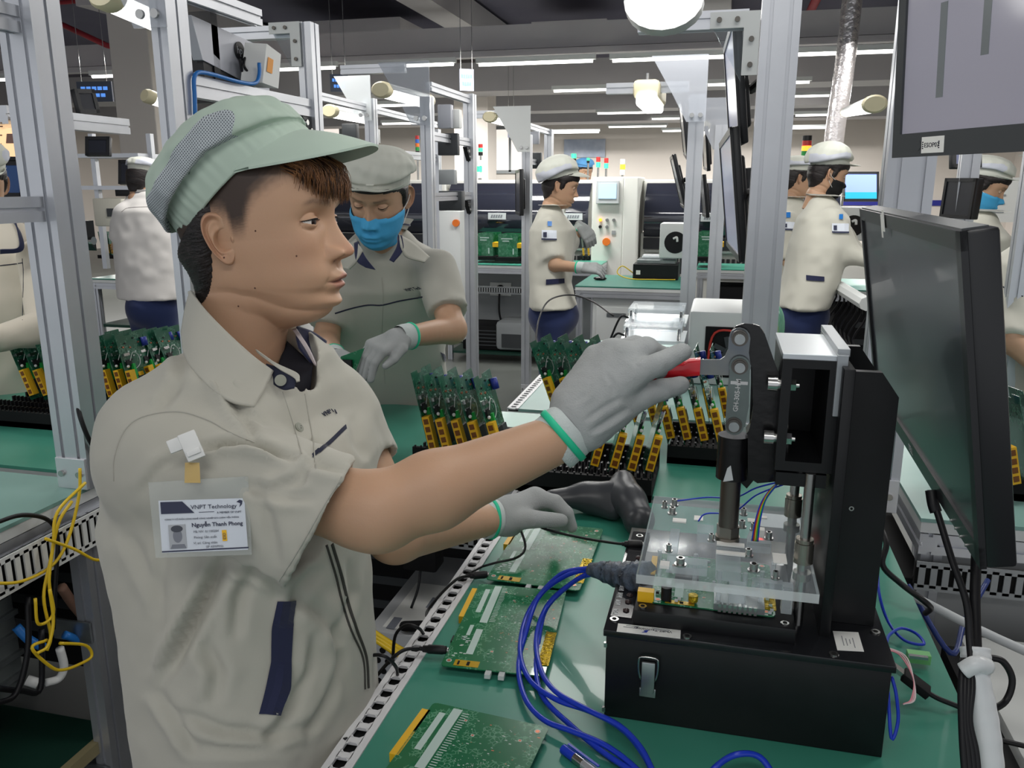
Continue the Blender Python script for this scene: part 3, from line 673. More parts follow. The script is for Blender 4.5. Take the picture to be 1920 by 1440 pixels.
# web folded edge
g=MB(); q0=pz(1404,812); q1=pz(1462,735)
g.prism([(0,0),(.004,0),(.004,.03),(0,.03)],(q0[0],1.018,q0[1]),((V((q1[0],0,q1[1]))-V((q0[0],0,q0[1]))).normalized().cross(V((0,1,0)))),(0,1,0),(V((q1[0],0,q1[1]))-V((q0[0],0,q0[1]))).normalized(),(V((q1[0],0,q1[1]))-V((q0[0],0,q0[1]))).length); g.build('folded_rib',CLB,FX)
# links (zinc)
def link(pts,y,th,name,par,m=ZINC):
    g=MB(); slab_px(g,pts,y,th); return g.build(name,m,par)
def rounded(cx,cy,r,a0,a1,n=10): return [(cx+r*math.cos(rad(a0+(a1-a0)*i/n)),cy-r*math.sin(rad(a0+(a1-a0)*i/n))) for i in range(n+1)]
hl=[(1312,674),(1350,674),(1359,668),(1365,655)]+rounded(1387,634,20,180,0,8)+[(1404,660),(1408,690),(1400,704),(1312,702)]
L1=link(hl,1.012,.004,'handle_lever',FX,mat('zinc_lever',lin(128,130,126),.3,.9,noise=(20,.6,lin(92,102,116))))
L2=link(rounded(1387,687,20,200,-20,12)+[(1404,760),(1397,800)]+rounded(1377,797,18,-10,-170,10)+[(1360,790),(1363,740)],1.006,.004,'connecting_link',FX,mat('link_zinc',lin(112,122,120),.33,.85,noise=(30,.5,lin(90,98,98))))
g=MB(); tx=ony(1376,772,1.003); d=(ony(1382,715,1.003)-tx).normalized(); tx=ony(1378,772,1.0035); add_text(g,'GH-305-HM',.0080,tx+V((.003,0,0)),d,V((-d.z,0,d.x)),STEEL,bold=.0002); g.build('stamped_text',mat('stamp_white',lin(225,228,225),.5),L2)
g=MB(); g.box(ony(1386,718,1.0042),(.020,.0008,.004)); g.build('pressed_step',STEEL,L2)
for (px,py,r) in ((1387,634,.0085),(1387,687,.0085),(1376,797,.0085)):
    c=ony(px,py,1.003); g=MB(); g.cyl((c.x,1.008,c.z),(c.x,1.0015,c.z),r*1.15,DSTEEL,28); g.cyl((c.x,1.0015,c.z),(c.x,.9985,c.z),r*.92,DSTEEL,28); g.cyl((c.x,.9985,c.z),(c.x,.993,c.z),r*.72,ZINC,28); g.build('pivot_pin',ZINC,L2,40)
# red dipped grip
g=MB(); P=[ony(1313,687,1.012),ony(1290,689,1.012),ony(1282,691,1.012),ony(1262,690,1.012),ony(1235,694,1.014),ony(1205,700,1.017),ony(1180,704,1.02)]
rings=[]
for i,(p,ra,rb) in enumerate(zip(P,(.0112,.0112,.0135,.0160,.0150,.013,.010),(.0085,.0085,.0125,.0150,.014,.012,.009))):
    rings.append([p+V((0,ra*.8*math.sin(2*PI*k/20),rb*math.cos(2*PI*k/20))) if i>1 else p+V((0,.007*max(-1,min(1,1.5*math.sin(2*PI*k/20))),.0102*max(-1,min(1,1.5*math.cos(2*PI*k/20))))) for k in range(20)])
g.loft(rings); g.build('red_grip',RED,FX,50)
# yellow foam & brush-like wire tuft beside the clamp
g=MB()
for k in range(46):
    a=ony(1448+RND.uniform(-4,4),828,1.06); b_=ony(1405+RND.uniform(0,40),870+RND.uniform(0,32),1.05)
    m_=(a+b_)/2+V((RND.uniform(-.003,.003),RND.uniform(-.01,.01),0)); g.tube([a,m_,b_],.0007,n=4,sub=3)
tag(g.build('fibre_tuft',mat('fibre',lin(215,212,180),.7),None,True),'pale frayed fibre tuft hanging beside the black clamp body','fibre tuft',kind='stuff')
# circuit board clamped in the nest is built in the board file
# ================================================================ HEADS
def skinmat(name,base,rough=.48):
    m=bpy.data.materials.new(name); m.use_nodes=True; nt=m.node_tree; b=nt.nodes['Principled BSDF']
    a=nt.nodes.new('ShaderNodeAttribute'); a.attribute_name='tint'
    nt.links.new(a.outputs['Color'],b.inputs['Base Color']); b.inputs['Roughness'].default_value=rough
    b.inputs['Subsurface Weight'].default_value=.12; b.inputs['Subsurface Radius'].default_value=(.010,.004,.002); b.inputs['Subsurface Scale'].default_value=.5
    b.inputs['Specular IOR Level'].default_value=.35
    n=nt.nodes.new('ShaderNodeTexNoise'); n.inputs['Scale'].default_value=420; tc=nt.nodes.new('ShaderNodeTexCoord'); nt.links.new(tc.outputs['Object'],n.inputs['Vector'])
    bp=nt.nodes.new('ShaderNodeBump'); bp.inputs['Strength'].default_value=.12; bp.inputs['Distance'].default_value=.001; nt.links.new(n.outputs[0],bp.inputs['Height']); nt.links.new(bp.outputs[0],b.inputs['Normal'])
    return m
SKM=skinmat('skin',None)
SKIN=np.array(lin(192,154,126)); SKINR=np.array(lin(186,132,108)); LIP=np.array(lin(170,112,103)); HAIRC=np.array(lin(34,29,30)); 
HAIR=mat('hair_black',lin(30,26,27),.45,noise=(90,.6,lin(46,38,36)),bump=(420,.5,.002))
EYEW=mat('eye_white',lin(225,218,212),.12,coat=.6); IRIS=mat('iris',lin(38,26,22),.08,coat=1); LASH=mat('eyelash',lin(25,20,20),.7)
def G(d,s): return np.exp(-(d/s)**2)
def kf(z,keys):
    k=sorted(keys); x=np.array([a for a,b in k]); y=np.array([b for a,b in k]); 
    # monotone cubic
    h=np.diff(x); d=np.diff(y)/h; m=np.zeros(len(x)); m[1:-1]=np.where(d[:-1]*d[1:]>0,2*d[:-1]*d[1:]/(d[:-1]+d[1:]+1e-12),0); m[0]=d[0]; m[-1]=d[-1]
    zc=np.clip(z,x[0],x[-1]); i=np.clip(np.searchsorted(x,zc)-1,0,len(h)-1); t=(zc-x[i])/h[i]
    return (2*t**3-3*t**2+1)*y[i]+(t**3-2*t**2+t)*h[i]*m[i]+(-2*t**3+3*t**2)*y[i+1]+(t**3-t**2)*h[i]*m[i+1]
EYEY,EYEZ=.0315,.018
def head_grid(q=1.0,neck=(-.19,.056,.052),female=0,lidclose=0.0,hair=True,nk=-.012,lean=0.0,xs=1.10,nose=.84):
    """returns P (rows,cols,3) and colours. X forward, Y left, Z up, origin between the ears"""
    zs=list(np.arange(neck[0],-.112,.004/q))+list(np.arange(-.112,-.068,.0012/q))+list(np.arange(-.068,.045,.00085/q))+list(np.arange(.045,.118,.003/q))
    zs=np.array(zs+list(.118+.017*np.sin(np.linspace(0,PI/2,14))))
    fr=list(np.arange(-.78,.78,.0085/q)); bk=list(np.linspace(.78,2*PI-.78,int(110*q))[:-1]); th=np.array(fr+bk)
    Z,T=np.meshgrid(zs,th,indexing='ij'); c,s=np.cos(T),np.sin(T)
    # jaw line height by direction
    side=np.abs(s)**3.6; zj=-.091+.024*side*(c>-1)+.03*np.clip(-c,0,1)
    pp=1+.75*np.clip((.093-np.abs(zj))/.03,0,1); ze=np.where(Z<0,-.098*np.clip(np.abs(Z)/np.abs(zj),0,2)**pp,Z)
    zt=np.clip(ze,-.098,.135)
    fx=kf(zt,[(.135,.004),(.131,.028),(.122,.052),(.10,.078),(.07,.0945),(.05,.0985),(.035,.0955),(.018,.091),(0,.0895),(-.02,.091),(-.031,.0925),(-.05,.095),(-.063,.0935),(-.074,.0885),(-.088,.0925),(-.094,.088),(-.098,.080)])
    bx=kf(zt,[(.135,.004),(.131,.034),(.122,.062),(.10,.084),(.07,.096),(.03,.099),(0,.093),(-.03,.082),(-.06,.070),(-.098,.06)])
    w=kf(zt,[(.135,.004),(.131,.028),(.122,.047),(.10,.066),(.07,.0745),(.03,.0735),(0,.0705),(-.03,.066),(-.055,.0625),(-.075,.058),(-.09,.050),(-.098,.045)])
    n=kf(zt,[(.135,2),(.05,2.25),(.02,2.35),(-.03,2.35),(-.06,2.25),(-.098,2.1)])
    a=np.where(c>0,fx,bx); rh=((np.abs(c)/a)**n+(np.abs(s)/w)**n)**(-1/n)
    u=np.clip((zj-Z)/.026,0,1); rh=rh*np.sqrt(np.clip(1-u**2,0,1))*(1-.0*u); under=Z<zj
    # neck section
    na,nb=neck[1],neck[2]; cx=nk+(Z+.06)*lean
    A=(c/na)**2+(s/nb)**2; B=-2*(c*cx)/na**2; Cc=(cx/na)**2-1; rn=(-B+np.sqrt(np.clip(B*B-4*A*Cc,1e-9,None)))/(2*A); rn=np.where(Z>-.02,rn*np.clip(1-(Z+.02)/.04,0.0,1),rn)
    k=.010+.020*np.clip((-Z-.01)/.07,0,1); h=np.clip(.5+.5*(rh-rn)/k,0,1); r=rn*(1-h)+rh*h+k*h*(1-h)*np.clip((-.0-Z)/.03,0,1)
    X=r*c; Y=r*s
    # face features
    F=np.clip((X-.02)/.03,0,1); ay=np.abs(Y); y0=Y.copy(); z=Z
    dx=np.zeros_like(X)
    dx-=.0085*G(ay-EYEY,.015)*G(z-.020,.0105)*F*1.15
    dx-=.003*G(ay-.018,.008)*G(z-.022,.009)*F
    dx+=.0035*G(ay-.027,.02)*G(z-.041,.007)*F
    dx+=.0040*G(ay-.046,.016)*G(z+.008,.016)*F
    dx+=.0030*G(ay-.038,.018)*G(z+.050,.020)*F
    nd=kf(z,[(.045,0),(.036,.002),(.026,.0045),(.018,.0075),(.008,.0125),(0,.0175),(-.010,.0245),(-.017,.0290),(-.0205,.0295),(-.0245,.0270),(-.0285,.018),(-.0315,.008),(-.036,.001),(-.04,0)])
    sg=kf(z,[(.05,.0075),(.026,.0062),(.015,.0065),(.0,.0085),(-.012,.0110),(-.02,.0125),(-.028,.0125),(-.04,.010)])
    dx+=nose*nd*np.exp(-np.abs(Y/sg)**2.3)*F
    dx+=.0115*G(ay-.0150,.0052)*G(z+.0222,.0070)*F
    dx-=.0035*G(ay-.0205,.0028)*G(z+.020,.007)*F       # alar groove
    dx-=.0075*G(ay-.0075,.0038)*G(z+.0300,.0028)*F      # nostril
    dx-=.0012*G(Y,.003)*G(z+.040,.006)*F
    lw=.0225
    up=np.clip(1-(ay/lw)**2,0,1)**.8
    zc=-.0565-.0012*(ay/lw)**2+.0006*np.cos(ay/lw*6)
    dx+=.0080*up*G(z-(zc+.0062),.0052)*F
    dx+=.0075*up*G(z-(zc-.0068),.0058)*F
    dx-=.0050*np.clip(1.15-(ay/lw)**2,0,1)*G(z-zc,.0015)*F
    dx-=.0022*G(ay-lw-.002,.004)*G(z-zc,.005)*F
    dx-=.0004*G(ay-.030+(z+.03)*.35,.006)*np.clip(G(z+.042,.016),0,1)*F
    dx+=.0030*G(Y,.014)*G(z+.088,.009)*F
    X=X+dx
    # eyes: lids pushed over the ball, almond opening pulled back
    op=np.zeros_like(X)
    for sgn in(1,-1):
        yc=sgn*EYEY; ex=.0742; rr=.0132
        d2=(Y-yc)**2+(z-EYEZ)**2; sp=ex+np.sqrt(np.clip(rr**2-d2,0,None)); m=(d2<rr**2)&(X>0)
        k=.0015; hh=np.clip(.5+.5*(sp-X)/k,0,1); X=np.where(m,X*(1-hh)+sp*hh+k*hh*(1-hh),X)
        uu=(Y-yc)*sgn/.0142      # + = outer corner
        upc=EYEZ+(.0047-.0062*lidclose)*np.clip(1-np.abs(uu+.05)**2.3,0,None)+.0006*uu
        loc=EYEZ-(.0036)*np.clip(1-np.abs(uu-.1)**2.2,0,None)+.0006*uu
        ins=np.clip(np.minimum(upc-z,z-loc)/.0008+.4,0,1)*(np.abs(uu)<1)*(X>0.05); op=np.maximum(op,ins); X=X-.0045*ins
        X=X-.0010*G(z-(upc+.0040),.0011)*np.clip(1.1-uu**2,0,1)*(X>.05)   # lid crease
        X=X+.0008*G(z-(upc+.0018),.0016)*np.clip(1.1-uu**2,0,1)*(X>.05)
        X=X-.0012*G(z-(loc-.0052-.001*uu),.0016)*np.clip(1-(uu)**2,0,1)*(X>.05)
    X=np.where(X>0,X*(1+(xs-1)*np.clip(X/.05,0,1)),X)
    P=np.stack([X,Y,Z],-1)
    # colour
    C=np.tile(SKIN,X.shape+(1,)).astype(float)
    def mixc(Cc,col,m): return Cc*(1-m[...,None])+np.array(col)*m[...,None]
    C=mixc(C,SKINR,.22*G(ay-.045,.02)*G(z+.015,.02)*F); C=mixc(C,SKINR,.5*G(Y,.013)*G(z+.020,.012)*F)
    lipm=up*(np.clip((z-(zc-.0115*up))/.001,0,1)*np.clip(((zc+.0095*up)-z)/.001,0,1))*F
    C=mixc(C,LIP,.75*np.clip(lipm,0,1)); C=mixc(C,lin(90,45,42),.7*up*G(z-zc,.0011)*F)
    C=mixc(C,lin(70,38,34),.75*G(ay-.0075,.0034)*G(z+.0302,.0022)*F)  # nostril shade painted into the skin tint
    bz=.0385+.004*np.clip((ay-.012)/.03,0,1)-.005*np.clip((ay-.040)/.012,0,1)
    rg=np.random.RandomState(3).rand(*X.shape)
    bm=np.clip(1.2*G(z-bz,.0034)*np.clip((ay-.012)/.004,0,1)*np.clip((.050-ay)/.008,0,1),0,1)*F
    C=mixc(C,lin(58,44,40),bm*(.45+.15*rg))
    C=mixc(C,lin(120,78,66),.5*np.clip(op,0,1)); 
    if hair:
        # hair line: distance above a line running temple -> sideburn -> behind ear -> nape
        hx=X; line=np.where(hx>.068,.066,np.where(hx>.03,.066-(.068-hx)*1.05,np.where(hx>.012,-.002,np.where(hx>-.02,.03,.03-(-.02-hx)*1.6))))
        line=kf(hx,[(-.12,-.085),(-.06,-.065),(-.035,-.03),(-.018,.022),(.0,.018),(.008,-.002),(.018,.0),(.034,.034),(.05,.048),(.068,.058),(.085,.064),(.12,.066)])+.004*(rg-.5)
        hm=np.clip((z-line)/.020,0,1)
        C=mixc(C,HAIRC,np.clip(hm*.93*np.clip(.4+(z-line)/.05,0,1),0,1))
    return P,C,op
def grid_faces(n,m):
    i,j=np.meshgrid(np.arange(n-1),np.arange(m),indexing='ij'); j2=(j+1)%m
    return np.stack([i*m+j,i*m+j2,(i+1)*m+j2,(i+1)*m+j],-1).reshape(-1,4)
def ear_geo(n=26,m=56):
    """right ear facing -Y (y=-h); x forward, z up; centred on the ear"""
    rho=np.linspace(0,1,n); th=np.linspace(0,2*PI,m,endpoint=False); R,T=np.meshgrid(rho,th,indexing='ij')
    c,s=np.cos(T),np.sin(T)      # c: forward, s: up
    rx=.0165+.0025*np.clip(s,0,1)-.0035*np.clip(-s,0,1); rz=.0325
    X=R*rx*c-(.0045*R*np.clip(s,-1,1)); Z=R*rz*s
    X+= -.002*np.clip(-s,0,1)*R
    back=np.clip(.35-c,0,1)/1.35; lobe=np.clip(-s-.55,0,.45)/.45
    h=.0075+.006*R*np.clip(-c+.2,0,1.2)
    hel=np.clip((.6-c)*1.2,0,1)*(1-lobe); h+=.0048*G(R-.90,.075)*hel; h-=.0035*G(R-.72,.085)*hel
    cx,cz=.002,-.003; dc=np.sqrt(((X-cx)/.0085)**2+((Z-cz)/.0115)**2); h-=.0125*np.exp(-dc**3.5)
    an=G(dc-1.18,.22)*np.clip((.5-c),0,1)*(Z>-.018); h+=.0035*an
    h-=.003*G(np.sqrt(((X+.001)/.006)**2+((Z-.0165)/.006)**2),.9)
    h+=.0045*G((X-.0125)/.003,1)*G((Z+.0035)/.0045,1)
    h+=.0025*G((X-.004)/.004,1)*G((Z+.0155)/.004,1)
    h+=.002*lobe*G(R-.7,.3)
    h=np.where(R>.955,h-(R-.955)/.045*.004,h)
    front=np.stack([X,-h,Z],-1)
    bk=np.stack([X*.93,-(h-.0045)*np.clip(1.2-R*.2,0,1)+0*h,Z*.95],-1); bk[...,1]=np.minimum(bk[...,1]+0,front[...,1]+.004)
    bk=np.stack([X*.8+.003,np.full_like(X,.004),Z*.8],-1)
    allr=np.concatenate([front,(front[-1:]*np.array([.97,1,.97])+np.array([0,.0045,0])),(bk[-1:])],0)
    F=grid_faces(allr.shape[0],m)
    C=np.tile(SKIN,(allr.shape[0],m,1)); rim=np.concatenate([np.clip(G(R-.9,.15)*hel+.4*lobe,0,1),np.ones((2,m))*.5],0)
    C=C*(1-.45*rim[...,None])+SKINR*.45*rim[...,None]
    pit=np.concatenate([np.exp(-((X-.005)/.006)**2-((Z+.001)/.008)**2),np.zeros((2,m))],0); C=C*(1-.75*pit[...,None])+np.array(lin(110,58,48))*.75*pit[...,None]  # shade of the ear hollow painted into the tint
    return allr.reshape(-1,3),F,C.reshape(-1,3)
def join(parts):
    Ps,Fs,Cs=[],[],[]; n=0
    for P,F,C in parts:
        Ps.append(P); Fs.append(np.asarray(F)+n); Cs.append(C); n+=len(P)
    return np.concatenate(Ps),[tuple(f) for q in Fs for f in q.tolist()],np.concatenate(Cs)
def head_parts(q=1.0,ear_sc=1.0,ears=(-1,1),**kw):
    P,C,op=head_grid(q,**kw); n,m=P.shape[:2]
    out=[(P.reshape(-1,3),grid_faces(n,m),C.reshape(-1,3))]
    for sgn in ears:
        E,F,Ce=ear_geo(int(26*min(1,q)+4),int(56*min(1,q)+8)); E=E*ear_sc
        a=rad(24); R=np.array([[math.cos(a),-math.sin(a),0],[math.sin(a),math.cos(a),0],[0,0,1]])   # flare outward at the back
        t=rad(-9); Rt=np.array([[math.cos(t),0,math.sin(t)],[0,1,0],[-math.sin(t),0,math.cos(t)]])
        E=E@Rt.T@R.T+np.array([-.012,-.0685,.004])
        if sgn>0: E=E*np.array([1,-1,1]); F=F[:,::-1]
        out.append((E,F,Ce))
    return out,P
def eyes_mb(R,O,sgns=(1,-1),look=(1,0,0),lash=True,lidclose=0.0,sc=1.0):
    """R: 3x3 np head axes (columns), O origin"""
    w=lambda p: V(O+R@(np.array(p)*sc))
    out=[]
    for s in sgns:
        mb=MB(); c=np.array([.0742*1.10+.0004,s*EYEY,EYEZ]); nu,nv=28,18; rr=.0122; vs=[];
        lk=np.array(look,float); lk/=np.linalg.norm(lk); up=np.array([0,0,1.]); sd=np.cross(up,lk); sd/=np.linalg.norm(sd); up=np.cross(lk,sd)
        rows=[0,.12,.22,.36,.5,.62,.8,1.0,1.25,1.5,1.8]
        for a in rows:
            for k in range(nu):
                t=2*PI*k/nu; d=lk*math.cos(a)+(sd*math.cos(t)+up*math.sin(t))*math.sin(a); vs.append(w(c+d*rr*(1.03 if a<.4 else 1)))
        for i in range(len(rows)-1):
            mt=IRIS if rows[i+1]<=.5 else EYEW
            mb.add([],[],mt); k0=mb.mi(mt)
            for k in range(nu): mb.f.append((i*nu+k,i*nu+(k+1)%nu,(i+1)*nu+(k+1)%nu,(i+1)*nu+k)); mb.m.append(k0)
        mb.v=[tuple(v) for v in vs]; out.append(('eyeball',mb,None))
        if lash:
            lb=MB(); pts=[]
            for k in range(13):
                uu=-.95+1.95*k/12; y=s*(EYEY+uu*.0142); z=EYEZ+(.0047-.0062*lidclose)*max(0,1-abs(uu+.05)**2.3)+.0006*uu+.0003
                x=.0742+math.sqrt(max(0,.0131**2-(y-s*EYEY)**2-(z-EYEZ)**2))+.0004; pts.append((x*1.10,y,z))
            lb.tube([w(p) for p in pts],.00062*sc,n=5,sub=3)
            for k in range(2,26):
                uu=-.85+1.85*k/26; f=k/26*12; i=min(11,int(f)); p=np.array(pts[i])*(1-(f-i))+np.array(pts[i+1])*(f-i)
                q=p+np.array([.0032,s*.0014*uu,-.0012 if lidclose<.5 else -.004]); lb.tube([w(p),w((p+q)/2+np.array([0,0,-.0008])),w(q)],lambda t:.00022*(1-t)+.00003,n=4,sub=2)
            out.append(('eyelashes',lb,LASH))
    return out

def capcloth(name,col,dots=True):
    m=mat(name,col,.8,sheen=.15,bump=(900,.08,.001)); return m
def meshcloth(name,col,dark,base,pitch=.0026):
    """open knit panel: dark holes in a regular grid of the panel's own plane"""
    m=bpy.data.materials.new(name); m.use_nodes=True; nt=m.node_tree; b=nt.nodes['Principled BSDF']; b.inputs['Roughness'].default_value=.8
    u=nt.nodes.new('ShaderNodeAttribute'); u.attribute_name='knit'; sp=nt.nodes.new('ShaderNodeSeparateXYZ'); nt.links.new(u.outputs['Vector'],sp.inputs[0])
    def mth(op,a,bb=None,v=None):
        n=nt.nodes.new('ShaderNodeMath'); n.operation=op; nt.links.new(a,n.inputs[0])
        if bb is not None: nt.links.new(bb,n.inputs[1])
        if v is not None: n.inputs[1].default_value=v
        return n.outputs[0]
    k=2*PI/pitch
    su=mth('SINE',mth('MULTIPLY',sp.outputs[0],v=k)); sv=mth('SINE',mth('MULTIPLY',sp.outputs[1],v=k)); pr=mth('ADD',su,sv); g=mth('GREATER_THAN',pr,v=.55)
    mx=nt.nodes.new('ShaderNodeMix'); mx.data_type='RGBA'; mx.inputs[6].default_value=tuple(col)+(1,); mx.inputs[7].default_value=tuple(dark)+(1,)
    nt.links.new(g,mx.inputs[0]); m2=nt.nodes.new('ShaderNodeMix'); m2.data_type='RGBA'; m2.inputs[6].default_value=tuple(base)+(1,); nt.links.new(mx.outputs[2],m2.inputs[7])
    at=nt.nodes.new('ShaderNodeAttribute'); at.attribute_name='panel'; gt=mth('GREATER_THAN',at.outputs['Fac'],v=.5); nt.links.new(gt,m2.inputs[0]); nt.links.new(m2.outputs[2],b.inputs['Base Color']); return m
CAPG=capcloth('cap_sage',lin(180,198,184)); KNIT=meshcloth('cap_mesh_panel',lin(186,194,198),lin(92,98,106),lin(180,198,184))
def make_cap(parent,R,O,cloth=None,knit=None,tilt=40,ra=.114,ry=.097,rn=.108,visor=1,q=1.0,sc=1.0,off=(0,0),ex=2.3,vy=.080,vx=.165,vz=.106,name='work_cap',seed=1,hang=.13,rb=.104):
    cloth=cloth or CAPG; knit=knit or KNIT
    w=lambda p: (O+(np.asarray(p)*sc)@R.T)
    ta=rad(tilt); a=np.array([math.cos(ta),0,math.sin(ta)]); n=np.array([-math.sin(ta),0,math.cos(ta)]); o=np.array([off[0],0,.05+off[1]])
    nt_=int(220*q); nv=int(52*q); th=np.linspace(0,2*PI,nt_,endpoint=False)
    v=np.linspace(0,1,nv); V_,T=np.meshgrid(v,th,indexing='ij'); c,s=np.cos(T),np.sin(T)
    rs=np.random.RandomState(seed)
    def sn(k,ph): return np.sin(T*k+ph)
    puck=(sn(47,.3)+.7*sn(61,1.2)+.6*sn(29,2.))*.0006*(1-.6*np.clip(c,0,1))
    A=np.where(c>0,.112,.099)*c; Y=.0815*s; N0=.047-.030*np.clip(c-.25,0,1)
    hg=hang*np.clip(-c+.5,0,1.3)
    phi=-hg+(PI/2+hg)*np.clip((V_-.12)/.88,0,1)
    cp=np.sign(np.cos(phi))*np.abs(np.cos(phi))**(2/ex); sp=np.sign(np.sin(phi))*np.abs(np.sin(phi))**(2/ex)
    den=(np.abs(c)**2.4+np.abs(s)**2.4)**(1/2.4)
    dA=np.where(c>0,ra,rb)*cp*c/den; dY=ry*cp*s/den; dN=N0+(rn-N0)*sp
    k=np.clip(V_/.16,0,1); k=k*k*(3-2*k)
    AA=A*(1-k)+dA*k; YY=Y*(1-k)+dY*k; NN=N0*(1-k)+dN*k
    wr=.0016*np.sin(T*9+V_*7+1.3*np.sin(T*4))+.0014*np.sin(V_*23+T*5)+ .0010*np.sin(T*17-V_*11)
    fac=np.sin(np.clip(V_,0,1)*PI)**.6*.8
    rad_=1+(wr*fac*1.3+puck*2*np.exp(-V_/.12))/.1
    AA*=rad_; YY*=rad_
    P=AA[...,None]*a+YY[...,None]*np.array([0,1.,0])+NN[...,None]*n+o
    # band
    nb=int(12*q)+2; vb=np.linspace(0,1,nb); VB,TB=np.meshgrid(vb,th,indexing='ij'); c2,s2=np.cos(TB),np.sin(TB)
    AB=np.where(c2>0,.109,.098)*c2; YB=.0795*s2+.002*VB*s2; NB=.008-.010*np.clip(c2-.3,0,1)+(.039-.022*np.clip(c2-.25,0,1))*VB
    pk=1+((np.sin(TB*47+.3)+.7*np.sin(TB*61+1.2)+.6*np.sin(TB*29+2))*.0006*np.clip(1-.7*c2,0,1)*np.sin(VB*PI*.5)**.5+.0025*np.sin(VB*PI)*1)/.09
    AB*=pk; YB*=pk
    PB=AB[...,None]*a+YB[...,None]*np.array([0,1.,0])+NB[...,None]*n+o
    inner=PB[:1]*1.0; inner=inner+(o-inner)*.03+np.array([0,0,.004])
    allP=np.concatenate([inner,PB,P[1:]],0); F=grid_faces(allP.shape[0],nt_)
    Fi=np.arange(len(F)).reshape(allP.shape[0]-1,nt_); mi=np.zeros(len(F),int)
    rowv=np.concatenate([np.full(1+nb-1,-1.),v[1:]])[:allP.shape[0]-1]
    # knit panel on both sides between the band and the top strip
    pa=(allP-o)@a; pn=(allP-o)@n; py_=np.abs(allP[...,1]); rv=np.zeros(allP.shape[:2]); rv[1+nb:]=1
    up_=.070+.010*np.clip(pa/.08,-1,1)+.012*np.clip(-(pa+.05)/.05,0,1)
    pan=np.clip(.5+np.minimum.reduce([(up_-pn)/.004,(py_-.030)/.006,(.082-pa-18*(pn-.055)**2/.3)/.004,(rv-.5)*4]),0,1)
    top=len(allP.reshape(-1,3)); 
    ob=mesh_np(name,w(allP.reshape(-1,3)),F,knit,parent,True)
    kn=np.stack([((allP-o)@a),((allP-o)@n),allP[...,1]],-1).reshape(-1,3); kn[:,1]=kn[:,1]+.5*np.abs(kn[:,2])
    at=ob.data.attributes.new('knit','FLOAT_VECTOR','POINT'); at.data.foreach_set('vector',kn.astype(np.float32).ravel())
    at=ob.data.attributes.new('panel','FLOAT','POINT'); at.data.foreach_set('value',pan.astype(np.float32).ravel())
    if visor:
        nu,nw=int(70*q)+6,int(22*q)+4; u=np.linspace(-1,1,nu); vv=np.linspace(0,1,nw); UU,WW=np.meshgrid(u,vv,indexing='ij')
        yo=UU*vy; xo=vx-(vx-.040)*np.abs(UU)**3.2; zo=vz-.022*np.abs(UU)**2
        ti=UU*rad(72); ai=.110*np.cos(ti); yi=.081*np.sin(ti); ni=.012-.002*np.cos(ti)
        pi_=ai[...,None]*a+yi[...,None]*np.array([0,1.,0])+ni[...,None]*n+o
        po=np.stack([xo,yo,zo],-1)
        bl=WW[...,None]; S=pi_*(1-bl)+po*bl; S[...,2]+=.003*np.sin(WW*PI)*(1-np.abs(UU)**2)
        bot=S.copy(); bot[...,2]-=.0028; 
        Fg=[]
        for i in range(nu-1):
            for j in range(nw-1):
                k0=i*nw+j; Fg.append((k0,k0+nw,k0+nw+1,k0+1)); b0=nu*nw+k0; Fg.append((b0,b0+1,b0+nw+1,b0+nw))
        for i in range(nu-1):
            k0=i*nw+nw-1; Fg.append((k0,k0+nw,nu*nw+k0+nw,nu*nw+k0))
        vo=mesh_np('cap_visor',w(np.concatenate([S.reshape(-1,3),bot.reshape(-1,3)])),Fg,cloth,ob,True)
        vo.data.set_sharp_from_angle(angle=rad(50))
    return ob

def hair_shell(parent,R,O,P,fn,th=.007,sc=1.0,seed=2,name='hair',mt=None,xs=1.0,sm=0):
    """thickened copy of the scalp grid where fn(x,y,z)>0"""
    n,m=P.shape[:2]; X,Y,Z=P[...,0],P[...,1],P[...,2]; k=np.clip(fn(X,Y,Z),0,1)
    rs=np.random.RandomState(seed); nz=rs.rand(n,m)
    nrm=P-np.array([0,0,.04]); nrm/=np.linalg.norm(nrm,axis=-1,keepdims=True)
    Q=P+nrm*((th*k**.7+(.0016*nz-.0008)*(k>.2)-.003*(k<=0)))[...,None]
    F=grid_faces(n,m); kk=k.reshape(-1); keep=(kk[F]>0).any(1); F=F[keep]
    u,inv=np.unique(F,return_inverse=True); Q=(O+(Q.reshape(-1,3)[u]*sc)@R.T)
    Fi=inv.reshape(F.shape)
    if sm: Q=smooth_np(Q,Fi,sm,.6)
    return mesh_np(name,Q,Fi,mt or HAIR,parent,True)
def strands(parent,name,roots,mt,n=4,r=.0009):
    mb=MB()
    for pts in roots: mb.tube(pts,(lambda t,r=r:r*(1-t*.75)),n=n,sub=3)
    return mb.build(name,mt,parent,True)
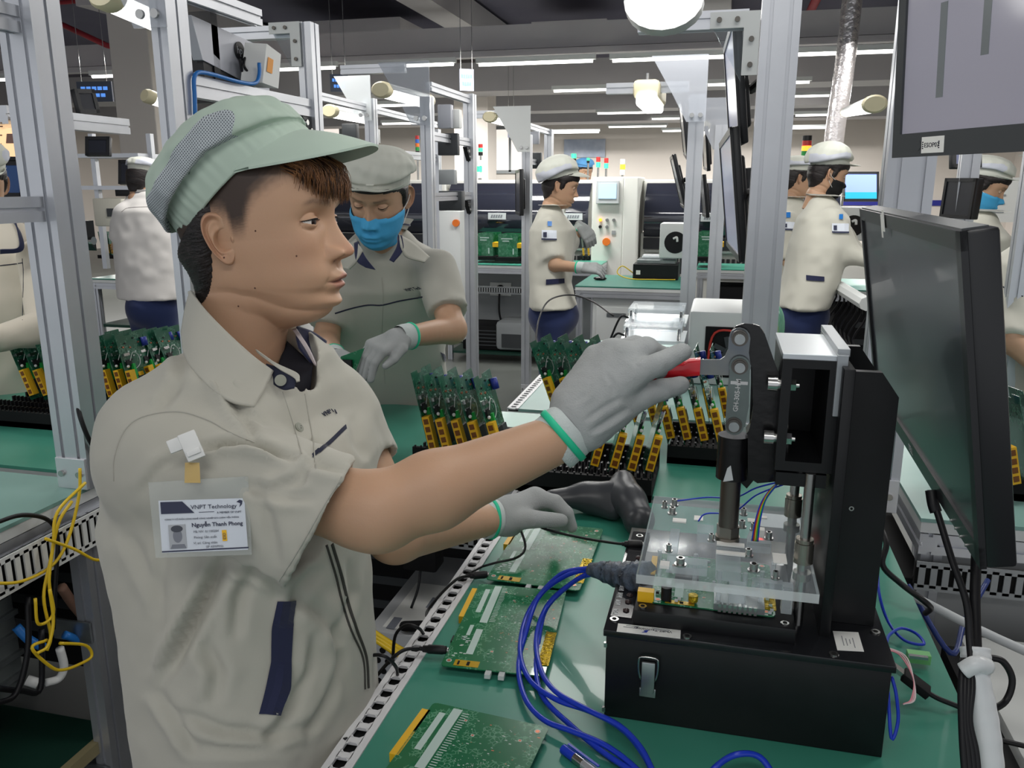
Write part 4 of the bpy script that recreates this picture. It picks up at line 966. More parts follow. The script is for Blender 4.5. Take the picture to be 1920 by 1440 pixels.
# ================================================================ BODIES AND CLOTHES
def hsh(p,s=0): 
    v=np.sin(p@np.array([127.1,311.7,74.7])+s)*43758.5453; return v-np.floor(v)
def vnoise(P,sc,seed=0):
    q=P*sc+seed*17.3; i=np.floor(q); f=q-i; f=f*f*(3-2*f); out=0
    for a in(0,1):
        for b in(0,1):
            for c in(0,1):
                w=(f[...,0] if a else 1-f[...,0])*(f[...,1] if b else 1-f[...,1])*(f[...,2] if c else 1-f[...,2])
                out=out+w*hsh(i+np.array([a,b,c]),seed)
    return out*2-1
def vnormals(P,F):
    N=np.zeros_like(P); a=P[F[:,0]];b=P[F[:,1]];c=P[F[:,2]]; n=np.cross(b-a,c-a)
    for k in range(F.shape[1]): np.add.at(N,F[:,k],n)
    return N/np.maximum(np.linalg.norm(N,axis=1,keepdims=True),1e-12)
def smooth_np(P,F,it=3,k=.5):
    E=np.concatenate([F[:,[0,1]],F[:,[1,2]],F[:,[2,3]],F[:,[3,0]]]); n=len(P)
    for _ in range(it):
        S=np.zeros_like(P); C=np.zeros(n); np.add.at(S,E[:,0],P[E[:,1]]); np.add.at(C,E[:,0],1)
        P=P+(S/np.maximum(C,1)[:,None]-P)*k
    return P
def cut(P,F,keepv):
    k=keepv[F].all(1); F=F[k]; u,inv=np.unique(F,return_inverse=True); return P[u],inv.reshape(F.shape),u
class Stack:
    """torso as a column of ellipses: keys (z, cx, cy, rf, rs), phi = heading of the chest"""
    def __init__(s,keys,phi): s.k=sorted(keys); s.phi=phi
    def sdf(s,p):
        z=p[...,2]; K=np.array(s.k); g=lambda i: np.interp(z,K[:,0],K[:,i])
        dx=p[...,0]-g(1); dy=p[...,1]-g(2); c,sn=math.cos(s.phi),math.sin(s.phi)
        f=(dx*c+dy*sn)/g(3); t=(-dx*sn+dy*c)/g(4); k=(np.abs(f)**2.3+np.abs(t)**2.3)**(1/2.3)
        d=(k-1)*np.minimum(g(3),g(4)); return np.maximum(d,np.maximum(z-K[-1,0],K[0,0]-z))
def crease(P,N,lines,only=True):
    """press folds into cloth along photo-traced lines (px,py), depth m, width px; ridge on one side"""
    Q=projn(P); toward=((np.array(CAM)-P)*N).sum(1)>0
    for pts,dp,wd in lines:
        best=np.full(len(P),1e9); sd=np.zeros(len(P))
        pts=[np.array(p,float) for p in pts]; L=sum(np.linalg.norm(pts[i+1]-pts[i]) for i in range(len(pts)-1)); acc=0; tt=np.zeros(len(P))
        for a,b in zip(pts[:-1],pts[1:]):
            ab=b-a; l=np.linalg.norm(ab); t=np.clip(((Q[:,:2]-a)@ab)/(l*l),0,1); d=Q[:,:2]-(a+t[:,None]*ab); r=np.linalg.norm(d,axis=1); side=np.sign(ab[0]*d[:,1]-ab[1]*d[:,0])
            m=r<best; best[m]=r[m]; sd[m]=side[m]; tt[m]=(acc+t[m]*l)/L; acc+=l
        env=np.sin(np.clip(tt,0,1)*PI)**.5
        s=best*sd; h=-np.exp(-(s/wd)**2)+.75*np.exp(-((s-1.7*wd)/(1.1*wd))**2)+.25*np.exp(-((s+1.7*wd)/(1.2*wd))**2)
        P=P+N*((h*dp*env*toward)[:,None])
    return P
from mathutils.bvhtree import BVHTree
class Surf:
    def __init__(s,P,F): s.b=BVHTree.FromPolygons([tuple(p) for p in P],[tuple(f) for f in F])
    def hit(s,px,py,off=.001):
        r=ray(px,py).normalized(); h=s.b.ray_cast(C0,r)
        if h[0] is None: return None,None
        n=h[1] if h[1].dot(r)<0 else -h[1]
        return h[0]+n*off,n
    def ribbon(s,mb,A,B,off=.0008,m=None,nseg=14,nw=3,th=.0006):
        """strip lying on the surface between photo polylines A and B"""
        def res(L):
            L=[V((a,b,0)) for a,b in L]; d=[0]
            for i in range(len(L)-1): d.append(d[-1]+(L[i+1]-L[i]).length)
            out=[]
            for k in range(nseg+1):
                t=d[-1]*k/nseg; i=max(0,min(len(L)-2,next((j for j in range(len(d)-1) if d[j+1]>=t),len(L)-2))); f=(t-d[i])/max(1e-9,d[i+1]-d[i]); out.append(L[i]*(1-f)+L[i+1]*f)
            return out
        a,b=res(A),res(B); rows=[]; last=None
        for p,q in zip(a,b):
            row=[]
            for j in range(nw+1):
                r=p*(1-j/nw)+q*(j/nw); h,n=s.hit(r.x,r.y,off)
                if h is None: h=last
                last=h; row.append(h)
            rows.append(row)
        if any(h is None for r in rows for h in r): return
        n0=len(rows[0]); vs=[v for r in rows for v in r]; fs=[(i*n0+j,i*n0+j+1,(i+1)*n0+j+1,(i+1)*n0+j) for i in range(len(rows)-1) for j in range(n0-1)]
        mb.add(vs,fs,m)
    def line(s,mb,pts,r,off=.0004,m=None,sub=6):
        P=spline([V((a,b,0)) for a,b in pts],sub); Q=[]
        for p in P:
            h,n=s.hit(p.x,p.y,off)
            if h is not None: Q.append(h)
        if len(Q)>2: mb.tube(Q,r,m,6,0)
def tri_quads(F): return F
CLO=lambda name,col: mat(name,col,.85,sheen=.2,bump=(700,.10,.0008))
SHIRT=CLO('shirt_beige',lin(181,179,168))
GLV=mat('glove_knit',lin(168,171,171),.85,bump=(520,.5,.0014),noise=(22,.7,lin(154,158,157)))
GLC=mat('glove_cuff',lin(196,204,202),.85,bump=(380,.5,.0015)); GLG=mat('glove_green_hem',lin(38,196,150),.6)
# ================================================================ THE MAN IN FRONT
MAN=thing('person','young man in a pale work shirt and green mesh cap gripping the red clamp handle','person',(-.62,.98,0))
HY=rad(4.0); HP=rad(-3)
def rotm(yaw,pitch=0,roll=0): return np.array(Matrix.Rotation(yaw,3,'Z')@Matrix.Rotation(pitch,3,'Y')@Matrix.Rotation(roll,3,'X'))
HR=rotm(HY,HP)
trg=np.array(dep(434,453,.985)); HO=trg-HR@np.array([.002,-.070,0])
hp,HG=head_parts(1.0,lidclose=.25,neck=(-.235,.060,.057),nk=-.022,lean=.28)
BODY=[((P@HR.T)+HO,F,C) for P,F,C in hp]
D=lambda a,b,d: np.array(dep(a,b,d))
def skin_sdf(fn,lo,hi,res,sm=2,col=SKIN,cfn=None):
    P,F=sdf_mesh(fn,lo,hi,res); P=smooth_np(P,F,sm); C=np.tile(col,(len(P),1))
    if cfn is not None: C=cfn(P,C)
    return P,F,C
def bbox(pts,pad): a=np.array(pts); return a.min(0)-pad,a.max(0)+pad
# ---- right arm (near)
S1,E1,W1=D(345,862,.955),D(712,962,.925),D(1058,818,.985)
Sn=D(322,862,.965)
def rarm(p):
    d=caps(p,Sn*1.0,E1,.040,.0415); fa=E1+(W1-E1)*.28
    d=smin(d,caps(p,E1+(S1-E1)*.03,fa,.040,.0425),.02); d=smin(d,caps(p,fa,W1,.0425,.0285),.02); return smin(d,caps(p,E1+np.array([0,0,-.004]),E1+(S1-E1)*.12+np.array([0,0,-.010]),.030,.030),.02)
lo,hi=bbox([S1,E1,W1],.07)
BODY.append(skin_sdf(rarm,lo,hi,.004))
# ---- left arm (far)
S2,E2,W2=D(640,805,1.20),D(742,1000,1.17),D(925,972,1.43)
def larm(p): return smin(caps(p,S2,E2,.050,.038),caps(p,E2,W2,.041,.027),.02)
lo,hi=bbox([S2,E2,W2],.07); BODY.append(skin_sdf(larm,lo,hi,.005))
# hidden chest under the shirt so the figure is one body
phi=rad(14.1-27+8)
keys=[]
for py,l,r in ((770,330,640),(800,290,668),(860,248,694),(950,225,692),(1050,252,682),(1150,274,684),(1250,286,690),(1350,300,695),(1440,305,700),(1560,318,708)):
    c=D((l+r)/2,py,1.065); hw=(r-l)/2*1.065/1550; rs=.172 if py>800 else .16; rf=math.sqrt(max(.004,(hw**2-(rs*math.sin(rad(25)))**2)))/math.cos(rad(25)); keys.append((c[2],c[0],c[1],rf,rs))
top=keys[0]; keys.append((top[0]+.03,top[1],top[2]-.0,top[3]*.86,top[4]*.86)); keys.append((top[0]+.052,top[1]+.004,top[2],top[3]*.6,top[4]*.6))
ST=Stack(keys,phi)
NB=D(505,700,1.06)
def inner(p): return smin(ST.sdf(p)+.035,caps(p,NB-np.array([0,0,.05]),NB-np.array([0,0,.12]),.045,.06),.03)
K=np.array(keys); lo=np.array([K[:,1].min()-.25,K[:,2].min()-.25,K[:,0].min()-.02]); hi=np.array([K[:,1].max()+.25,K[:,2].max()+.25,K[:,0].max()+.12])
BODY.append(skin_sdf(inner,lo,hi,.012))
P,F,C=join(BODY); mb_=mesh_np('body',P,F,SKM,MAN,True,C)
for nm,mb,mt in eyes_mb(HR,HO,look=(1,-.14,-.10),lidclose=.25): mb.build(nm,mt,mb_,True)
make_cap(MAN,HR,HO)
# moles
g=MB(); _sk=Surf(P,[f[:4] for f in F])
for px,py in ((479,433),(556,480),(478,540),(420,483),(447,574)):
    q,n=_sk.hit(px,py,0)
    if q is not None: g.sphere(q,.0011,None,8,6,(1,1,1))
g.build('moles',mat('mole',lin(88,56,46),.6),mb_)
# hair
ta=rad(40)
def hfn(x,y,z):
    line=kf(x,[(-.12,-.095),(-.06,-.075),(-.035,-.045),(-.024,.0),(-.016,.034),(.0,.034),(.010,.012),(.022,.010),(.032,.036),(.05,.052),(.068,.066),(.12,.075)])
    nn=-math.sin(ta)*x+math.cos(ta)*(z-.05)
    return np.clip((z-line)/.03,0,1)*np.clip((.012-nn)/.006,0,1)*(np.clip((-.018-x)/.012,0,1))
hs=hair_shell(MAN,HR,HO,HG,hfn,.009)
FRG=mat('fringe_brown',lin(112,76,52),.5,noise=(60,.8,lin(165,115,70))); FRD=mat('fringe_dark',lin(48,34,30),.5)
rt=[];rd=[]
W=lambda p: V(HO+HR@np.array(p))
for k in range(1500):
    y=RND.uniform(-.056,.058); f=1-(abs(y)/.085)**2.2; x0=.104*f**.5+RND.uniform(-.012,.004); z0=.086+RND.uniform(-.006,.010)
    L=RND.uniform(.028,.046)*(1 if y>-.035 else 1-(-.035-y)/.021*.5); sw=RND.uniform(-.004,.008)
    x1=x0+.010+RND.uniform(0,.006); x2=x1-.001+RND.uniform(-.002,.004)
    p=[W((x0-.006,y,z0)),W((x1,y+sw*.4,z0-L*.45)),W((x2,y+sw,z0-L))]
    (rt if RND.random()<.8 else rd).append(p)
strands(hs,'fringe',rt,FRG,3,.0007); strands(hs,'fringe',rd,FRD,3,.0007)
# ---- shirt
HA=D(604,944,.925); H1=D(590,997,.925)          # middle of the near sleeve hem
Sn=D(322,862,.965); 
hemn=(H1-Sn); hemn/=np.linalg.norm(hemn)
ha,hb=D(652,884,.93),D(530,1103,.905)
hdir=(hb-ha)/np.linalg.norm(hb-ha); hn=np.cross(hdir,np.array(ray(590,995))); hn/=np.linalg.norm(hn); hn*=np.sign(hn@hemn)
H2=D(705,925,1.17); N2=(H2-S2)/np.linalg.norm(H2-S2)
def shirt(p):
    d=ST.sdf(p)
    nz=np.cross(hemn,hdir)
    sl=np.maximum(smin(ecaps(p,Sn,H1+hemn*.06,.084,.064,nz,.92),caps(p,Sn,HA+(HA-Sn)*.2,.074,.0575),.02),(p-H1)@hn-.0)
    d=smin(d,caps(p,D(300,820,.985),D(420,770,1.0),.07,.06),.05)
    d=smin(d,sl,.011)
    d=smin(d,np.maximum(caps(p,S2+np.array([0,0,-.03]),H2,.072,.060),(p-H2)@N2+.045),.03)
    d=smin(d,caps(p,D(400,775,1.03),D(480,665,1.06),.075,.052),.04)
    d=smin(d,caps(p,D(620,770,1.16),D(530,680,1.09),.060,.05),.05)
    cv=np.maximum(smin(ecaps(p,H1-hemn*.05,H1+hemn*.2,.056,.056,nz,.92),caps(p,Sn,HA+(HA-Sn)*.6,.056,.0435),.02),-((p-H1)@hn+.055)); d=np.maximum(d,-cv)
    cv2=caps(p,H2-N2*.07,H2+N2*.2,.048,.048); d=np.maximum(d,-cv2)
    cn=caps(p,D(492,600,1.05),D(512,705,1.055),.066,.056); return np.maximum(d,-cn)
lo=np.minimum(K[:,1:3].min(0)-.26,[min(Sn[0],H1[0])-.12,Sn[1]-.13]); hi=np.maximum(K[:,1:3].max(0)+.26,[H1[0]+.2,H2[1]+.15])
P,F=sdf_mesh(shirt,[lo[0],lo[1],K[:,0].min()-.015],[hi[0],hi[1],K[:,0].max()+.17],.0046)
P=smooth_np(P,F,2)
N=vnormals(P,F)
CR=[([(405,835),(440,826),(480,842),(520,852)],.006,7),([(400,700),(432,740),(470,775),(500,800)],.004,8),([(418,1048),(470,1075),(522,1100)],.006,8),([(420,1050),(390,1120),(350,1190),(300,1290)],.006,12),([(650,1050),(660,1110),(640,1180)],.004,10),([(590,1180),(580,1260),(530,1370)],.005,11),([(640,1220),(620,1300),(570,1390)],.005,11),([(310,1010),(300,1080),(300,1160)],.004,14),([(372,842),(420,832),(470,836),(520,850)],.009,9),([(440,812),(500,840),(560,862)],.006,9),([(350,850),(300,880),(262,930)],.004,12),
 ([(520,1060),(500,960),(470,900)],.004,14),([(420,1045),(390,1110),(360,1170),(320,1260)],.010,16),([(560,1120),(600,1150),(640,1210)],.005,14),([(600,1060),(560,1110),(545,1180)],.005,14),
 ([(330,1330),(420,1370),(520,1380),(600,1350)],.006,12),([(350,1400),(450,1405),(560,1400)],.003,12),([(290,1290),(340,1360),(370,1420)],.006,12),([(560,1250),(540,1330),(500,1400)],.006,14),
 ([(640,1120),(630,1200),(650,1300)],.004,12),([(440,770),(470,800),(480,830)],.005,10),([(415,700),(440,760),(470,790)],.006,12),([(575,830),(600,870),(650,880)],.006,12),([(660,780),(670,830),(690,860)],.004,12),
 ([(240,1000),(270,1060),(300,1130)],.004,14),([(345,660),(335,720),(300,770)],.004,12),([(455,905),(520,930),(590,930)],.004,12),([(590,860),(560,900),(500,920)],.005,11),([(380,1200),(410,1260),(400,1320)],.006,16),([(480,1060),(450,1120),(440,1200)],.005,14)]
P=crease(P,N,[(a,b*1.5,c*.9) for a,b,c in CR])
P=P+N*(.0016*vnoise(P,26,1)+.0022*vnoise(P*np.array([1,1,.6]),11,2)+.0008*vnoise(P,55,3))[:,None]
P=smooth_np(P,F,1,.4)
keep=np.ones(len(P),bool); keep&=P[:,2]>K[:,0].min()+.004
Pc,Fc,_=cut(P,F,keep)
SH=Surf(Pc,Fc)
sh=mesh_np('work_shirt',Pc,Fc,SHIRT,MAN,True)
# sleeve hem turned edge, seams, piping
SEAM=mat('seam_dark',lin(120,118,112),.9); SEAML=mat('seam_light',lin(176,174,165),.9)
g=MB(); SH.line(g,[(213,902),(214,860),(232,810),(267,782),(333,772),(390,788),(430,810),(478,830)],.0008); SH.line(g,[(375,640),(372,660),(370,700)],.0006)
SH.line(g,[(640,894),(600,960),(560,1030),(523,1090)],.0007,m=SEAML); g.build('seam',SEAM,sh)
PIP=mat('navy_piping',lin(34,38,58),.8)
g=MB(); SH.ribbon(g,[(598,842),(625,818),(648,796)],[(600,850),(627,826),(650,804)]); SH.ribbon(g,[(585,852),(590,847),(598,840)],[(587,860),(592,855),(600,848)]); g.build('chest_stripe',PIP,sh)
g=MB(); SH.ribbon(g,[(520,1127),(508,1180),(507,1240),(497,1290),(485,1338)],[(554,1127),(548,1180),(545,1240),(543,1290),(524,1340)],.0022,nseg=30); 
tr=g.build('pocket_trim',mat('navy_trim',lin(26,32,66),.8,sheen=.3),sh)
g=MB(); SH.line(g,[(622,1020),(640,1080),(652,1130),(668,1180),(686,1232),(690,1290)],.0022); SH.line(g,[(612,1022),(630,1082),(642,1132),(658,1182),(680,1234),(684,1292)],.0016); g.build('zip',mat('zip_dark',lin(60,58,54),.6),sh)
g=MB(); SH.line(g,[(565,700),(575,760),(588,830),(592,880)],.0009); SH.line(g,[(530,735),(548,790),(566,850)],.0006,m=SEAML); SH.line(g,[(480,1350),(520,1345)],.0005,m=SEAML); g.build('placket_edge',SEAML,sh)
def disc(mb,p,n,r,h,m=None,k=20): mb.cyl(p,p+n*h,r,m,k); mb.cyl(p+n*h,p+n*(h+.0002),r*.72,SEAML if m is None else m,k)
for px,py in ((560,802),):
    p,n=SH.hit(px,py,.0); g=MB(); g.cyl(p,p+n*.002,.0062,None,22); g.cyl(p+n*.002,p+n*.0024,.0045,mat('button_inner',lin(150,152,140),.5),22)
    for a in(-1,1):
        for b in(-1,1): g.cyl(p+n*.0024+V((a*.0013,0,b*.0013)),p+n*.0027+V((a*.0013,0,b*.0013)),.0006,DRK,6)
    g.build('button',mat('button',lin(186,188,172),.35),sh)
p,n=SH.hit(607,782,.0012); u=(SH.hit(628,771,.0012)[0]-p).normalized()
g=MB(); add_text(g,'VNPT',.010,p,u,n.cross(u),PIP,bold=.0002); add_text(g,'7',.013,SH.hit(629,777,.0014)[0],u,n.cross(u),PIP,bold=.0003); g.build('chest_logo',PIP,sh)
# collar
def sheet(rows,th=.003):
    R=[spline([V(p) for p in r],8) for r in rows]; L=min(len(r) for r in R); mb=MB(); n=len(R); K2=8
    cols=[]
    for i in range(L): cols.append(spline([r[i] for r in R],K2) if n>2 else [R[0][i]*(1-k/6)+R[1][i]*(k/6) for k in range(7)])
    m=len(cols[0]); vs=[v for c in cols for v in c]; fs=[(i*m+j,i*m+j+1,(i+1)*m+j+1,(i+1)*m+j) for i in range(L-1) for j in range(m-1)]
    mb.add(vs,fs); return mb
def sheet_obj(name,rows,mt,par,th=.003,off=0):
    o=sheet(rows).build(name,mt,par,True); md=o.modifiers.new('t','SOLIDIFY'); md.thickness=th; md.offset=off; return o
Dv=lambda a,b,d: dep(a,b,d)
sheet_obj('collar_flap',[[Dv(358,545,1.06),Dv(378,572,.995),(Dv(425,622,.972)),(Dv(475,668,.968)),(Dv(512,696,.985))],
 [Dv(349,575,1.062),Dv(358,620,.985),Dv(395,680,.952),Dv(445,722,.948),Dv(496,730,.965)],
 [Dv(341,622,1.05),Dv(348,668,.975),Dv(382,716,.938),Dv(430,752,.930),Dv(476,764,.945)]],SHIRT,sh,.003)
sheet_obj('collar_stand',[[Dv(500,682,.998),Dv(530,692,.985),Dv(556,712,.985)],[Dv(497,708,.992),Dv(528,730,.978),Dv(552,728,.98)]],PIP,sh,.002)
sheet_obj('collar_edge',[[Dv(480,655,1.0),Dv(520,682,.985),Dv(558,700,.985),Dv(562,715,.983)],[Dv(484,662,.998),Dv(520,690,.983),Dv(550,708,.983),Dv(556,716,.981)]],SHIRT,sh,.003)
p=Dv(526,713,.975); n=-ray(526,713).normalized(); g=MB(); g.cyl(p,p+n*.0022,.0068,None,22); g.cyl(p+n*.0022,p+n*.0026,.005,mat('button_inner',(0,0,0)),22); g.build('button',mat('button',(0,0,0)),sh)
# far collar flap: navy lining folded out, pale stand edge
NAVL=mat('navy_lining',lin(24,30,66),.8,sheen=.3)
sheet_obj('collar_flap',[[Dv(556,612,1.09),Dv(585,622,1.105),Dv(612,640,1.12)],[Dv(556,632,1.075),Dv(580,655,1.09),Dv(607,655,1.11)],[Dv(560,652,1.07),Dv(583,680,1.075),Dv(594,683,1.085)]],NAVL,sh,.003)
sheet_obj('collar_edge',[[Dv(548,618,1.08),Dv(570,650,1.062),Dv(590,684,1.06)],[Dv(556,616,1.078),Dv(578,650,1.06),Dv(594,686,1.058)]],mat('collar_white',lin(205,196,198),.8),sh,.002)
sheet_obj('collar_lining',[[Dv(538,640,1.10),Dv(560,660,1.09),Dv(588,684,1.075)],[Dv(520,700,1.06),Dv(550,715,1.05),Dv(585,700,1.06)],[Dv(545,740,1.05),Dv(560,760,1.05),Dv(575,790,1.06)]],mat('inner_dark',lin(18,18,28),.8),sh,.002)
sheet_obj('collar_flap',[[Dv(352,548,1.07),Dv(370,548,1.085),Dv(392,556,1.09)],[Dv(362,560,1.05),Dv(380,565,1.06),Dv(400,575,1.06)]],SHIRT,sh,.003)
# ---- trousers and shoes (mostly outside the frame)
hipc=D(505,1500,1.07)
def legs(p):
    d=ell(p,(hipc[0],hipc[1],hipc[2]-.02),(.14,.17,.14))*1.0
    for s in(-1,1):
        h=np.array([hipc[0],hipc[1]+s*.085,hipc[2]-.06]); k=np.array([hipc[0]+.02,h[1],.46]); a=np.array([hipc[0]-.01,h[1],.07])
        d=smin(d,caps(p,h,k,.088,.062),.04); d=smin(d,caps(p,k,a,.062,.052),.03)
    return d
P,F=sdf_mesh(legs,[hipc[0]-.2,hipc[1]-.25,.0],[hipc[0]+.2,hipc[1]+.25,hipc[2]+.16],.014); mesh_np('trousers',P,F,NAVY,MAN)
for s in(-1,1): MB().sphere((hipc[0]+.06,hipc[1]+s*.085,.035),.05,None,sc=(2.5,.9,.72)).build('shoe',mat('shoe',lin(210,210,210),.6),MAN,True)
# ---- gloves
def glove(name,segs,lo,hi,res,extra=None,k=.010):
    def fn(p):
        d=None
        for sg in segs:
            a,b,ra,rb=sg[:4]; kk=sg[4] if len(sg)>4 else k
            q=caps(p,a,b,ra,rb) if len(sg)<6 else ecaps(p,a,b,ra,rb,sg[5],sg[6])
            d=q if d is None else smin(d,q,kk)
        return d
    P,F=sdf_mesh(fn,lo,hi,res); P=smooth_np(P,F,1,.5); N=vnormals(P,F); return P,F,N
d0=1.0; vw=np.array(ray(1120,720))
R_=[(D(1058,818,.987),D(1088,786,.985),.031,.036,.02,vw,.72),
 (D(1092,782,.985),D(1186,703,.975),.026,.0195,.014),(D(1085,772,.99),D(1172,672,.985),.027,.020,.014),(D(1078,762,1.0),D(1148,662,1.003),.026,.0185,.014),(D(1072,750,1.012),D(1118,672,1.02),.022,.017,.014),
 (D(1105,800,.985),D(1150,770,.985),.024,.021,.014),
 (D(1186,703,.972),D(1232,684,.962),.0155,.0130,.006),(D(1232,684,.962),D(1279,660,.968),.0130,.0110,.003),
 (D(1172,672,.985),D(1212,654,.988),.0165,.0145,.006),(D(1212,654,.988),D(1240,668,1.004),.0140,.0125,.003),(D(1240,668,1.004),D(1236,694,1.012),.0125,.0115,.003),
 (D(1148,660,1.003),D(1192,650,1.012),.0150,.0135,.005),(D(1192,650,1.012),D(1222,668,1.028),.0130,.012,.003),(D(1222,668,1.028),D(1215,700,1.032),.012,.011,.003),
 (D(1118,672,1.02),D(1160,658,1.035),.0135,.012,.005),(D(1160,658,1.035),D(1188,676,1.045),.0115,.011,.003),(D(1188,676,1.045),D(1182,704,1.046),.011,.010,.003),
 (D(1150,772,.985),D(1205,742,.988),.0205,.0155,.008),(D(1205,742,.988),D(1240,731,.994),.0155,.0135,.004),(D(1240,731,.994),D(1276,722,1.004),.0132,.0112,.003)]
lo,hi=bbox([s[0] for s in R_]+[s[1] for s in R_],.05)
P,F,N=glove('g',R_,lo,hi,.0021)
P=crease(P,N,[([(1095,790),(1130,765),(1165,745)],.0022,5),([(1105,812),(1140,790),(1180,765)],.0028,6),([(1080,755),(1100,740),(1110,720)],.0014,5),([(1135,700),(1150,720),(1150,745)],.0012,5),([(1195,690),(1190,680),(1205,668)],.0015,4)])
P=P+N*(.0006*vnoise(P,60,5)+.0004*vnoise(P,140,6))[:,None]
gl=mesh_np('glove',P,F,GLV,MAN)
def cuff(par,c0,c1,r0,r1,up,fl=.8,green=.75,w=.006):
    c0,c1=V(c0),V(c1); ax=(c1-c0).normalized(); u=V(up); u=(u-ax*u.dot(ax)).normalized(); v=ax.cross(u); n=48
    def ring(t,k=1): c=c0.lerp(c1,t); r=(r0+(r1-r0)*t)*k; return [c+u*r*math.cos(2*PI*i/n)*(1+.012*math.sin(i*12))+v*r*fl*math.sin(2*PI*i/n) for i in range(n)]
    g=MB(); g.loft([ring(-.02,.93),ring(0,1),ring(.25,1.02),ring(.6,1.0),ring(1,1.0),ring(1.25,.97),ring(1.5,.9)],cap=False); o=g.build('glove_cuff',GLC,par,True)
    L=(c1-c0).length; h=w/L; g=MB(); g.loft([ring(green-h/2,1.0),ring(green-h/2,1.05),ring(green,1.07),ring(green+h/2,1.05),ring(green+h/2,1.0)],cap=False); g.build('green_hem',GLG,o,True)
cuff(gl,D(1033,836,.985),D(1062,811,.985),.0355,.0365,(0,0,1),.85,.78,.0085)
# left glove on the second board
vl=np.array(ray(990,950))
L_=[(D(915,973,1.42),D(950,967,1.44),.030,.032,.02,vl,.8),(D(950,965,1.44),D(1003,936,1.455),.028,.022,.014),(D(952,972,1.445),D(1000,955,1.475),.028,.022,.014),
 (D(1003,934,1.452),D(1040,942,1.452),.0165,.014,.006),(D(1040,942,1.452),D(1062,962,1.45),.014,.0125,.003),(D(1062,962,1.45),D(1072,988,1.455),.0125,.0105,.003),
 (D(1005,940,1.478),D(1040,952,1.485),.015,.013,.006),(D(1040,952,1.485),D(1058,985,1.49),.013,.011,.003),
 (D(1003,955,1.49),D(1035,970,1.50),.014,.012,.005),(D(1035,970,1.50),D(1040,992,1.505),.012,.0105,.003),
 (D(955,975,1.425),D(1000,973,1.415),.020,.0155,.008),(D(1000,973,1.415),D(1052,977,1.425),.0155,.0125,.003)]
lo,hi=bbox([s[0] for s in L_]+[s[1] for s in L_],.045)
P,F,N=glove('g',L_,lo,hi,.0025); P=P+N*(.0006*vnoise(P,60,7))[:,None]
gl2=mesh_np('glove',P,F,GLV,MAN)
cuff(gl2,D(908,974,1.41),D(924,972,1.42),.0335,.034,(0,0,1),.85,.7,.006)
# ---- ID badge hanging from the near sleeve
_hs=[(SH.hit(a,b,0)[0]-C0).length for a in (300,380,455) for b in (910,960,1010,1040) if SH.hit(a,b)[0] is not None]
b0=C0+ray(378,985).normalized()*(min(_hs)-.004)
bn=(-ray(378,985)).normalized(); bn=(bn+V((0,0,.05))).normalized(); bu=V(dep(465,942,.86)-dep(297,946,.875)).normalized(); bu=(bu-bn*bu.dot(bn)).normalized(); bv=bn.cross(bu)
def bp(px,py,off=0.0):
    """point on the badge plane under a photo pixel"""
    r=ray(px,py); return C0+r*(((b0-C0).dot(bn))/r.dot(bn))+bn*off
BG=thing('id_badge','plastic-sleeved white ID badge clipped to the near sleeve of the man','badge',b0)
PH=[bp(278,905),bp(465,893),bp(472,1040),bp(292,1046)]
g=MB(); g.add([p-bn*.0008 for p in PH]+[p+bn*.0016 for p in PH],[(0,1,2,3),(7,6,5,4),(0,4,5,1),(1,5,6,2),(2,6,7,3),(3,7,4,0)]); g.build('clear_sleeve',POUCH,BG)
CD=[bp(297,939,.0005),bp(458,934,.0005),bp(465,1031,.0005),bp(304,1037,.0005)]
g=MB(); g.add(CD+[p+bn*.0006 for p in CD],[(0,3,2,1),(4,5,6,7),(0,1,5,4),(1,2,6,5),(2,3,7,6),(3,0,4,7)]); cdm=g.build('card',mat('card_white',lin(226,230,240),.5),BG)
ex=(CD[1]-CD[0]); ey=(CD[3]-CD[0]); 
def cp_(x,y,o=.0013): return CD[0]+ex*x+ey*y+bn*o
def poly(mb,pts,m): mb.add([cp_(*p) for p in pts],[tuple(range(len(pts)))],m)
INKB=mat('card_ink',lin(52,56,80),.7); GR2=mat('photo_grey',lin(120,124,134),.7); GR3=mat('photo_dark',lin(70,74,84),.7); GR4=mat('photo_light',lin(168,172,178),.7)
g=MB(); poly(g,[(.02,.03),(.27,.03),(.40,.26),(.02,.26)],INKB); poly(g,[(.0,.965),(1,.965),(1,.99),(0,.99)],INKB); 
poly(g,[(.90,.07),(.94,.03),(.975,.05),(.965,.12),(.93,.18),(.945,.10)],INKB); poly(g,[(.45,.245),(.63,.245),(.63,.255),(.45,.255)],INKB); g.build('card_print',INKB,cdm)
txu=ex.normalized(); txv=-ey.normalized(); g=MB(); W_=ex.length
def ct(s,x,y,sz,m=INKB,b=0): add_text(g,s,sz*W_,cp_(x,y,.0013),txu,txv,m,bold=b)
ct('VNPT Technology',.36,.185,.072); ct('A MEMBER OF VNPT',.66,.285,.032); ct('CÔNG TY CỔ PHẦN CÔNG NGHỆ CÔNG NGHIỆP BƯU CHÍNH VIỄN THÔNG',.055,.385,.0245)
ct('Nguyễn Thanh Phong',.355,.53,.068,b=.0001); ct('Mã NV: 01100204',.37,.645,.040,GR2); ct('Phòng: Sản xuất',.37,.755,.040,GR2); ct('Vị trí: Công nhân',.36,.865,.040,GR2); ct('(SP ASM/PKG)',.50,.94,.034,GR2)
g.build('card_text',INKB,cdm)
g=MB(); poly(g,[(.09,.475),(.285,.475),(.285,.935),(.09,.935)],GR4)
g.build('portrait_photo',GR4,cdm)
g=MB()
def cell(cx,cy,rx,ry,m,o): g.add([cp_(cx+rx*math.cos(2*PI*k/20),cy+ry*math.sin(2*PI*k/20),o) for k in range(20)],[tuple(range(20))],m)
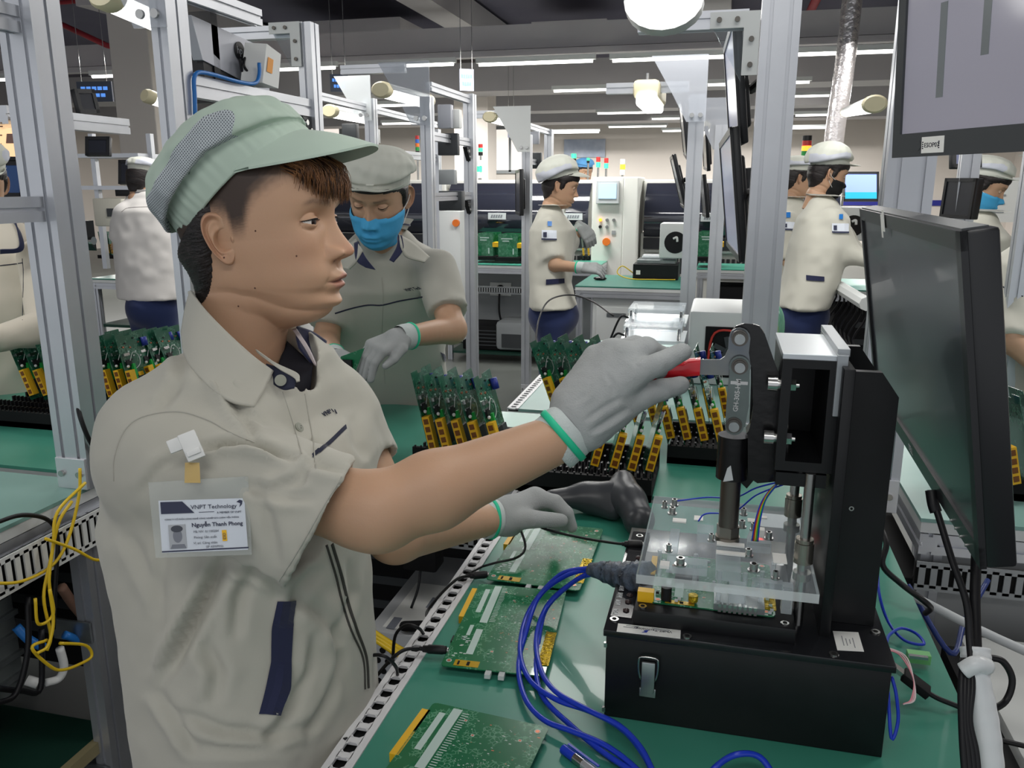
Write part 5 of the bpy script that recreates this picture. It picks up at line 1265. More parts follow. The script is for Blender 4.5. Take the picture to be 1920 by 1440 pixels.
g.add([cp_(.10,.93,.0014),cp_(.12,.85,.0014),cp_(.26,.85,.0014),cp_(.28,.93,.0014)],[(0,1,2,3)],GR2); cell(.188,.69,.052,.13,GR2,.0015); cell(.185,.555,.068,.065,GR3,.0016)
g.build('portrait_figure',GR2,cdm)
g=MB(); poly(g,[(.70,.615),(.755,.615),(.755,.83),(.70,.83)],YEL); yl=g.build('yellow_sticker',YEL,cdm)
g=MB(); add_text(g,'ESD',.05*W_,cp_(.742,.80,.0015),txv,-txu,INKB); g.build('sticker_text',INKB,yl)
g=MB(); SP=[bp(347,868,.002),bp(374,868,.002),bp(376,906,.0025),bp(346,906,.0025)]; g.add(SP+[p+bn*.001 for p in SP],[(0,3,2,1),(4,5,6,7),(0,1,5,4),(1,2,6,5),(2,3,7,6),(3,0,4,7)]); g.build('strap',clear('amber_strap',lin(215,185,120),.75,.2),BG)
cu=(bp(372,860)-bp(352,814)).normalized(); g=MB(); Rm=Matrix((bn.cross(cu),cu,bn)).transposed(); g.box(bp(359,838,.007),(.018,.030,.006),None,Rm,.0012); g.box(bp(363,850,.0105),(.014,.006,.003),None,Rm,.0006); g.build('clip',WHT,BG,40)
g=MB(); g.box(bp(336,833,.004),(.022,.014,.005),None,Rm,.001); g.build('clip_jaw',WHT,BG,40)
# ================================================================ CIRCUIT BOARDS
def pcbmat(name,base,lite,sc=1.0):
    m=bpy.data.materials.new(name); m.use_nodes=True; nt=m.node_tree; b=nt.nodes['Principled BSDF']; b.inputs['Roughness'].default_value=.22; b.inputs['Coat Weight'].default_value=.4
    tc=nt.nodes.new('ShaderNodeTexCoord')
    v=nt.nodes.new('ShaderNodeTexVoronoi'); v.feature='DISTANCE_TO_EDGE'; v.inputs['Scale'].default_value=170*sc; nt.links.new(tc.outputs['Object'],v.inputs['Vector'])
    w=nt.nodes.new('ShaderNodeTexNoise'); w.inputs['Scale'].default_value=38*sc; nt.links.new(tc.outputs['Object'],w.inputs['Vector'])
    l=nt.nodes.new('ShaderNodeMath'); l.operation='LESS_THAN'; l.inputs[1].default_value=.07; nt.links.new(v.outputs['Distance'],l.inputs[0])
    g=nt.nodes.new('ShaderNodeMath'); g.operation='GREATER_THAN'; g.inputs[1].default_value=.52; nt.links.new(w.outputs[0],g.inputs[0])
    mu=nt.nodes.new('ShaderNodeMath'); mu.operation='MULTIPLY'; nt.links.new(l.outputs[0],mu.inputs[0]); nt.links.new(g.outputs[0],mu.inputs[1])
    m2=nt.nodes.new('ShaderNodeMath'); m2.operation='MULTIPLY'; m2.inputs[1].default_value=.55; nt.links.new(mu.outputs[0],m2.inputs[0])
    mx=nt.nodes.new('ShaderNodeMix'); mx.data_type='RGBA'; mx.inputs[6].default_value=tuple(base)+(1,); mx.inputs[7].default_value=tuple(lite)+(1,); nt.links.new(m2.outputs[0],mx.inputs[0]); nt.links.new(mx.outputs[2],b.inputs['Base Color'])
    return m
PCB=pcbmat('pcb_green',lin(26,112,72),lin(120,185,150)); PCBD=pcbmat('pcb_dark_green',lin(34,92,70),lin(110,160,135),.6)
SILK=mat('silkscreen',lin(190,212,205),.4); COPP=mat('copper_pad',lin(196,120,90),.3,.6); GOLD=mat('gold_tape',lin(200,170,40),.15,.7,bump=(260,.8,.003)); KAP=mat('kapton',lin(196,160,30),.25,.2)
PCBE=mat('pcb_edge',lin(150,180,160),.6); BLUP=mat('blue_part',lin(46,60,150),.35)
def flat_board(label,a,d,b,seed,cable=True,mirror=False,zoff=.012,nest=False):
    """board lying on its parts; a near-left, d near-right, b far-left corner"""
    rd_=random.Random(seed); a,d,b=V(a),V(d),V(b); W_=(d-a).length; H_=(b-a).length; M=frame(a+V((0,0,zoff)),d-a,b-a)
    t=thing('circuit_board',label,'circuit board',M=M,group=None)
    c=lambda x,y,z=0: M@V((x*W_,y*H_,z))
    ux=(d-a).normalized(); uy=(M.to_3x3()@V((0,1,0))); uz=V((0,0,1))
    g=MB(); r=.006; poly=[]
    for cx,cy,a0 in((W_-r,r,-90),(W_-r,H_-r,0),(r,H_-r,90),(r,r,180)):
        for k in range(5): q=rad(a0+22.5*k); poly.append((cx+r*math.cos(q),cy+r*math.sin(q)))
    g.prism(poly,c(0,0,-.0016),ux,uy,uz,.0016); g.build('board',PCB,t)
    def rect(mb,x0,y0,x1,y1,m,z=.0002,h=0):
        if h: 
            p=[c(x0,y0,z),c(x1,y0,z),c(x1,y1,z),c(x0,y1,z)]; mb.add(p+[q+uz*h for q in p],[(4,5,6,7),(0,1,5,4),(1,2,6,5),(2,3,7,6),(3,0,4,7)],m)
        else: mb.add([c(x0,y0,z),c(x1,y0,z),c(x1,y1,z),c(x0,y1,z)],[(0,1,2,3)],m)
    g=MB()
    for r_ in ((.10,.62,.155,.93),(.19,.50,.27,.985),(.19,.14,.26,.42),(.11,.34,.15,.46)): rect(g,*r_,SILK)
    for k in range(24): y=.52+k*.019; rect(g,.285,y,.33+.02*rd_.random(),y+.006,SILK)
    for k in range(16): x=.03+rd_.random()*.14; y=.10+rd_.random()*.22; rect(g,x,y,x+.03,y+.010,SILK)
    for k in range(170):
        x,y=rd_.uniform(.36,.96),rd_.uniform(.06,.95); s=rd_.uniform(.003,.012); rect(g,x,y,min(.98,x+s*rd_.uniform(.6,2.5)),y+s*.6,rd_.choice([SILK,SILK,SILK,COPP,PCBE]),.0003)
    cx,cy=.62,.50
    for k in range(150):
        q=rd_.uniform(0,2*PI); R=rd_.choice([.10,.13,.16,.19,.22,.25]); x=cx+R*math.cos(q); y=cy+R*.7*math.sin(q); rect(g,x,y,x+.006,y+.003,SILK,.0003)
    for x,y in((.82,.84),(.93,.62),(.45,.80),(.42,.18),(.33,.90)): rect(g,x,y,x+.028,y+.018,SILK,.0003); rect(g,x+.005,y+.003,x+.023,y+.015,COPP,.0004)
    g.build('printed_marks',SILK,t)
    for x,y in((.06,.055),(.93,.06),(.93,.945),(.86,.30)):
        g=MB(); p=c(x,y,.0003); g.cyl(p,p+uz*.0003,.0040,SILK,18); g.cyl(p+uz*.0003,p+uz*.0005,.0027,COPP,14); g.build('mounting_hole',COPP,t)
    g=MB(); rect(g,-.055,.55,.02,.93,YEL,-.0125,.0125); g.build('yellow_jack_strip',YEL,t)
    g=MB(); rect(g,.12,.012,.36,.07,KAP,.0003,.0004); rect(g,.15,.02,.17,.06,DRK,.0009); rect(g,.24,.02,.27,.06,DRK,.0009); g.build('tape_patch',KAP,t)
    g=MB(); rect(g,.905,.10,1.012,.46,GOLD,.0004,.0007)
    for k in range(9): p=c(.955+rd_.uniform(-.02,.02),.13+k*.037,.001); g.sphere(p,.0045,GOLD,8,6,(1.2,1,.35))
    g.build('gold_foil',GOLD,t)
    if not nest:
        g=MB(); 
        for x,y,sx,sy in((.3,.3,.14,.1),(.6,.65,.2,.12),(.8,.2,.1,.1)): 
            p=c(x,y,-.0075); g.box(p,(sx*W_,sy*H_,.0115),None,M.to_3x3())
        g.box(c(.03,.30,-.007),(.014,.016,.0115),None,M.to_3x3()); g.build('underside_parts',BLK,t)
        for x in(.47,.60): MB().box(c(x,-.02,-.003),(.008,.012,.006),None,M.to_3x3()).build('light_pipe',ACRE,t)
    return t,c
fb=lambda n: None
T1,c1=flat_board('green circuit board under the left gloved hand, farthest of the flat boards',onz(911,1098,.85),onz(1086,1120,.85),onz(962,985,.85),1)
T2,c2=flat_board('green circuit board with a black plug in its left side, middle of the flat boards',onz(826,1262,.85),onz(1021,1283,.85),onz(902,1107,.85),2)
_b3=onz(826,1335,.85); _a3=_b3+(onz(746,1439,.85)-_b3).normalized()*.235
T3,c3=flat_board('green circuit board nearest the camera beside the pen',_a3,_a3+(onz(1043,1383,.85)-_b3),_b3,3)
TN,cn=flat_board('green circuit board clamped beneath the clear press plate',(-.062,.955,.985),(.088,.955,.985),(-.062,1.10,.985),4,zoff=.010,nest=True)
g=MB()
for x in (-.055,): g.cyl((x+.012,.965,.996),(x+.012,.965,1.013),.0065,BLK,18)
g.box((-.068,.962,1.0),(.02,.012,.014),YEL); g.box((.045,.975,1.0),(.06,.045,.008),ZINC)
for k in range(8): g.box((.022+k*.006,.953,1.0),(.0035,.006,.010),STEEL)
g.box((-.02,1.03,1.0),(.03,.03,.008),BLK); g.cyl((-.01,.965,.998),(-.01,.965,1.006),.006,GOLD,14)
for k in range(50): g.box((RND.uniform(-.055,.085),RND.uniform(.957,1.09),.9975),(.004,.0025,.003),RND.choice([LGRY,BLK,SILK,COPP]))
g.build('mounted_components',ZINC,TN)
# ---- upright boards in black racks
def racked(label,group=None,detail=1):
    t=thing('upright_circuit_board',label,'circuit board',M=Matrix.Identity(4),group=group)
    D_,H_=.115,.200
    MB().prism([(0,.0),(D_,.0),(D_,H_*.99),(D_*.52,H_*.99),(D_*.5,H_*.955),(.30*D_,H_*.955),(.28*D_,H_),(0,H_)],(0,0,0),(0,1,0),(0,0,1),(1,0,0),.0016).build('board',PCBD,t)
    g=MB(); g.box((.0105,.009,.052),(.018,.020,.080),YEL)
    for k in range(4):
        z=.0235+k*.019; g.box((.0105,-.0013,z),(.0115,.0012,.0125),mat('jack_brown',lin(120,70,18),.5)); g.box((.0105,-.0018,z-.003),(.004,.0012,.003),mat('jack_brown',lin(140,84,20),.5))
    g.build('jack_block',YEL,t)
    if detail:
        g=MB(); g.box((.006,.05,.045),(.008,.045,.045),BLK); g.box((.006,.09,.05),(.007,.03,.03),DGRY); g.box((.0045,.02,.112),(.007,.02,.02),BLK); g.sphere((.009,.010,.103),.0042,WHT,8,6); g.box((.005,.018,.138),(.008,.022,.008),STEEL)
        for k in range(14): g.box((.003,.012+.09*((k*37)%17)/17,.12+.065*((k*23)%13)/13),(.002,.006,.004),[LGRY,BLK,COPP,SILK][k%4])
        g.build('components',BLK,t)
        g=MB(); g.box((.009,.030,.090),(.009,.009,.036),GRNP); g.box((.009,.030,.066),(.006,.006,.018),GRNP); g.build('green_connector',GRNP,t)
        g=MB(); g.tube([(.010,.022,.118),(.013,.038,.140),(.013,.056,.128),(.012,.056,.104),(.010,.036,.092),(.010,.028,.104)],.0009,n=5,sub=4); g.build('fibre_loop',WHT,t)
        g=MB(); g.cyl((.010,.098,.150),(.010,.098,.176),.009,None,12); g.build('capacitor',BLUP,t,True)
    else:
        g=MB(); g.box((.005,.06,.06),(.006,.08,.07),BLK); g.build('components',BLK,t)
    g=MB(); g.box((.0,.004,-.010),(.0015,.006,.028)); g.build('prong',STEEL,t)
    return t
RB=racked('tmp'); RBS=racked('tmp',detail=0); RBu={'a':False,'b':False}
def put_board(px0,py0,px1,py1,z,label,group,yaw=0,src=None,sc=1.0,lean=None,back=0.0):
    """bottom and top of the front edge in the photo; z is the height of the bottom"""
    p=onz(px0,py0,z); q=ony(px1,py1,p.y+back)
    up=(q-p).normalized(); yv=V((math.sin(yaw),math.cos(yaw),0)); yv=(yv-up*yv.dot(up)).normalized(); xv=yv.cross(up)
    M=Matrix(((xv.x,yv.x,up.x,p.x),(xv.y,yv.y,up.y,p.y),(xv.z,yv.z,up.z,p.z),(0,0,0,1)))@Matrix.Scale(sc,4)
    src=src or RB; k='a' if src is RB else 'b'
    if not RBu[k]:
        RBu[k]=True; src.matrix_world=M; src['label']=label; src['group']=group; return src
    return dup(src,M,label,group)
def rack(label,x0,x1,y0,y1,z=.85,h=.045,n=10,group='black comb racks for upright boards',wd=True):
    t=thing('board_rack',label,'rack',((x0+x1)/2,(y0+y1)/2,z),group)
    g=MB(); g.box(((x0+x1)/2,(y0+y1)/2,z+.008),(x1-x0,y1-y0,.016)); g.build('base',BLKM,t)
    for yy in(y0+.005,y1-.005): MB().box(((x0+x1)/2,yy,z+h*.5),(x1-x0,.010,h)).build('side_wall',BLKM,t)
    g=MB(); k=int((x1-x0)/.014)
    for i in range(k):
        for j in range(5): g.box((x0+(i+.5)*(x1-x0)/k,y0+(j+.5)*(y1-y0)/5,z+h*.42),(.004,.012,h*.8))
        g.box((x0+(i+.5)*(x1-x0)/k,y0+.002,z+h*.5+.006),(.0035,.003,h*.95))
    g.build('comb_teeth',BLK,t)['kind']='stuff'
    return t
rack('black comb rack near the elbow of the man, left of the two middle racks',-.69,-.42,1.77,1.99)
rack('black comb rack in front of the two middle racks, right above the scanner',-.43,-.115,1.66,1.90,h=.05)
rack('black comb rack behind the toggle clamp, with boards leaning left',-.10,.085,1.93,2.15)
rack('black comb rack on the left bench beyond the near post',-2.05,-1.36,1.80,2.05)
rack('black comb rack at the right edge behind the big monitor',.62,1.0,1.86,2.10)
GR='boards standing in the racks'
nm=['first from the left','second from the left','third from the left','fourth from the left','fifth from the left, with a blue part']
for i,(b0_,t0_) in enumerate([((806,853),(768,692)),((833,858),(790,696)),((864,860),(818,699)),((895,864),(848,702)),((930,866),(885,705))]):
    put_board(*b0_,*t0_,.885,'upright green board in the left middle rack, '+nm[i],GR,.05)
nm=['leftmost','second from left','third from left','rightmost']
for i,(b0_,t0_) in enumerate([((1103,880),(1150,712)),((1139,884),(1188,716)),((1172,889),(1220,720)),((1206,890),(1252,724))]):
    put_board(*b0_,*t0_,.885,'upright board in the front rack below the glove, '+nm[i],GR,-.1)
for i,(b0_,t0_) in enumerate([((1252,832),(1215,680)),((1283,834),(1247,682)),((1315,836),(1279,684)),((1346,838),(1310,686))]):
    put_board(*b0_,*t0_,.885,'upright board below the red grip, front row, '+nm[i],GR,.05)
for i,(b0_,t0_) in enumerate([((1190,800),(1160,665)),((1222,800),(1190,665)),((1330,792),(1300,655)),((1358,792),(1330,655))]):
    put_board(*b0_,*t0_,.885,'upright board in the row behind the red grip, '+nm[i],GR,.05)
for i,(b0_,t0_) in enumerate([((1036,768),(998,658)),((1066,768),(1030,658)),((1098,770),(1060,660)),((1130,770),(1092,662))]):
    put_board(*b0_,*t0_,.885,'upright board beyond the glove cuff with blue parts, '+nm[i],GR,.35)
nm=['first','second','third','fourth','fifth','sixth','seventh','eighth']
for i,(b0_,t0_) in enumerate([((58,750),(8,632)),((84,750),(33,632)),((108,750),(60,632)),((132,752),(87,634)),((156,754),(112,636)),((205,752),(168,634)),((228,752),(193,634)),((250,753),(216,636))]):
    put_board(*b0_,*t0_,.885,'upright board in the long left rack, %s from the left edge'%nm[i],GR,.05)
for i,(b0_,t0_) in enumerate([((268,745),(232,655)),((290,742),(255,655)),((312,738),(278,655)),((334,734),(300,652))]):
    put_board(*b0_,*t0_,.885,'upright board behind the shoulder of the man, %s from the left'%nm[i],GR,.05)
for i,(b0_,t0_) in enumerate([((1898,920),(1868,700)),((1935,915),(1905,700)),((1968,912),(1940,700))]):
    put_board(*b0_,*t0_,.885,'upright board at the right edge behind the big monitor, '+nm[i],GR,-.2)
# small far boards
ORD=['first','second','third','fourth','fifth','sixth','seventh','eighth','last']
def far_rack(pa,pb,z,n,lab,x0l,yd=.18,sc=1.0,group='small far boards in racks'):
    a,b=onz(*pa,z),onz(*pb,z)
    rx=(b-a)
    t=thing('board_rack','black rack holding '+lab,'rack',a,'far black board racks'); MB().box((a+b)/2+V((0,yd/2,-.015)),(abs(rx.x)+.05,yd+.04,.03)).build('base',BLKM,t)
    for i in range(n):
        p=a+rx*((i+.5)/n); M=Matrix.Translation(p)@Matrix.Rotation(-.12,4,'Y')@Matrix.Scale(sc,4)
        if not RBu['b']: RBu['b']=True; RBS.matrix_world=M; RBS['label']=ORD[i]+' board from the left among '+lab; RBS['group']=group+' ('+lab+')'
        else: dup(RBS,M,ORD[i]+' board from the left among '+lab,group+' ('+lab+')')
far_rack((1088,481),(1175,481),.885,9,'the yellow-jack boards before the gloved woman',0,sc=.8)
far_rack((1884,478),(1990,478),.885,7,'the boards under the blue wall stripe',0,sc=.7)
far_rack((1462,498),(1482,498),.885,2,'the boards between the two workers',0,sc=.8)
far_rack((188,478),(214,478),.92,3,'the boards beside the white-shirted back',0,sc=1.0)
# stacks of large boards seen face on
def bin_(label,px0,px1,py0,py1,y):
    a=ony(px0,py0,y); b=ony(px1,py1,y); t=thing('board_bin',label,'board bin',(a.x,y,b.z),'green board stacks on the far bench')
    x0,x1,z1,z0=a.x,b.x,a.z,b.z
    MB().box(((x0+x1)/2,y+.12,z0+.015),(x1-x0+.03,.26,.03)).build('tray',BLKM,t)
    for k in range(6): MB().box(((x0+x1)/2+.004*k,y+.02+k*.04,(z0+z1)/2+.02),(x1-x0-.02,.002,z1-z0-.03)).build('board',PCB,t)
    g=MB(); g.box(((x0+x1)/2-.01,y+.017,z1-.035),(.13*(x1-x0)/.25,.001,.010)); g.box(((x0+x1)/2-.02,y+.017,z1-.055),(.06,.001,.010)); g.box((x1-.05,y+.017,z0+.08),(.012,.001,.05)); g.build('white_marks',SILK,t)
    MB().box((x1+.01,y+.06,(z0+z1)/2+.02),(.05,.10,.04)).build('yellow_clip',YEL,t)
bin_('stack of green boards on the far bench, left of the three beside the gloved woman',893,926,438,488,6.98)
bin_('stack of green boards on the far bench, middle of the three beside the gloved woman',931,972,440,490,6.98)
bin_('stack of green boards on the far bench, right one touching the gloved woman',980,1006,440,490,6.98)
bin_('stack of green boards on the far bench between the middle posts',1308,1347,436,490,6.98)
bin_('stack of green boards left of the third left post foot',846,866,442,492,6.95)
# ================================================================ THE OTHER WORKERS
SHIRT2=CLO('shirt_cream',lin(200,198,186)); WHC=mat('cap_white',lin(208,210,200),.85,sheen=.2); BLCAP=mat('cap_blue',lin(90,150,205),.85)
KN2=meshcloth('cap_white_mesh',lin(205,208,218),lin(190,194,206),lin(208,210,200)); KN3=meshcloth('cap_grey_mesh',lin(196,198,188),lin(186,188,178),lin(196,198,188)); CAPW=mat('cap_grey_green',lin(196,198,188),.85)
KNB=meshcloth('cap_blue_mesh',lin(90,150,205),lin(90,150,205),lin(90,150,205))
PANT=mat('navy_trousers',lin(34,48,92),.85,sheen=.2)
MASKB=mat('mask_blue',lin(70,165,215),.8,bump=(120,.2,.002)); MASKK=mat('mask_black',lin(18,18,20),.8)
def _mq(o):
    return [o.matrix_world@v.co for v in o.data.vertices],[tuple(p.vertices) for p in o.data.polygons]
def hand_segs(w,dr,nrm,s=1.0,curl=.5):
    """wrist w, finger direction dr, back-of-hand normal nrm"""
    w=np.array(w,float); d=np.array(dr,float); d/=np.linalg.norm(d); n=np.array(nrm,float); n-=d*(n@d); n/=np.linalg.norm(n); t=np.cross(n,d)
    S=[(w-d*.01,w+d*.02*s,.026*s,.030*s,.012)]
    for k,(o,L,r) in enumerate([(-.030,.040,.0095),(-.011,.045,.0105),(.010,.048,.0105),(.030,.044,.0105)]):
        m=w+d*.078*s+t*o*s; S.append((w+d*.015*s+t*o*.6*s,m,.018*s,.0135*s,.012)); a=m+d*L*.6*s-n*.012*curl*2*s; b=a+d*L*.45*s-n*.024*curl*2*s; S+= [(m,a,r*1.1*s,r*s,.003),(a,b,r*s,r*.85*s,.002)]
    m=w+d*.03*s+t*.036*s-n*.008*s; a=m+d*.034*s+t*.012*s-n*.012*s; S+= [(w+d*.01*s,m,.018*s,.015*s,.008),(m,a,.0135*s,.0115*s,.004),(a,a+d*.024*s-n*.008*s,.0115*s,.009*s,.003)]
    return S
def person(label,head,hd,yaw,pitch,torso,phi,arms,cloth=SHIRT2,cap=(WHC,KN2),captilt=22,visor=1,mask=None,q=.4,trousers=True,sc=1.0,rs=.17,neckd=None,roll=0,hairk=.4,lidc=.6,capkw={},res=.010,base=None):
    Rm=rotm(rad(yaw),rad(pitch),rad(roll)); O=np.array(dep(head[0],head[1],hd))
    t=thing('person',label,'person',(O[0],O[1],0))
    hp,HG=head_parts(q,lidclose=lidc,neck=(-.20,.052,.050)); parts=[((P*sc)@Rm.T+O,F,C) for P,F,C in hp]
    keys=[]; ph=rad(phi)
    for py,l,r,d in torso:
        c=np.array(dep((l+r)/2,py,d)); hw=(r-l)/2*d/1550; va=math.atan2(c[1],c[0]); a=abs(math.sin(ph-va)); b_=abs(math.cos(ph-va)) # a: chest depth share seen, b_: breadth share seen
        rss=rs*min(1,max(.5,1.0)); rf=.115
        k=hw/math.sqrt((rf*a)**2+(rss*b_)**2); keys.append((c[2],c[0],c[1],rf*k,rss*k))
    keys.sort(); top=keys[-1]; keys.append((top[0]+.022,top[1],top[2],top[3]*.88,top[4]*.80)); keys.append((top[0]+.045,top[1],top[2],top[3]*.66,top[4]*.50)); keys.append((top[0]+.055,top[1],top[2],top[3]*.5,top[4]*.36))
    ST=Stack(keys,ph); K=np.array(keys)
    nb=np.array([top[1],top[2],top[0]+.05]); hn=O+Rm@np.array([-.02,0,-.11])*sc
    A=[[np.array(dep(*j)) for j in a['j']] for a in arms]
    def body(p):
        d=smin(ST.sdf(p)+.025,caps(p,hn,nb-np.array([0,0,.06]),.050*sc,.055*sc),.04)
        for a in A: d=smin(d,caps(p,a[0],a[1],.042*sc,.036*sc),.03); d=smin(d,caps(p,a[1],a[2],.037*sc,.026*sc),.02)
        return d
    allp=np.array([a for b in A for a in b]+[[x,y,z] for z,x,y,_,_ in keys]+[hn]); lo,hi=allp.min(0)-.2,allp.max(0)+.2
    parts.append(skin_sdf(body,lo,hi,res))
    P,F,C=join(parts); bo=mesh_np('body',P,F,SKM,t,True,C)
    cd_=(hn-nb); cd_/=np.linalg.norm(cd_); g=MB(); cc=V(nb)+V((0,0,.004)); u_=V((math.cos(ph),math.sin(ph),0)); v_=V((-math.sin(ph),math.cos(ph),0)); ax_=V(cd_)
    def rg(h,ra,rb): return [cc+ax_*(h+.016*sc*-math.cos(2*PI*i/32))+u_*(ra*math.cos(2*PI*i/32)+.012)+v_*rb*math.sin(2*PI*i/32) for i in range(32)]
    g.loft([rg(-.012*sc,.086*sc,.088*sc),rg(.004*sc,.078*sc,.078*sc),rg(.034*sc,.066*sc,.063*sc),rg(.037*sc,.063*sc,.060*sc),rg(.020*sc,.060*sc,.058*sc)],cap=False); clr=g.build('collar',cloth,t,True)
    g=MB(); g.loft([rg(.012*sc,.0765*sc,.0765*sc),rg(.019*sc,.0742*sc,.0735*sc)],cap=False); g.build('collar_stripe',NAVL,clr,True)
    def shirt(p):
        d=ST.sdf(p)
        for a,sp in zip(A,arms):
            f=sp.get('sleeve',1.0); loose=.016
            if f<=1: e=a[0]+(a[1]-a[0])*f; s_=np.maximum(caps(p,a[0],e+(a[1]-a[0])*.1,.060*sc,.052*sc+.006),(p-e)@((a[1]-a[0])/np.linalg.norm(a[1]-a[0])))
            else:
                e=a[1]+(a[2]-a[1])*(f-1); s_=smin(caps(p,a[0],a[1],.062*sc,.052*sc),caps(p,a[1],e,.052*sc,.038*sc),.02)
            d=smin(d,s_,.035)
        return d
    P,F=sdf_mesh(shirt,lo,hi,res); P=smooth_np(P,F,1); N=vnormals(P,F); P=P+N*(.006*vnoise(P*np.array([1,1,.55]),9,3)+.004*vnoise(P,20,4))[:,None]
    so=mesh_np('work_shirt',P,F,cloth,t); SU=Surf(P,F)
    # head wear
    if cap: make_cap(t,Rm,O,cap[0],cap[1],tilt=captilt,q=max(.3,q),sc=sc,visor=visor,**capkw)
    def hf(x,y,z):
        line=kf(x,[(-.12,-.095),(-.06,-.08),(-.035,-.05),(-.024,.0),(-.016,.03),(.0,.03),(.012,-.01),(.022,-.01),(.035,.03),(.06,.05),(.12,.062)]); ta=rad(captilt); nn=-math.sin(ta)*(x-capkw.get('off',(0,0))[0])+math.cos(ta)*(z-.05-capkw.get('off',(0,0))[1])
        return np.clip((z-line)/.02,0,1)*np.clip((.014-nn)/.006,0,1)
    hair_shell(t,Rm,O,HG,hf,.009,sc,mt=HAIR)
    if mask is not None:
        def mf(x,y,z): return np.clip((x-.012)/.01,0,1)*np.clip((-.004+.0*x-z+np.abs(y)*-.05)/.004,0,1)*np.clip((z+.125)/.01,0,1)
        MG=head_grid(q,neck=(-.20,.052,.050),nose=.74,hair=False)[0]
        mo=hair_shell(t,Rm,O,MG,lambda x,y,z: mf(x,y,z)*1.0,.012,sc,name='face_mask',mt=mask,sm=int(36*q*q)+2)
        pass
        g=MB(); W=lambda p: V(O+Rm@(np.array(p)*sc))
        for s in(-1,1): g.tube([W((.035,s*.070,-.015)),W((.0,s*.078,.0)),W((-.012,s*.080,.012))],.0012,n=5); g.tube([W((.03,s*.068,-.055)),W((.0,s*.076,-.03)),W((-.018,s*.078,-.012))],.0012,n=5)
        g.build('ear_loop',WHT,mo)
    for nm_,mb,mt in eyes_mb(Rm,O,lash=q>.5,lidclose=lidc,sc=sc): mb.build(nm_,mt,bo,True)
    for a,sp in zip(A,arms):
        if sp.get('glove',1):
            dr=a[2]-a[1] if 'dir' not in sp else np.array(dep(*sp['dir']))-a[2]
            S=hand_segs(a[2],dr,sp.get('n',(0,-.6,.8)),sc*sp.get('hs',1.0),sp.get('curl',.6))
            lo2,hi2=bbox([s[0] for s in S]+[s[1] for s in S],.035); P,F,N=glove('g',S,lo2,hi2,.0035 if q<.5 else .0028); gg=mesh_np('glove',P,F,GLV,t)
            u=(a[2]-a[1])/np.linalg.norm(a[2]-a[1]); cuff(gg,a[2]-u*.03,a[2]+u*.002,.033*sc,.033*sc,(0,0,1),.9,.2,.008)
    if trousers:
        zt=keys[0][0]+.03; hx,hy=keys[0][1],keys[0][2]; pc,ps=math.cos(ph),math.sin(ph)
        def legs(p):
            d=ell(p,(hx,hy,zt-.08),(.15*sc,.16*sc,.14))
            for s in(-1,1):
                o=np.array([-ps,pc,0])*s*.075*sc; d=smin(d,caps(p,np.array([hx,hy,zt-.12])+o,np.array([hx,hy,.45])+o,.088*sc,.066),.04); d=smin(d,caps(p,np.array([hx,hy,.45])+o,np.array([hx,hy,.08])+o,.066,.06),.03)
            return d
        P,F=sdf_mesh(legs,[hx-.3,hy-.3,0],[hx+.3,hy+.3,zt+.08],.018); mesh_np('trousers',P,F,PANT,t)
        for s in(-1,1):
            o=np.array([-ps,pc,0])*s*.075; MB().sphere((hx+o[0]+pc*.05,hy+o[1]+ps*.05,.035),.05,None,12,8,sc=(1.6+.9*abs(pc),1.0+.9*abs(ps),.7)).build('shoe',mat('shoe',lin(210,210,210),.6),t,True)
    return t,so,SU,O,Rm
# capped woman in the blue mask behind the man
t,so,SU,O,Rm=person('woman in a blue mask and pale cap leaning over the cross bench behind the man',(712,372),2.22,-84,24,
 [(452,655,785,2.34),(490,625,842,2.38),(540,602,838,2.42),(600,592,830,2.50),(680,590,834,2.60),(760,592,846,2.70),(850,600,850,2.75)],-78,
 [dict(j=[(818,505,2.30),(848,618,2.20),(757,632,2.05)],sleeve=.72,n=(-.2,-.5,.8),dir=(668,668,1.98),curl=.8),
  dict(j=[(640,505,2.42),(610,640,2.35),(628,672,2.12)],sleeve=.8,n=(0,-.3,.9),dir=(660,700,2.0),curl=.8)],
 cloth=SHIRT,cap=(CAPW,KN3),captilt=14,mask=MASKB,q=.7,rs=.175,lidc=1.0,res=.0075,capkw=dict(hang=.1,rn=.108,ra=.112,rb=.10,vx=.142,vz=.088,off=(.0,-.018)),roll=-4)
g=MB(); SU.line(g,[(628,588),(660,578),(690,572),(716,572),(750,564),(792,557)],.0022); g.build('chest_stripe',PIP,so)
p,n=SU.hit(762,546,.002)
if p is not None:
    u=(SU.hit(790,542,.002)[0]-p).normalized(); g=MB(); add_text(g,'VNPT Tech',.0165,p,u,n.cross(u),PIP,bold=.0003); g.build('chest_logo',PIP,so)
g=MB(); SU.line(g,[(716,520),(718,560),(716,640),(722,720)],.0012); g.build('placket_edge',SEAML,so)
g=MB(); SU.ribbon(g,[(678,695),(670,730),(655,755)],[(690,700),(684,732),(672,755)],.003); SU.ribbon(g,[(824,660),(834,680)],[(832,664),(842,684)],.003); g.build('pocket_trim',NAVL,so)
for L in ([[Dv(668,448,2.17),Dv(640,470,2.2),Dv(628,500,2.22)],[Dv(680,470,2.14),Dv(668,492,2.15),Dv(655,505,2.17)]],[[Dv(748,440,2.15),Dv(775,455,2.17),Dv(805,482,2.2)],[Dv(752,462,2.13),Dv(762,482,2.14),Dv(796,492,2.17)]]):
    sheet_obj('collar_flap',L,SHIRT,so,.004)
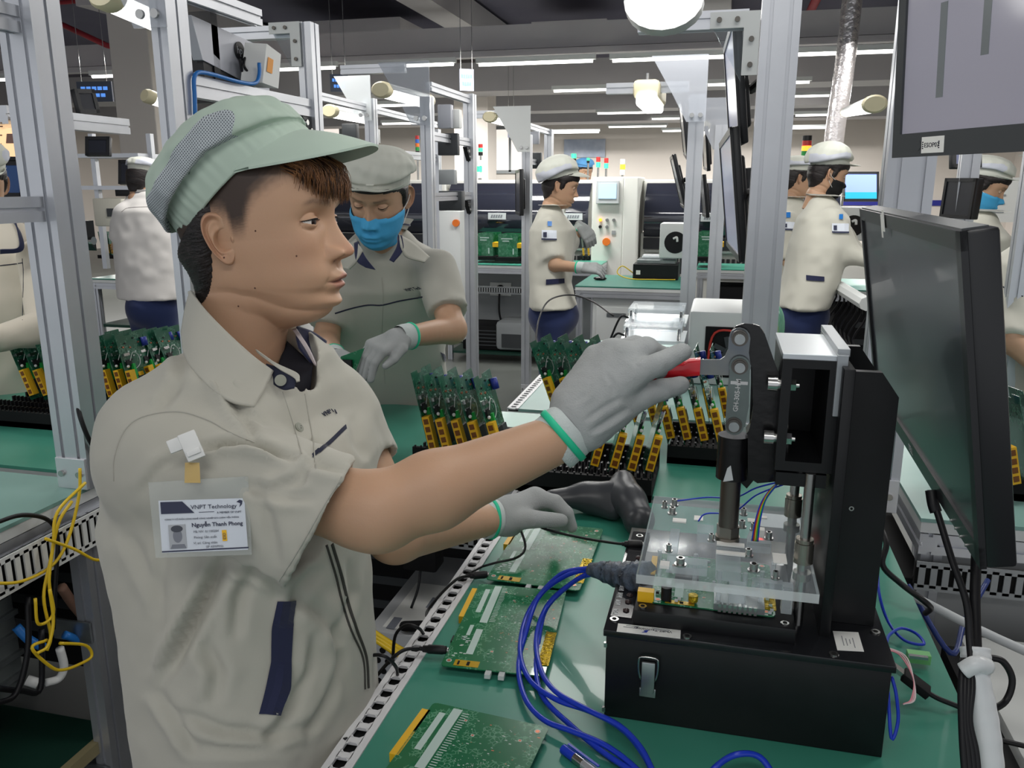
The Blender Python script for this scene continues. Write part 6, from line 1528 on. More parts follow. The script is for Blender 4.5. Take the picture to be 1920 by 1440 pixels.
for L in ([[Dv(672,452,2.16),Dv(684,480,2.14),Dv(704,506,2.14)],[Dv(664,456,2.165),Dv(668,488,2.15),Dv(686,502,2.145)]],[[Dv(746,440,2.15),Dv(744,462,2.14),Dv(730,488,2.14)],[Dv(754,442,2.15),Dv(756,468,2.135),Dv(738,492,2.135)]]):
    sheet_obj('collar_lining',L,NAVL,so,.003)
bt=thing('circuit_board','green circuit board held in the glove of the blue-masked woman','circuit board',M=Matrix.Identity(4))
a_,b_,c_=dep(684,652,1.99),dep(640,668,2.02),dep(622,716,2.05); ex_=(b_-a_); ey_=(c_-b_); g=MB(); nn_=ex_.cross(ey_).normalized()*.0016; q_=[a_,b_,b_+ey_,a_+ey_]; g.add(q_+[x+nn_ for x in q_],[(0,1,2,3),(7,6,5,4),(0,4,5,1),(1,5,6,2),(2,6,7,3),(3,7,4,0)]); g.build('board',PCB,bt)
MB().box((a_+c_)/2+nn_*5,(.03,.008,.03)).build('components',BLK,bt)
# gloved woman at the test bench (profile)
def badge(so,SU,px,py,w=26,h=18,lab=None,blue=True):
    g=MB(); SU.ribbon(g,[(px-w/2,py-h/2),(px-w/2,py+h/2)],[(px+w/2,py-h/2+1),(px+w/2,py+h/2+1)],.006,nseg=4,nw=4); o=g.build('arm_badge',mat('badge_white',lin(222,228,238),.5),so)
    g=MB(); SU.ribbon(g,[(px-w/2+3,py-h/2+4),(px-w/2+3,py+h/2-5)],[(px-w/2+9,py-h/2+4),(px-w/2+9,py+h/2-5)],.009,nseg=2,nw=2); SU.ribbon(g,[(px-w/2,py+h/2-3),(px-w/2,py+h/2)],[(px+w/2,py+h/2-2),(px+w/2,py+h/2+1)],.009,nseg=2,nw=4); g.build('badge_print',LBLU if False else INKB,o)
    if blue: g=MB(); SU.ribbon(g,[(px-3,py-h/2-16),(px-3,py-h/2-7)],[(px+4,py-h/2-16),(px+4,py-h/2-7)],.008,nseg=2,nw=2); g.build('blue_clip',LBLU,so)
def trim(SU,so,a,b,c,d,m=None):
    g=MB(); SU.ribbon(g,[a,b],[c,d],.006,nseg=4,nw=3); g.build('pocket_trim',m or NAVL,so)
t,so,SU,O,Rm=person('woman with a white cap and gloves standing at the drawer-cabinet test bench, seen in profile',(1047,352),4.85,12,14,
 [(402,1006,1058,4.85),(430,994,1078,4.85),(480,992,1076,4.85),(530,993,1070,4.85),(575,992,1084,4.85)],2,
 [dict(j=[(1028,425,4.72),(1040,497,4.68),(1090,502,4.60)],sleeve=.85,dir=(1125,503,4.58)),dict(j=[(1052,428,4.98),(1070,455,4.95),(1088,424,4.9)],sleeve=1.2,dir=(1108,448,4.88))],
 q=.4,capkw=dict(ra=.118,rb=.135,rn=.142,hang=.32,ry=.118,ex=2.1),captilt=30,hairk=1)
badge(so,SU,1030,441); trim(SU,so,(1024,524),(1024,534),(1057,522),(1057,531))
# black-masked woman in profile
t,so,SU,O,Rm=person('woman with a white cap and black face mask working at the right, seen in profile',(1548,330),4.6,16,16,
 [(385,1512,1572,4.6),(410,1496,1590,4.6),(460,1482,1588,4.6),(520,1470,1572,4.6),(575,1456,1552,4.6)],4,
 [dict(j=[(1560,412,4.45),(1598,478,4.42),(1640,492,4.35)],sleeve=1.85,dir=(1665,492,4.32)),dict(j=[(1565,412,4.75),(1600,470,4.72),(1640,485,4.6)],sleeve=1.85,dir=(1665,487,4.5))],
 mask=MASKK,q=.4,capkw=dict(ra=.120,rb=.128,rn=.140,hang=.22,ry=.118,ex=2.1),captilt=18)
badge(so,SU,1575,428,30,18); trim(SU,so,(1512,516),(1512,526),(1545,519),(1545,528))
t,so,SU,O,Rm=person('worker in a white cap without mask standing behind the black-masked woman',(1492,338),5.3,20,12,
 [(385,1462,1512,5.3),(410,1452,1522,5.3),(460,1450,1520,5.3),(520,1452,1515,5.3),(570,1450,1515,5.3)],4,
 [dict(j=[(1480,415,5.15),(1478,490,5.1),(1500,510,5.0)],sleeve=1.0)],q=.4,capkw=dict(ra=.115,rb=.125,rn=.105,hang=.12,ry=.105,ex=2.1),captilt=10)
badge(so,SU,1478,424,22,16)
# far right woman in a blue mask
t,so,SU,O,Rm=person('woman in a blue mask half hidden behind the small far monitors at the right',(1838,352),4.1,-18,24,
 [(415,1812,1870,4.1),(445,1795,1890,4.1),(500,1795,1885,4.15),(600,1795,1885,4.2)],-20,
 [dict(j=[(1822,440,3.98),(1815,520,3.95),(1860,535,3.85)],sleeve=1.0)],mask=MASKB,q=.4,capkw=dict(ra=.12,rb=.11,rn=.11,hang=.1),captilt=14)
# worker at the right edge
t,so,SU,O,Rm=person('worker at the right edge of the photo, only a pale shirt shoulder in view',(2010,330),2.55,120,12,
 [(445,1925,2070,2.6),(490,1885,2120,2.6),(560,1872,2130,2.6),(680,1872,2130,2.62),(800,1880,2130,2.65)],150,
 [dict(j=[(1925,520,2.5),(1900,640,2.42),(1960,700,2.35)],sleeve=1.0)],q=.4,captilt=14)
g=MB(); SU.line(g,[(1866,530),(1885,540),(1918,556)],.002); g.build('chest_stripe',PIP,so)
# worker at the left edge
t,so,SU,O,Rm=person('worker at the left edge, only one long-sleeved shoulder and a bit of cap in view',(-42,352),2.62,-40,22,
 [(428,-120,40,2.7),(470,-150,92,2.7),(540,-150,98,2.7),(620,-150,100,2.72),(740,-150,90,2.75),(830,-150,80,2.8)],-62,
 [dict(j=[(70,485,2.6),(88,615,2.5),(-20,640,2.3)],sleeve=1.9),dict(j=[(-120,485,2.8),(-150,600,2.6),(-90,650,2.4)],sleeve=1.9)],cloth=CLO('shirt_warm',lin(214,206,190)),cap=(WHC,KN2),captilt=14,q=.4,res=.009,rs=.19)
sheet_obj('collar_lining',[[Dv(22,412,2.50),Dv(40,440,2.49),(Dv(42,470,2.48)),Dv(0,476,2.46)],[Dv(28,412,2.49),Dv(34,438,2.48),Dv(34,464,2.47),Dv(0,468,2.45)]],NAVL,so,.004)
sheet_obj('collar_flap',[[Dv(22,412,2.505),Dv(36,440,2.485),Dv(38,468,2.475)],[Dv(-20,420,2.5),Dv(-10,450,2.47),Dv(-5,472,2.46)]],mat('shirt_warm',(0,0,0)),so,.004)
g=MB(); SU.line(g,[(0,498),(20,496),(42,493)],.0016); SU.line(g,[(42,485),(44,520),(42,600)],.001); g.build('chest_stripe',PIP,so)
# back-turned worker on the left
t,so,SU,O,Rm=person('white-shirted worker seen from behind, between the left post and the green cap',(268,342),5.0,80,20,
 [(372,240,320,5.0),(395,222,350,5.0),(440,220,352,5.0),(500,222,350,5.0),(560,225,345,5.0)],86,
 [dict(j=[(232,400,4.95),(222,462,5.0),(250,475,5.2)],sleeve=.8),dict(j=[(342,400,4.95),(352,462,5.0),(340,475,5.2)],sleeve=.8)],cloth=CLO('shirt_white',lin(226,222,218)),q=.4,capkw=dict(rn=.10,ry=.1),captilt=8,visor=0)
g=MB(); SU.line(g,[(228,397),(240,390),(270,388),(320,388)],.0015); g.build('shoulder_seam',SEAM,so)
# blue-capped head beyond the machines
t,so,SU,O,Rm=person('worker in a blue cap glimpsed beyond the placement machines',(1095,325),8.6,-60,10,
 [(352,1078,1112,8.6),(370,1070,1120,8.6),(420,1072,1118,8.6)],-60,[dict(j=[(1078,365,8.5),(1078,400,8.5),(1090,415,8.4)],sleeve=1.0,glove=0)],cap=(BLCAP,KNB),captilt=10,visor=0,q=.3)
# ================================================================ MONITORS
SCR=mat('screen_off',lin(34,36,44),.28,spec=.6,coat=.15); SCRG=mat('screen_matte_reflective',lin(70,70,84),.22,spec=.9); BEZ=mat('bezel_black',lin(30,31,34),.35); BEZG=mat('bezel_grey',lin(66,69,72),.45)
def solve_quad(TL,TR,BR,BL,h):
    A=np.stack([np.array(ray(*TL)),-np.array(ray(*TR)),np.array(ray(*BR)),-np.array(ray(*BL))],1)
    u,s,vt=np.linalg.svd(A); d=vt[-1]; d=d/d[0]
    P=[np.array(ray(*q))*k for q,k in zip((TL,TR,BR,BL),d)]; H=(np.linalg.norm(P[1]-P[2])); k=h/H
    return [C0+V(p*k) for p in P]
def monitor(label,TL,TR,BR,BL,th=.045,bez=.022,scr=None,bm=None,name='monitor',group=None,chin=None,arm=None):
    TL,TR,BR,BL=[V(p) for p in (TL,TR,BR,BL)]
    ux=((TR-TL)+(BR-BL)).normalized(); uy=((TL-BL)+(TR-BR)); uy=(uy-ux*uy.dot(ux)).normalized(); n=ux.cross(uy); w=((TR-TL).length+(BR-BL).length)/2; h=((TL-BL).length+(TR-BR).length)/2; c=(TL+TR+BR+BL)/4
    if (C0-c).dot(n)<0 and False: n=-n
    M=frame(c,ux,uy); t=thing(name,label,'monitor',M=M,group=group); R=M.to_3x3(); L=lambda x,y,z=0: M@V((x,y,z))
    MB().box(L(0,0,-th*.3),(w,h,th*.55),None,R,.004).build('housing',bm or BEZ,t,40)
    g=MB(); g.box(L(0,-.01,-th*.75),(w*.72,h*.66,th*.5),None,R,.01); g.build('back_shell',BLK,t,40)
    if arm: p0=L(0,0,-th*.8); arm=V(arm); MB().tube([p0,p0-n*.03,V((arm.x,arm.y,p0.z)),V((arm.x,arm.y,p0.z))+V((0,.001,0))],.014,n=8,sub=0).build('mount_arm',BLK,t)
    ch=chin or bez
    fr=MB()
    for x,y,sx,sy in((0,h/2-bez/2,w,bez),(0,-h/2+ch/2,w,ch),(-w/2+bez/2,0,bez,h),(w/2-bez/2,0,bez,h)): fr.box(L(x,y,.001),(sx,sy,.006),None,R)
    fr.build('bezel',bm or BEZ,t)
    s=MB().box(L(0,(ch-bez)/2,-.0005),(w-2*bez,h-bez-ch,.002),None,R).build('screen',scr or SCR,t)
    return t,L,ux,uy,n,w,h,s
# big lower monitor
Q=solve_quad((1617,391),(1812,434),(1843,1062),(1644,741),.325)
t,L,ux,uy,n,w,h,s=monitor('large dark monitor with grey lower bezel facing the man, beside the test fixture',*Q,th=.05,bez=.018,chin=.022,scr=SCR,arm=(.335,1.76,0))
g=MB(); add_text(g,'DELL',.013,L(-.02,-h/2+.006,.0045),ux,uy,LGRY); g.build('brand_mark',LGRY,t)
g=MB(); g.box(L(-.08,h/2-.008,.006),(.014,.03,.0008),None,Matrix((ux,uy,n)).transposed()); g.box(L(-.092,h/2-.016,.0066),(.010,.032,.0008),None,Matrix((ux,uy,n)).transposed()); g.build('paper_tag',PAPER,t)
g=MB(); 
for k in range(4): g.cyl(L(w/2-.05-k*.022,-h/2+.003,.004),L(w/2-.05-k*.022,-h/2+.003,.006),.0016,n=8)
g.build('buttons',STEEL,t)
MB().box(L(0,h/2+.0008,-.010),(w*.98,.002,.022),None,Matrix((ux,uy,n)).transposed()).build('top_rim',BEZG,t)
# upper monitor (room reflections painted as a pale, faintly glowing screen)
b0=dep(1677,296,1.12); dirr=V((.45,-.89,0)).normalized(); dirr=(V((.45,-.89,.0))).normalized()
p2=b0+dirr*.50; up_=V((-.06,-.03,1)).normalized(); up_=(up_-dirr*up_.dot(dirr)).normalized()
REFL=mat('screen_reflection',lin(150,148,160),.16,spec=.9,emit=lin(150,150,165),es=.22)
t,L,ux,uy,n,w,h,s=monitor('big upper monitor with a pale screen and a paper sticker on its lower frame',b0+up_*.30,p2+up_*.30,p2,b0,th=.05,bez=.014,chin=.030,scr=REFL,bm=BEZG,arm=(.335,1.76,0))
R3=Matrix((ux,uy,n)).transposed()
g=MB(); g.box(L(-w/2+.078,-h/2+.014,.0045),(.040,.020,.0006),None,R3); st=g.build('sticker',PAPER,t)
g=MB(); add_text(g,'ESOP07',.0082,L(-w/2+.0632,-h/2+.011,.0050),ux,uy,INK); 
for k in range(4): g.box(L(-w/2+.0605,-h/2+.010+k*.0025,.005),(.002,.0015,.0004),INK,R3); g.box(L(-w/2+.0895,-h/2+.010+k*.0025,.005),(.002,.0015,.0004),INK,R3)
g.build('printed_text',INK,st)
g=MB(); g.cyl(L(-w/2+.05,-h/2+.014,.004),L(-w/2+.05,-h/2+.014,.0048),.0065,n=20); g.build('round_logo',BEZG,t)
TON=mat('reflection_band',lin(105,110,112),.16,spec=.9,emit=lin(110,115,118),es=.2)  # reflected bands painted onto the screen with a faint glow
for x,y0_,y1_,ww in((-.17,-.08,.03,.012),(-.10,-.04,.06,.012),(-.02,-.09,.02,.018),(.08,-.05,.12,.02)): MB().box(L(x,(y0_+y1_)/2,.0008),(ww,y1_-y0_,.0004),None,R3).build('reflection_band',TON,s)
def edge_monitor(label,far_t,far_b,near_t,near_b,df,dn,th=.03,group='monitors seen almost edge-on',scr=None,arm=None):
    a,b=dep(*far_t,df),dep(*near_t,dn); c,d=dep(*near_b,dn),dep(*far_b,df)
    return monitor(label,a,b,c,d,th=th,bez=.018,group=group,scr=scr,arm=arm)
SCL=mat('screen_lit_dim',lin(120,125,150),.2,emit=lin(130,135,165),es=.35)
edge_monitor('upper monitor seen edge-on, fixed to the large right post',(1356,97),(1372,276),(1376,40),(1388,266),2.6,2.08,.035,scr=SCL,arm=(.10,2.12,0))
edge_monitor('lower monitor seen edge-on, fixed to the large right post',(1348,262),(1366,470),(1372,256),(1388,478),2.8,2.1,.035,scr=SCL,arm=(.10,2.12,0))
edge_monitor('dark monitor seen edge-on left of the middle post, upper one',(1272,196),(1284,292),(1280,198),(1288,296),4.9,4.3,.03,arm=(-.155,4.3,0))
edge_monitor('dark monitor seen edge-on left of the middle post, lower slanted one',(1256,294),(1278,388),(1262,294),(1284,388),5.0,4.4,.03,arm=(-.155,4.3,0))
edge_monitor('monitor back between the middle posts, upper one',(1316,240),(1320,318),(1322,240),(1328,318),5.4,4.9,.03)
edge_monitor('monitor back between the middle posts, lower one',(1312,330),(1318,406),(1318,330),(1326,406),5.4,4.9,.03)
edge_monitor('black monitor behind the large right post at its left side',(1380,320),(1382,430),(1392,320),(1398,430),3.0,2.7,.05)
edge_monitor('slim black monitor left of the first gloved woman',(966,320),(968,402),(975,320),(976,402),6.0,5.5,.04)
def flat_monitor(label,x0,y0,x1,y1,d,scr=None,dd=0,bm=None,tilt=0):
    return monitor(label,dep(x0,y0,d),dep(x1,y0+tilt,d+dd),dep(x1,y1+tilt,d+dd),dep(x0,y1,d),th=.05,bez=.012 if d<4 else .02,scr=scr,bm=bm,group='flat monitors in the background')
BLUS=mat('tv_blue',lin(120,140,215),.3,emit=lin(130,150,225),es=.8); TEAL=mat('tv_teal',lin(40,140,170),.3,emit=lin(40,150,180),es=.8)
t,L,ux,uy,n,w,h,s=flat_monitor('wall television with a blue and teal page behind the black-masked woman',1580,322,1648,377,7.2,scr=BLUS)
MB().box(L(0,-h*.33,.002),(w*.9,h*.26,.001),None,Matrix((ux,uy,n)).transposed()).build('page_band',TEAL,s)
flat_monitor('small dark monitor in front of the far blue-masked woman, lower one',1768,334,1826,408,2.9,dd=-.15,tilt=2)
flat_monitor('small monitor with a mauve screen under the big upper monitor',1786,270,1840,314,3.0,scr=SCL)
ORS=mat('screen_orange_page',lin(240,200,150),.3,emit=lin(245,205,160),es=.8); DBS=mat('screen_blue_dark',lin(40,60,90),.3,emit=lin(35,55,95),es=.5)
t,L,ux,uy,n,w,h,s=flat_monitor('monitor with a pale orange web page at the left edge',-60,220,44,300,2.9,scr=ORS,dd=-.1)
g=MB(); g.box(L(w*.28,0,.002),(w*.14,h*.22,.001),mat('page_grey',lin(120,90,80),.5),Matrix((ux,uy,n)).transposed())
for k in range(3): g.box(L(-.02,h*.28-k*.03,.002),(w*.4,.004,.001),ORS if k>2 else mat('page_grey',(0,0,0)),Matrix((ux,uy,n)).transposed())
g.build('page_marks',ORS,s)
flat_monitor('dark blue monitor under the orange one at the left edge',-60,304,45,368,2.9,scr=DBS,dd=-.1)
flat_monitor('dark monitor on the far shelf left of the beige column',160,256,206,292,5.2)
flat_monitor('dark monitor below the far shelf beside the white cap',222,300,300,345,5.6)
flat_monitor('small black monitor hanging under the dark sign at the upper left',144,168,182,212,4.0,dd=.1)
# monitor of the first frame: grey back with round mark, white mini PC, blue cable
HPG=mat('silver_back',lin(178,180,188),.4,.3)
a,b,c,d=onx(356,30,-1.30),onx(505,88,-1.30),onx(500,178,-1.30),onx(372,172,-1.30)
t=thing('monitor','silver-backed monitor in the first frame with a round dark mark on its back','monitor',M=Matrix.Identity(4))
xx=-1.40
def XP(px,py,x): return onx(px,py,x)
g=MB(); a,b,c,d=XP(358,28,xx),XP(500,92,xx),XP(506,178,xx),XP(380,112,xx)
g.add([a,b,c,d]+[p+V((-.03,0,0)) for p in (a,b,c,d)],[(0,3,2,1),(4,5,6,7),(0,1,5,4),(1,2,6,5),(2,3,7,6),(3,0,4,7)]); g.build('back_panel',HPG,t)
g=MB(); a,b,c,d=XP(380,105,xx-.004),XP(500,135,xx-.004),XP(506,178,xx-.004),XP(386,172,xx-.004); g.add([a,b,c,d]+[p+V((-.02,0,0)) for p in (a,b,c,d)],[(0,3,2,1),(4,5,6,7),(0,1,5,4),(1,2,6,5),(2,3,7,6),(3,0,4,7)]); g.build('lower_back',BLK,t)
g=MB(); c_=XP(449,96,xx+.002); g.cyl(c_,c_+V((.002,0,0)),.026,BLK,24); add_text(g,'hp',.030,c_+V((.003,-.018,-.008)),(0,1,0),(0,0,1),ALU2); g.build('round_mark',BLK,t)
g=MB(); g.box(XP(377,110,xx-.05)+V((0,0,0)),(.10,.03,.24)); g.build('front_edge',BLK,t)
g=MB(); g.tube([XP(450,110,xx+.02),XP(456,140,xx+.02),XP(470,152,xx+.025),XP(488,140,xx+.02),XP(490,108,xx+.02),XP(478,98,xx+.02),XP(462,104,xx+.02),XP(458,125,xx+.03),XP(478,148,xx+.03)],.004,n=8); g.build('cable_loop',BLK,t)
t=thing('mini_computer','white mini computer with an orange sticker on the bar of the first frame','computer',M=Matrix.Identity(4))
g=MB(); p=[XP(500,82,-1.33),XP(527,102,-1.33),XP(522,166,-1.33),XP(492,155,-1.33)]; q=[x+V((-.05,-.035,0)) for x in p]; g.add(p+q,[(0,3,2,1),(4,5,6,7),(0,1,5,4),(1,2,6,5),(2,3,7,6),(3,0,4,7)]); g.build('case',WHT,t)
g=MB(); o=V((.002,0,0)); r_=lambda u,v: p[0].lerp(p[1],u).lerp(p[3].lerp(p[2],u),v)+o
g.add([r_(.15,.30),r_(.5,.30),r_(.5,.68),r_(.15,.68)],[(0,3,2,1)]); g.build('orange_sticker',mat('orange_sticker',lin(238,160,70),.6),t)
tag(MB().tube([XP(366,215,-1.33),XP(365,180,-1.33),XP(364,148,-1.33),XP(372,136,-1.33),XP(400,140,-1.33),XP(450,154,-1.33),XP(478,156,-1.33),XP(486,140,-1.33),XP(486,118,-1.33)],.0055,n=8).build('network_cable',LBLU,None,True),'blue network cable draped over the bar behind the cap','cable')
# small items of the other frames
def bx(label,cat,name,px0,py0,px1,py1,y,dy,m,parts=None,group=None):
    a=ony(px0,py0,y); b=ony(px1,py1,y); t=thing(name,label,cat,((a.x+b.x)/2,y,b.z),group)
    MB().box(((a.x+b.x)/2,y+dy/2,(a.z+b.z)/2),(abs(b.x-a.x),dy,abs(a.z-b.z)),bev=.004).build('case',m,t,40)
    return t,(a.x+b.x)/2,(a.z+b.z)/2,abs(b.x-a.x),abs(a.z-b.z)
bx('silver monitor back with a round mark in the second frame','monitor','monitor',820,196,846,240,4.0,.04,HPG)
bx('white mini computer on the upper bar of the second frame','computer','mini_computer',846,205,862,240,4.05,.04,WHT)
bx('dark monitor back with cable bundle below the upper bar of the second frame','monitor','monitor',820,250,858,291,4.1,.04,DGRY)
bx('grey tilted monitor back on the lower bar of the second frame','monitor','monitor',822,318,852,346,4.1,.05,GRY)
bx('dark scanner cradle hanging under the second frame','device','device_cradle',822,358,866,395,4.2,.06,DGRY)
t,_x,_z,_w,_h=bx('white console cabinet with an orange button behind the second frame','cabinet','console_cabinet',823,396,866,640,4.9,.3,WHTM)
_c=ony(856,418,4.9); MB().cyl(_c,_c+V((0,-.02,0)),.022,n=14).build('orange_button',mat('knob_orange',lin(235,120,40),.4),t)
bx('grey monitor back in the third frame above the white cap','monitor','monitor',993,246,1010,270,6.0,.04,HPG)
bx('white mini computer in the frame left of the third left post','computer','mini_computer',697,242,709,268,4.9,.04,WHT)
bx('dark monitor back left of the third left post','monitor','monitor',640,232,668,266,4.9,.05,DGRY)
bx('dark telescoping cable bundle on the third frame','cable bundle','cable_bundle',996,286,1014,316,6.1,.05,DGRY)
# ================================================================ HAND-HELD SCANNER, PEN
SG=mat('scanner_grey',lin(58,60,64),.35,spec=.5)
t=thing('barcode_scanner','dark grey hand-held barcode scanner lying on the bench under the wrist','scanner',onz(1130,960,.85))
def segs_mesh(name,S,res,m,par,k=.02):
    lo,hi=bbox([s[0] for s in S]+[s[1] for s in S],.06)
    def fn(p):
        d=None
        for s in S:
            q=ecaps(p,s[0],s[1],s[2],s[3],s[4],s[5]) if len(s)>4 else caps(p,*s[:4]); d=q if d is None else smin(d,q,k)
        return d
    P,F=sdf_mesh(fn,lo,hi,res); P=smooth_np(P,F,2); return mesh_np(name,P,F,m,par)
zz=np.array([0,0,1.])
A_=lambda px,py,z: np.array(onz(px,py,z))
segs_mesh('grip',[(A_(1038,935,.885),A_(1100,930,.888),.023,.029,zz,.8),(A_(1100,930,.888),A_(1165,928,.897),.029,.034,zz,.9),(A_(1110,945,.875),A_(1150,957,.872),.018,.02)],.003,SG,t)
segs_mesh('head',[(A_(1168,905,.912),A_(1198,975,.880),.026,.032,np.array([1.,0,0]),.95),(A_(1150,928,.895),A_(1180,940,.895),.026,.03)],.003,SG,t)
MB().tube([A_(1150,945,.862),A_(1165,958,.862),A_(1172,964,.865)],.004).build('trigger',BLK,t,True)
MB().box(onz(1200,968,.88)+V((.012,0,0)),(.006,.05,.035),bev=.002).build('window',BLKG,t)
t=thing('pen','blue and silver ballpoint pen on the bench at the bottom edge','pen',onz(1075,1415,.85))
a,b=onz(1056,1404,.856),onz(1120,1452,.856); d=(b-a).normalized()
MB().cyl(a,a+d*.020,.0058,n=14).build('blue_cap',BLUC,t,30); MB().cyl(a+d*.020,a+d*.034,.0060,n=14).build('silver_ring',STEEL,t,30); MB().cyl(a+d*.034,b+d*.05,.0056,n=14).build('barrel',mat('pen_grey',lin(190,192,196),.3,.5),t,30)
MB().box(a+d*.03+V((.002,.004,.007)),(.003,.05,.0015),None,rotz(math.atan2(-d.x,d.y)*1)).build('clip',BLUC,t)
# ================================================================ CABLES
def cable(label,pts,r,m,name='cable',group=None,n=8,cat='cable',kind=None):
    return tag(MB().tube(pts,r,n=n,sub=6).build(name,m,None,True),label,cat,group)
Zc=lambda px,py,z=.856: onz(px,py,z)
loops=[[(1112,1066,.955),(1060,1080,.93),(1010,1120,.89),(985,1190,.866),(972,1250,.862),(985,1310,.86),(1020,1350,.86),(1070,1370,.862),(1130,1395,.862),(1180,1430,.86),(1230,1480,.86)],
 [(1108,1072,.95),(1070,1095,.92),(1025,1140,.88),(1010,1200,.862),(1005,1260,.86),(1020,1310,.858),(1070,1360,.858),(1130,1410,.858),(1190,1450,.858),(1240,1490,.858)],
 [(1110,1064,.958),(1050,1078,.925),(995,1140,.87),(975,1210,.866),(990,1270,.862),(1040,1310,.866),(1110,1335,.868),(1170,1370,.866),(1210,1420,.864),(1232,1470,.862)],
 [(1112,1076,.95),(1080,1088,.925),(1030,1130,.885),(1006,1190,.868),(1012,1250,.864),(1040,1295,.870),(1100,1330,.874),(1160,1360,.872),(1200,1400,.868),(1226,1450,.866)]]
for i,Lp in enumerate(loops):
    cable('blue network cable curving from the wrapped sleeve over the bench, '+['outer loop','inner loop','outer loop lying on top','inner loop lying on top'][i],[Zc(*p) for p in Lp],.0036,BLUC,'network_cable','blue network cables')
cable('blue cable arching up from the bottom edge right of the pen',[Zc(1310,1480,.86),Zc(1340,1440,.865),Zc(1380,1415,.885),Zc(1425,1420,.88),Zc(1460,1470,.86)],.0036,BLUC,'network_cable','blue network cables')
t=thing('wrapped_cable_sleeve','grey tape-wrapped cable sleeve entering the left side of the clear plate','cable sleeve',dep(1150,1080,1.0))
g=MB(); P0=[Zc(1106,1067,.955),Zc(1140,1072,.965),Zc(1165,1078,.975),Zc(1190,1082,.985),Zc(1215,1085,.99)]; Rr=[.009,.016,.019,.022,.023]; rings=[]
PP=spline([V(p) for p in P0],8); 
for i,p in enumerate(PP):
    tt=i/(len(PP)-1); r=np.interp(tt,[0,.25,.5,.75,1],Rr); d=(PP[min(i+1,len(PP)-1)]-PP[max(0,i-1)]).normalized(); u=d.orthogonal().normalized(); v=d.cross(u)
    rings.append([p+(u*math.cos(2*PI*k/28)+v*math.sin(2*PI*k/28)*.85)*r*(1+.07*math.sin(k*3+i*1.9)+.05*math.sin(k*7-i*1.3)) for k in range(28)])
g.loft(rings); g.build('wrap',mat('wrap_grey',lin(84,98,116),.45,noise=(60,.9,lin(44,48,54)),bump=(90,.8,.004)),t,True)
cable('black power lead looping over the farthest flat board to the fixture',[Zc(905,1062,.86),Zc(930,1055,.87),Zc(970,1045,.875),Zc(985,1025,.88),Zc(975,990,.90),Zc(968,970,.925),Zc(985,960,.94),Zc(1008,985,.93),Zc(1040,997,.93),Zc(1100,1010,.945),Zc(1150,1018,.965),Zc(1172,1020,.975)],.0022,BLK)
def plug(label,a,b,r=.0065,m=BLK,name='dc_plug'):
    a,b=V(a),V(b); d=(b-a).normalized(); g=MB(); L=(b-a).length
    u=d.orthogonal().normalized(); v=d.cross(u); rg=lambda t,k:[a+d*L*t+(u*math.cos(2*PI*i/14)+v*math.sin(2*PI*i/14))*r*k for i in range(14)]
    g.loft([rg(0,.45),rg(.12,.5),rg(.14,.75),rg(.3,.8),rg(.34,1),rg(.85,1),rg(.9,.9),rg(.98,.9)]); t=thing(name,label,'plug',a,'black barrel plugs'); g.build('body',m,t,40)
    MB().cyl(a+d*L*.98,a+d*L*1.06,r*.6,n=12).build('tip',STEEL,t,True)
plug('black barrel plug in the side of the middle flat board',Zc(786,1216,.864),Zc(838,1219,.864))
plug('black barrel plug in the side of the farthest flat board',Zc(876,1080,.864),Zc(914,1077,.864))
plug('black plug pushed in at the left of the clear plate',Zc(1166,1020,.976),Zc(1205,1021,.978))
cable('black lead of the middle flat board, hanging in a long loop off the bench',[Zc(787,1216,.864),Zc(760,1218,.87),Zc(735,1235,.86),Zc(700,1275,.80),Zc(650,1340,.78),Zc(615,1378,.80),Zc(606,1390,.82),Zc(625,1391,.84),Zc(650,1386,.852)],.0026,BLK)
cable('black lead looping from a punched hole beside the zip of the shirt',[Zc(746,1270,.845),Zc(742,1250,.875),Zc(720,1230,.90),Zc(690,1232,.89),Zc(672,1260,.86),Zc(672,1300,.80),Zc(688,1340,.72)],.0024,BLK)
cable('black lead looping from the punched edge above the perforated box',[Zc(795,1190,.848),Zc(785,1178,.875),Zc(762,1172,.88),Zc(742,1190,.86),Zc(737,1230,.82),Zc(738,1260,.76)],.0024,BLK)
cable('black lead along the edge from the farthest plug down past the punched strip',[Zc(877,1080,.864),Zc(858,1085,.87),Zc(830,1110,.86),Zc(805,1140,.84),Zc(800,1155,.84),Zc(812,1163,.85)],.0024,BLK)
cable('thin black lead between two punched holes near the left glove',[Zc(905,1062,.86),Zc(880,1075,.862),Zc(858,1090,.85),Zc(856,1092,.84)],.002,BLK)
# ribbon of thin wires at the clamp
for k,(m_,o_) in enumerate([(BLUC,0),(mat('wire_red',lin(190,50,40),.4),1),(mat('wire_yellow',lin(215,200,50),.4),2),(GRNP,3),(BLUC,4)]):
    o=o_*.0018; cable(['blue','red','yellow','green','dark blue'][k]+' thin wire of the ribbon dropping onto the clear plate',[V((.092-o,.99,1.157)),V((.078,1.0-o,1.145)),V((.066+o*.5,1.01,1.12)),V((.060+o*.8,1.015,1.09)),V((.058+o,1.02,1.062))],.0009,m_,'thin_wire','thin wires over the clear plate',n=5)
for k in range(2): cable(['upper','lower'][k]+' blue wire crossing the clear plate from the black bracket to the left screws',[V((.092,.988,1.158-k*.004)),V((.06,1.03,1.13-k*.01)),V((.035,1.055,1.105-k*.02)),V((.0,1.10-k*.03,1.085-k*.012)),V((-.04+k*.03,1.10-k*.03,1.076-k*.015))],.0011,BLUC,'thin_wire','thin wires over the clear plate',n=5)
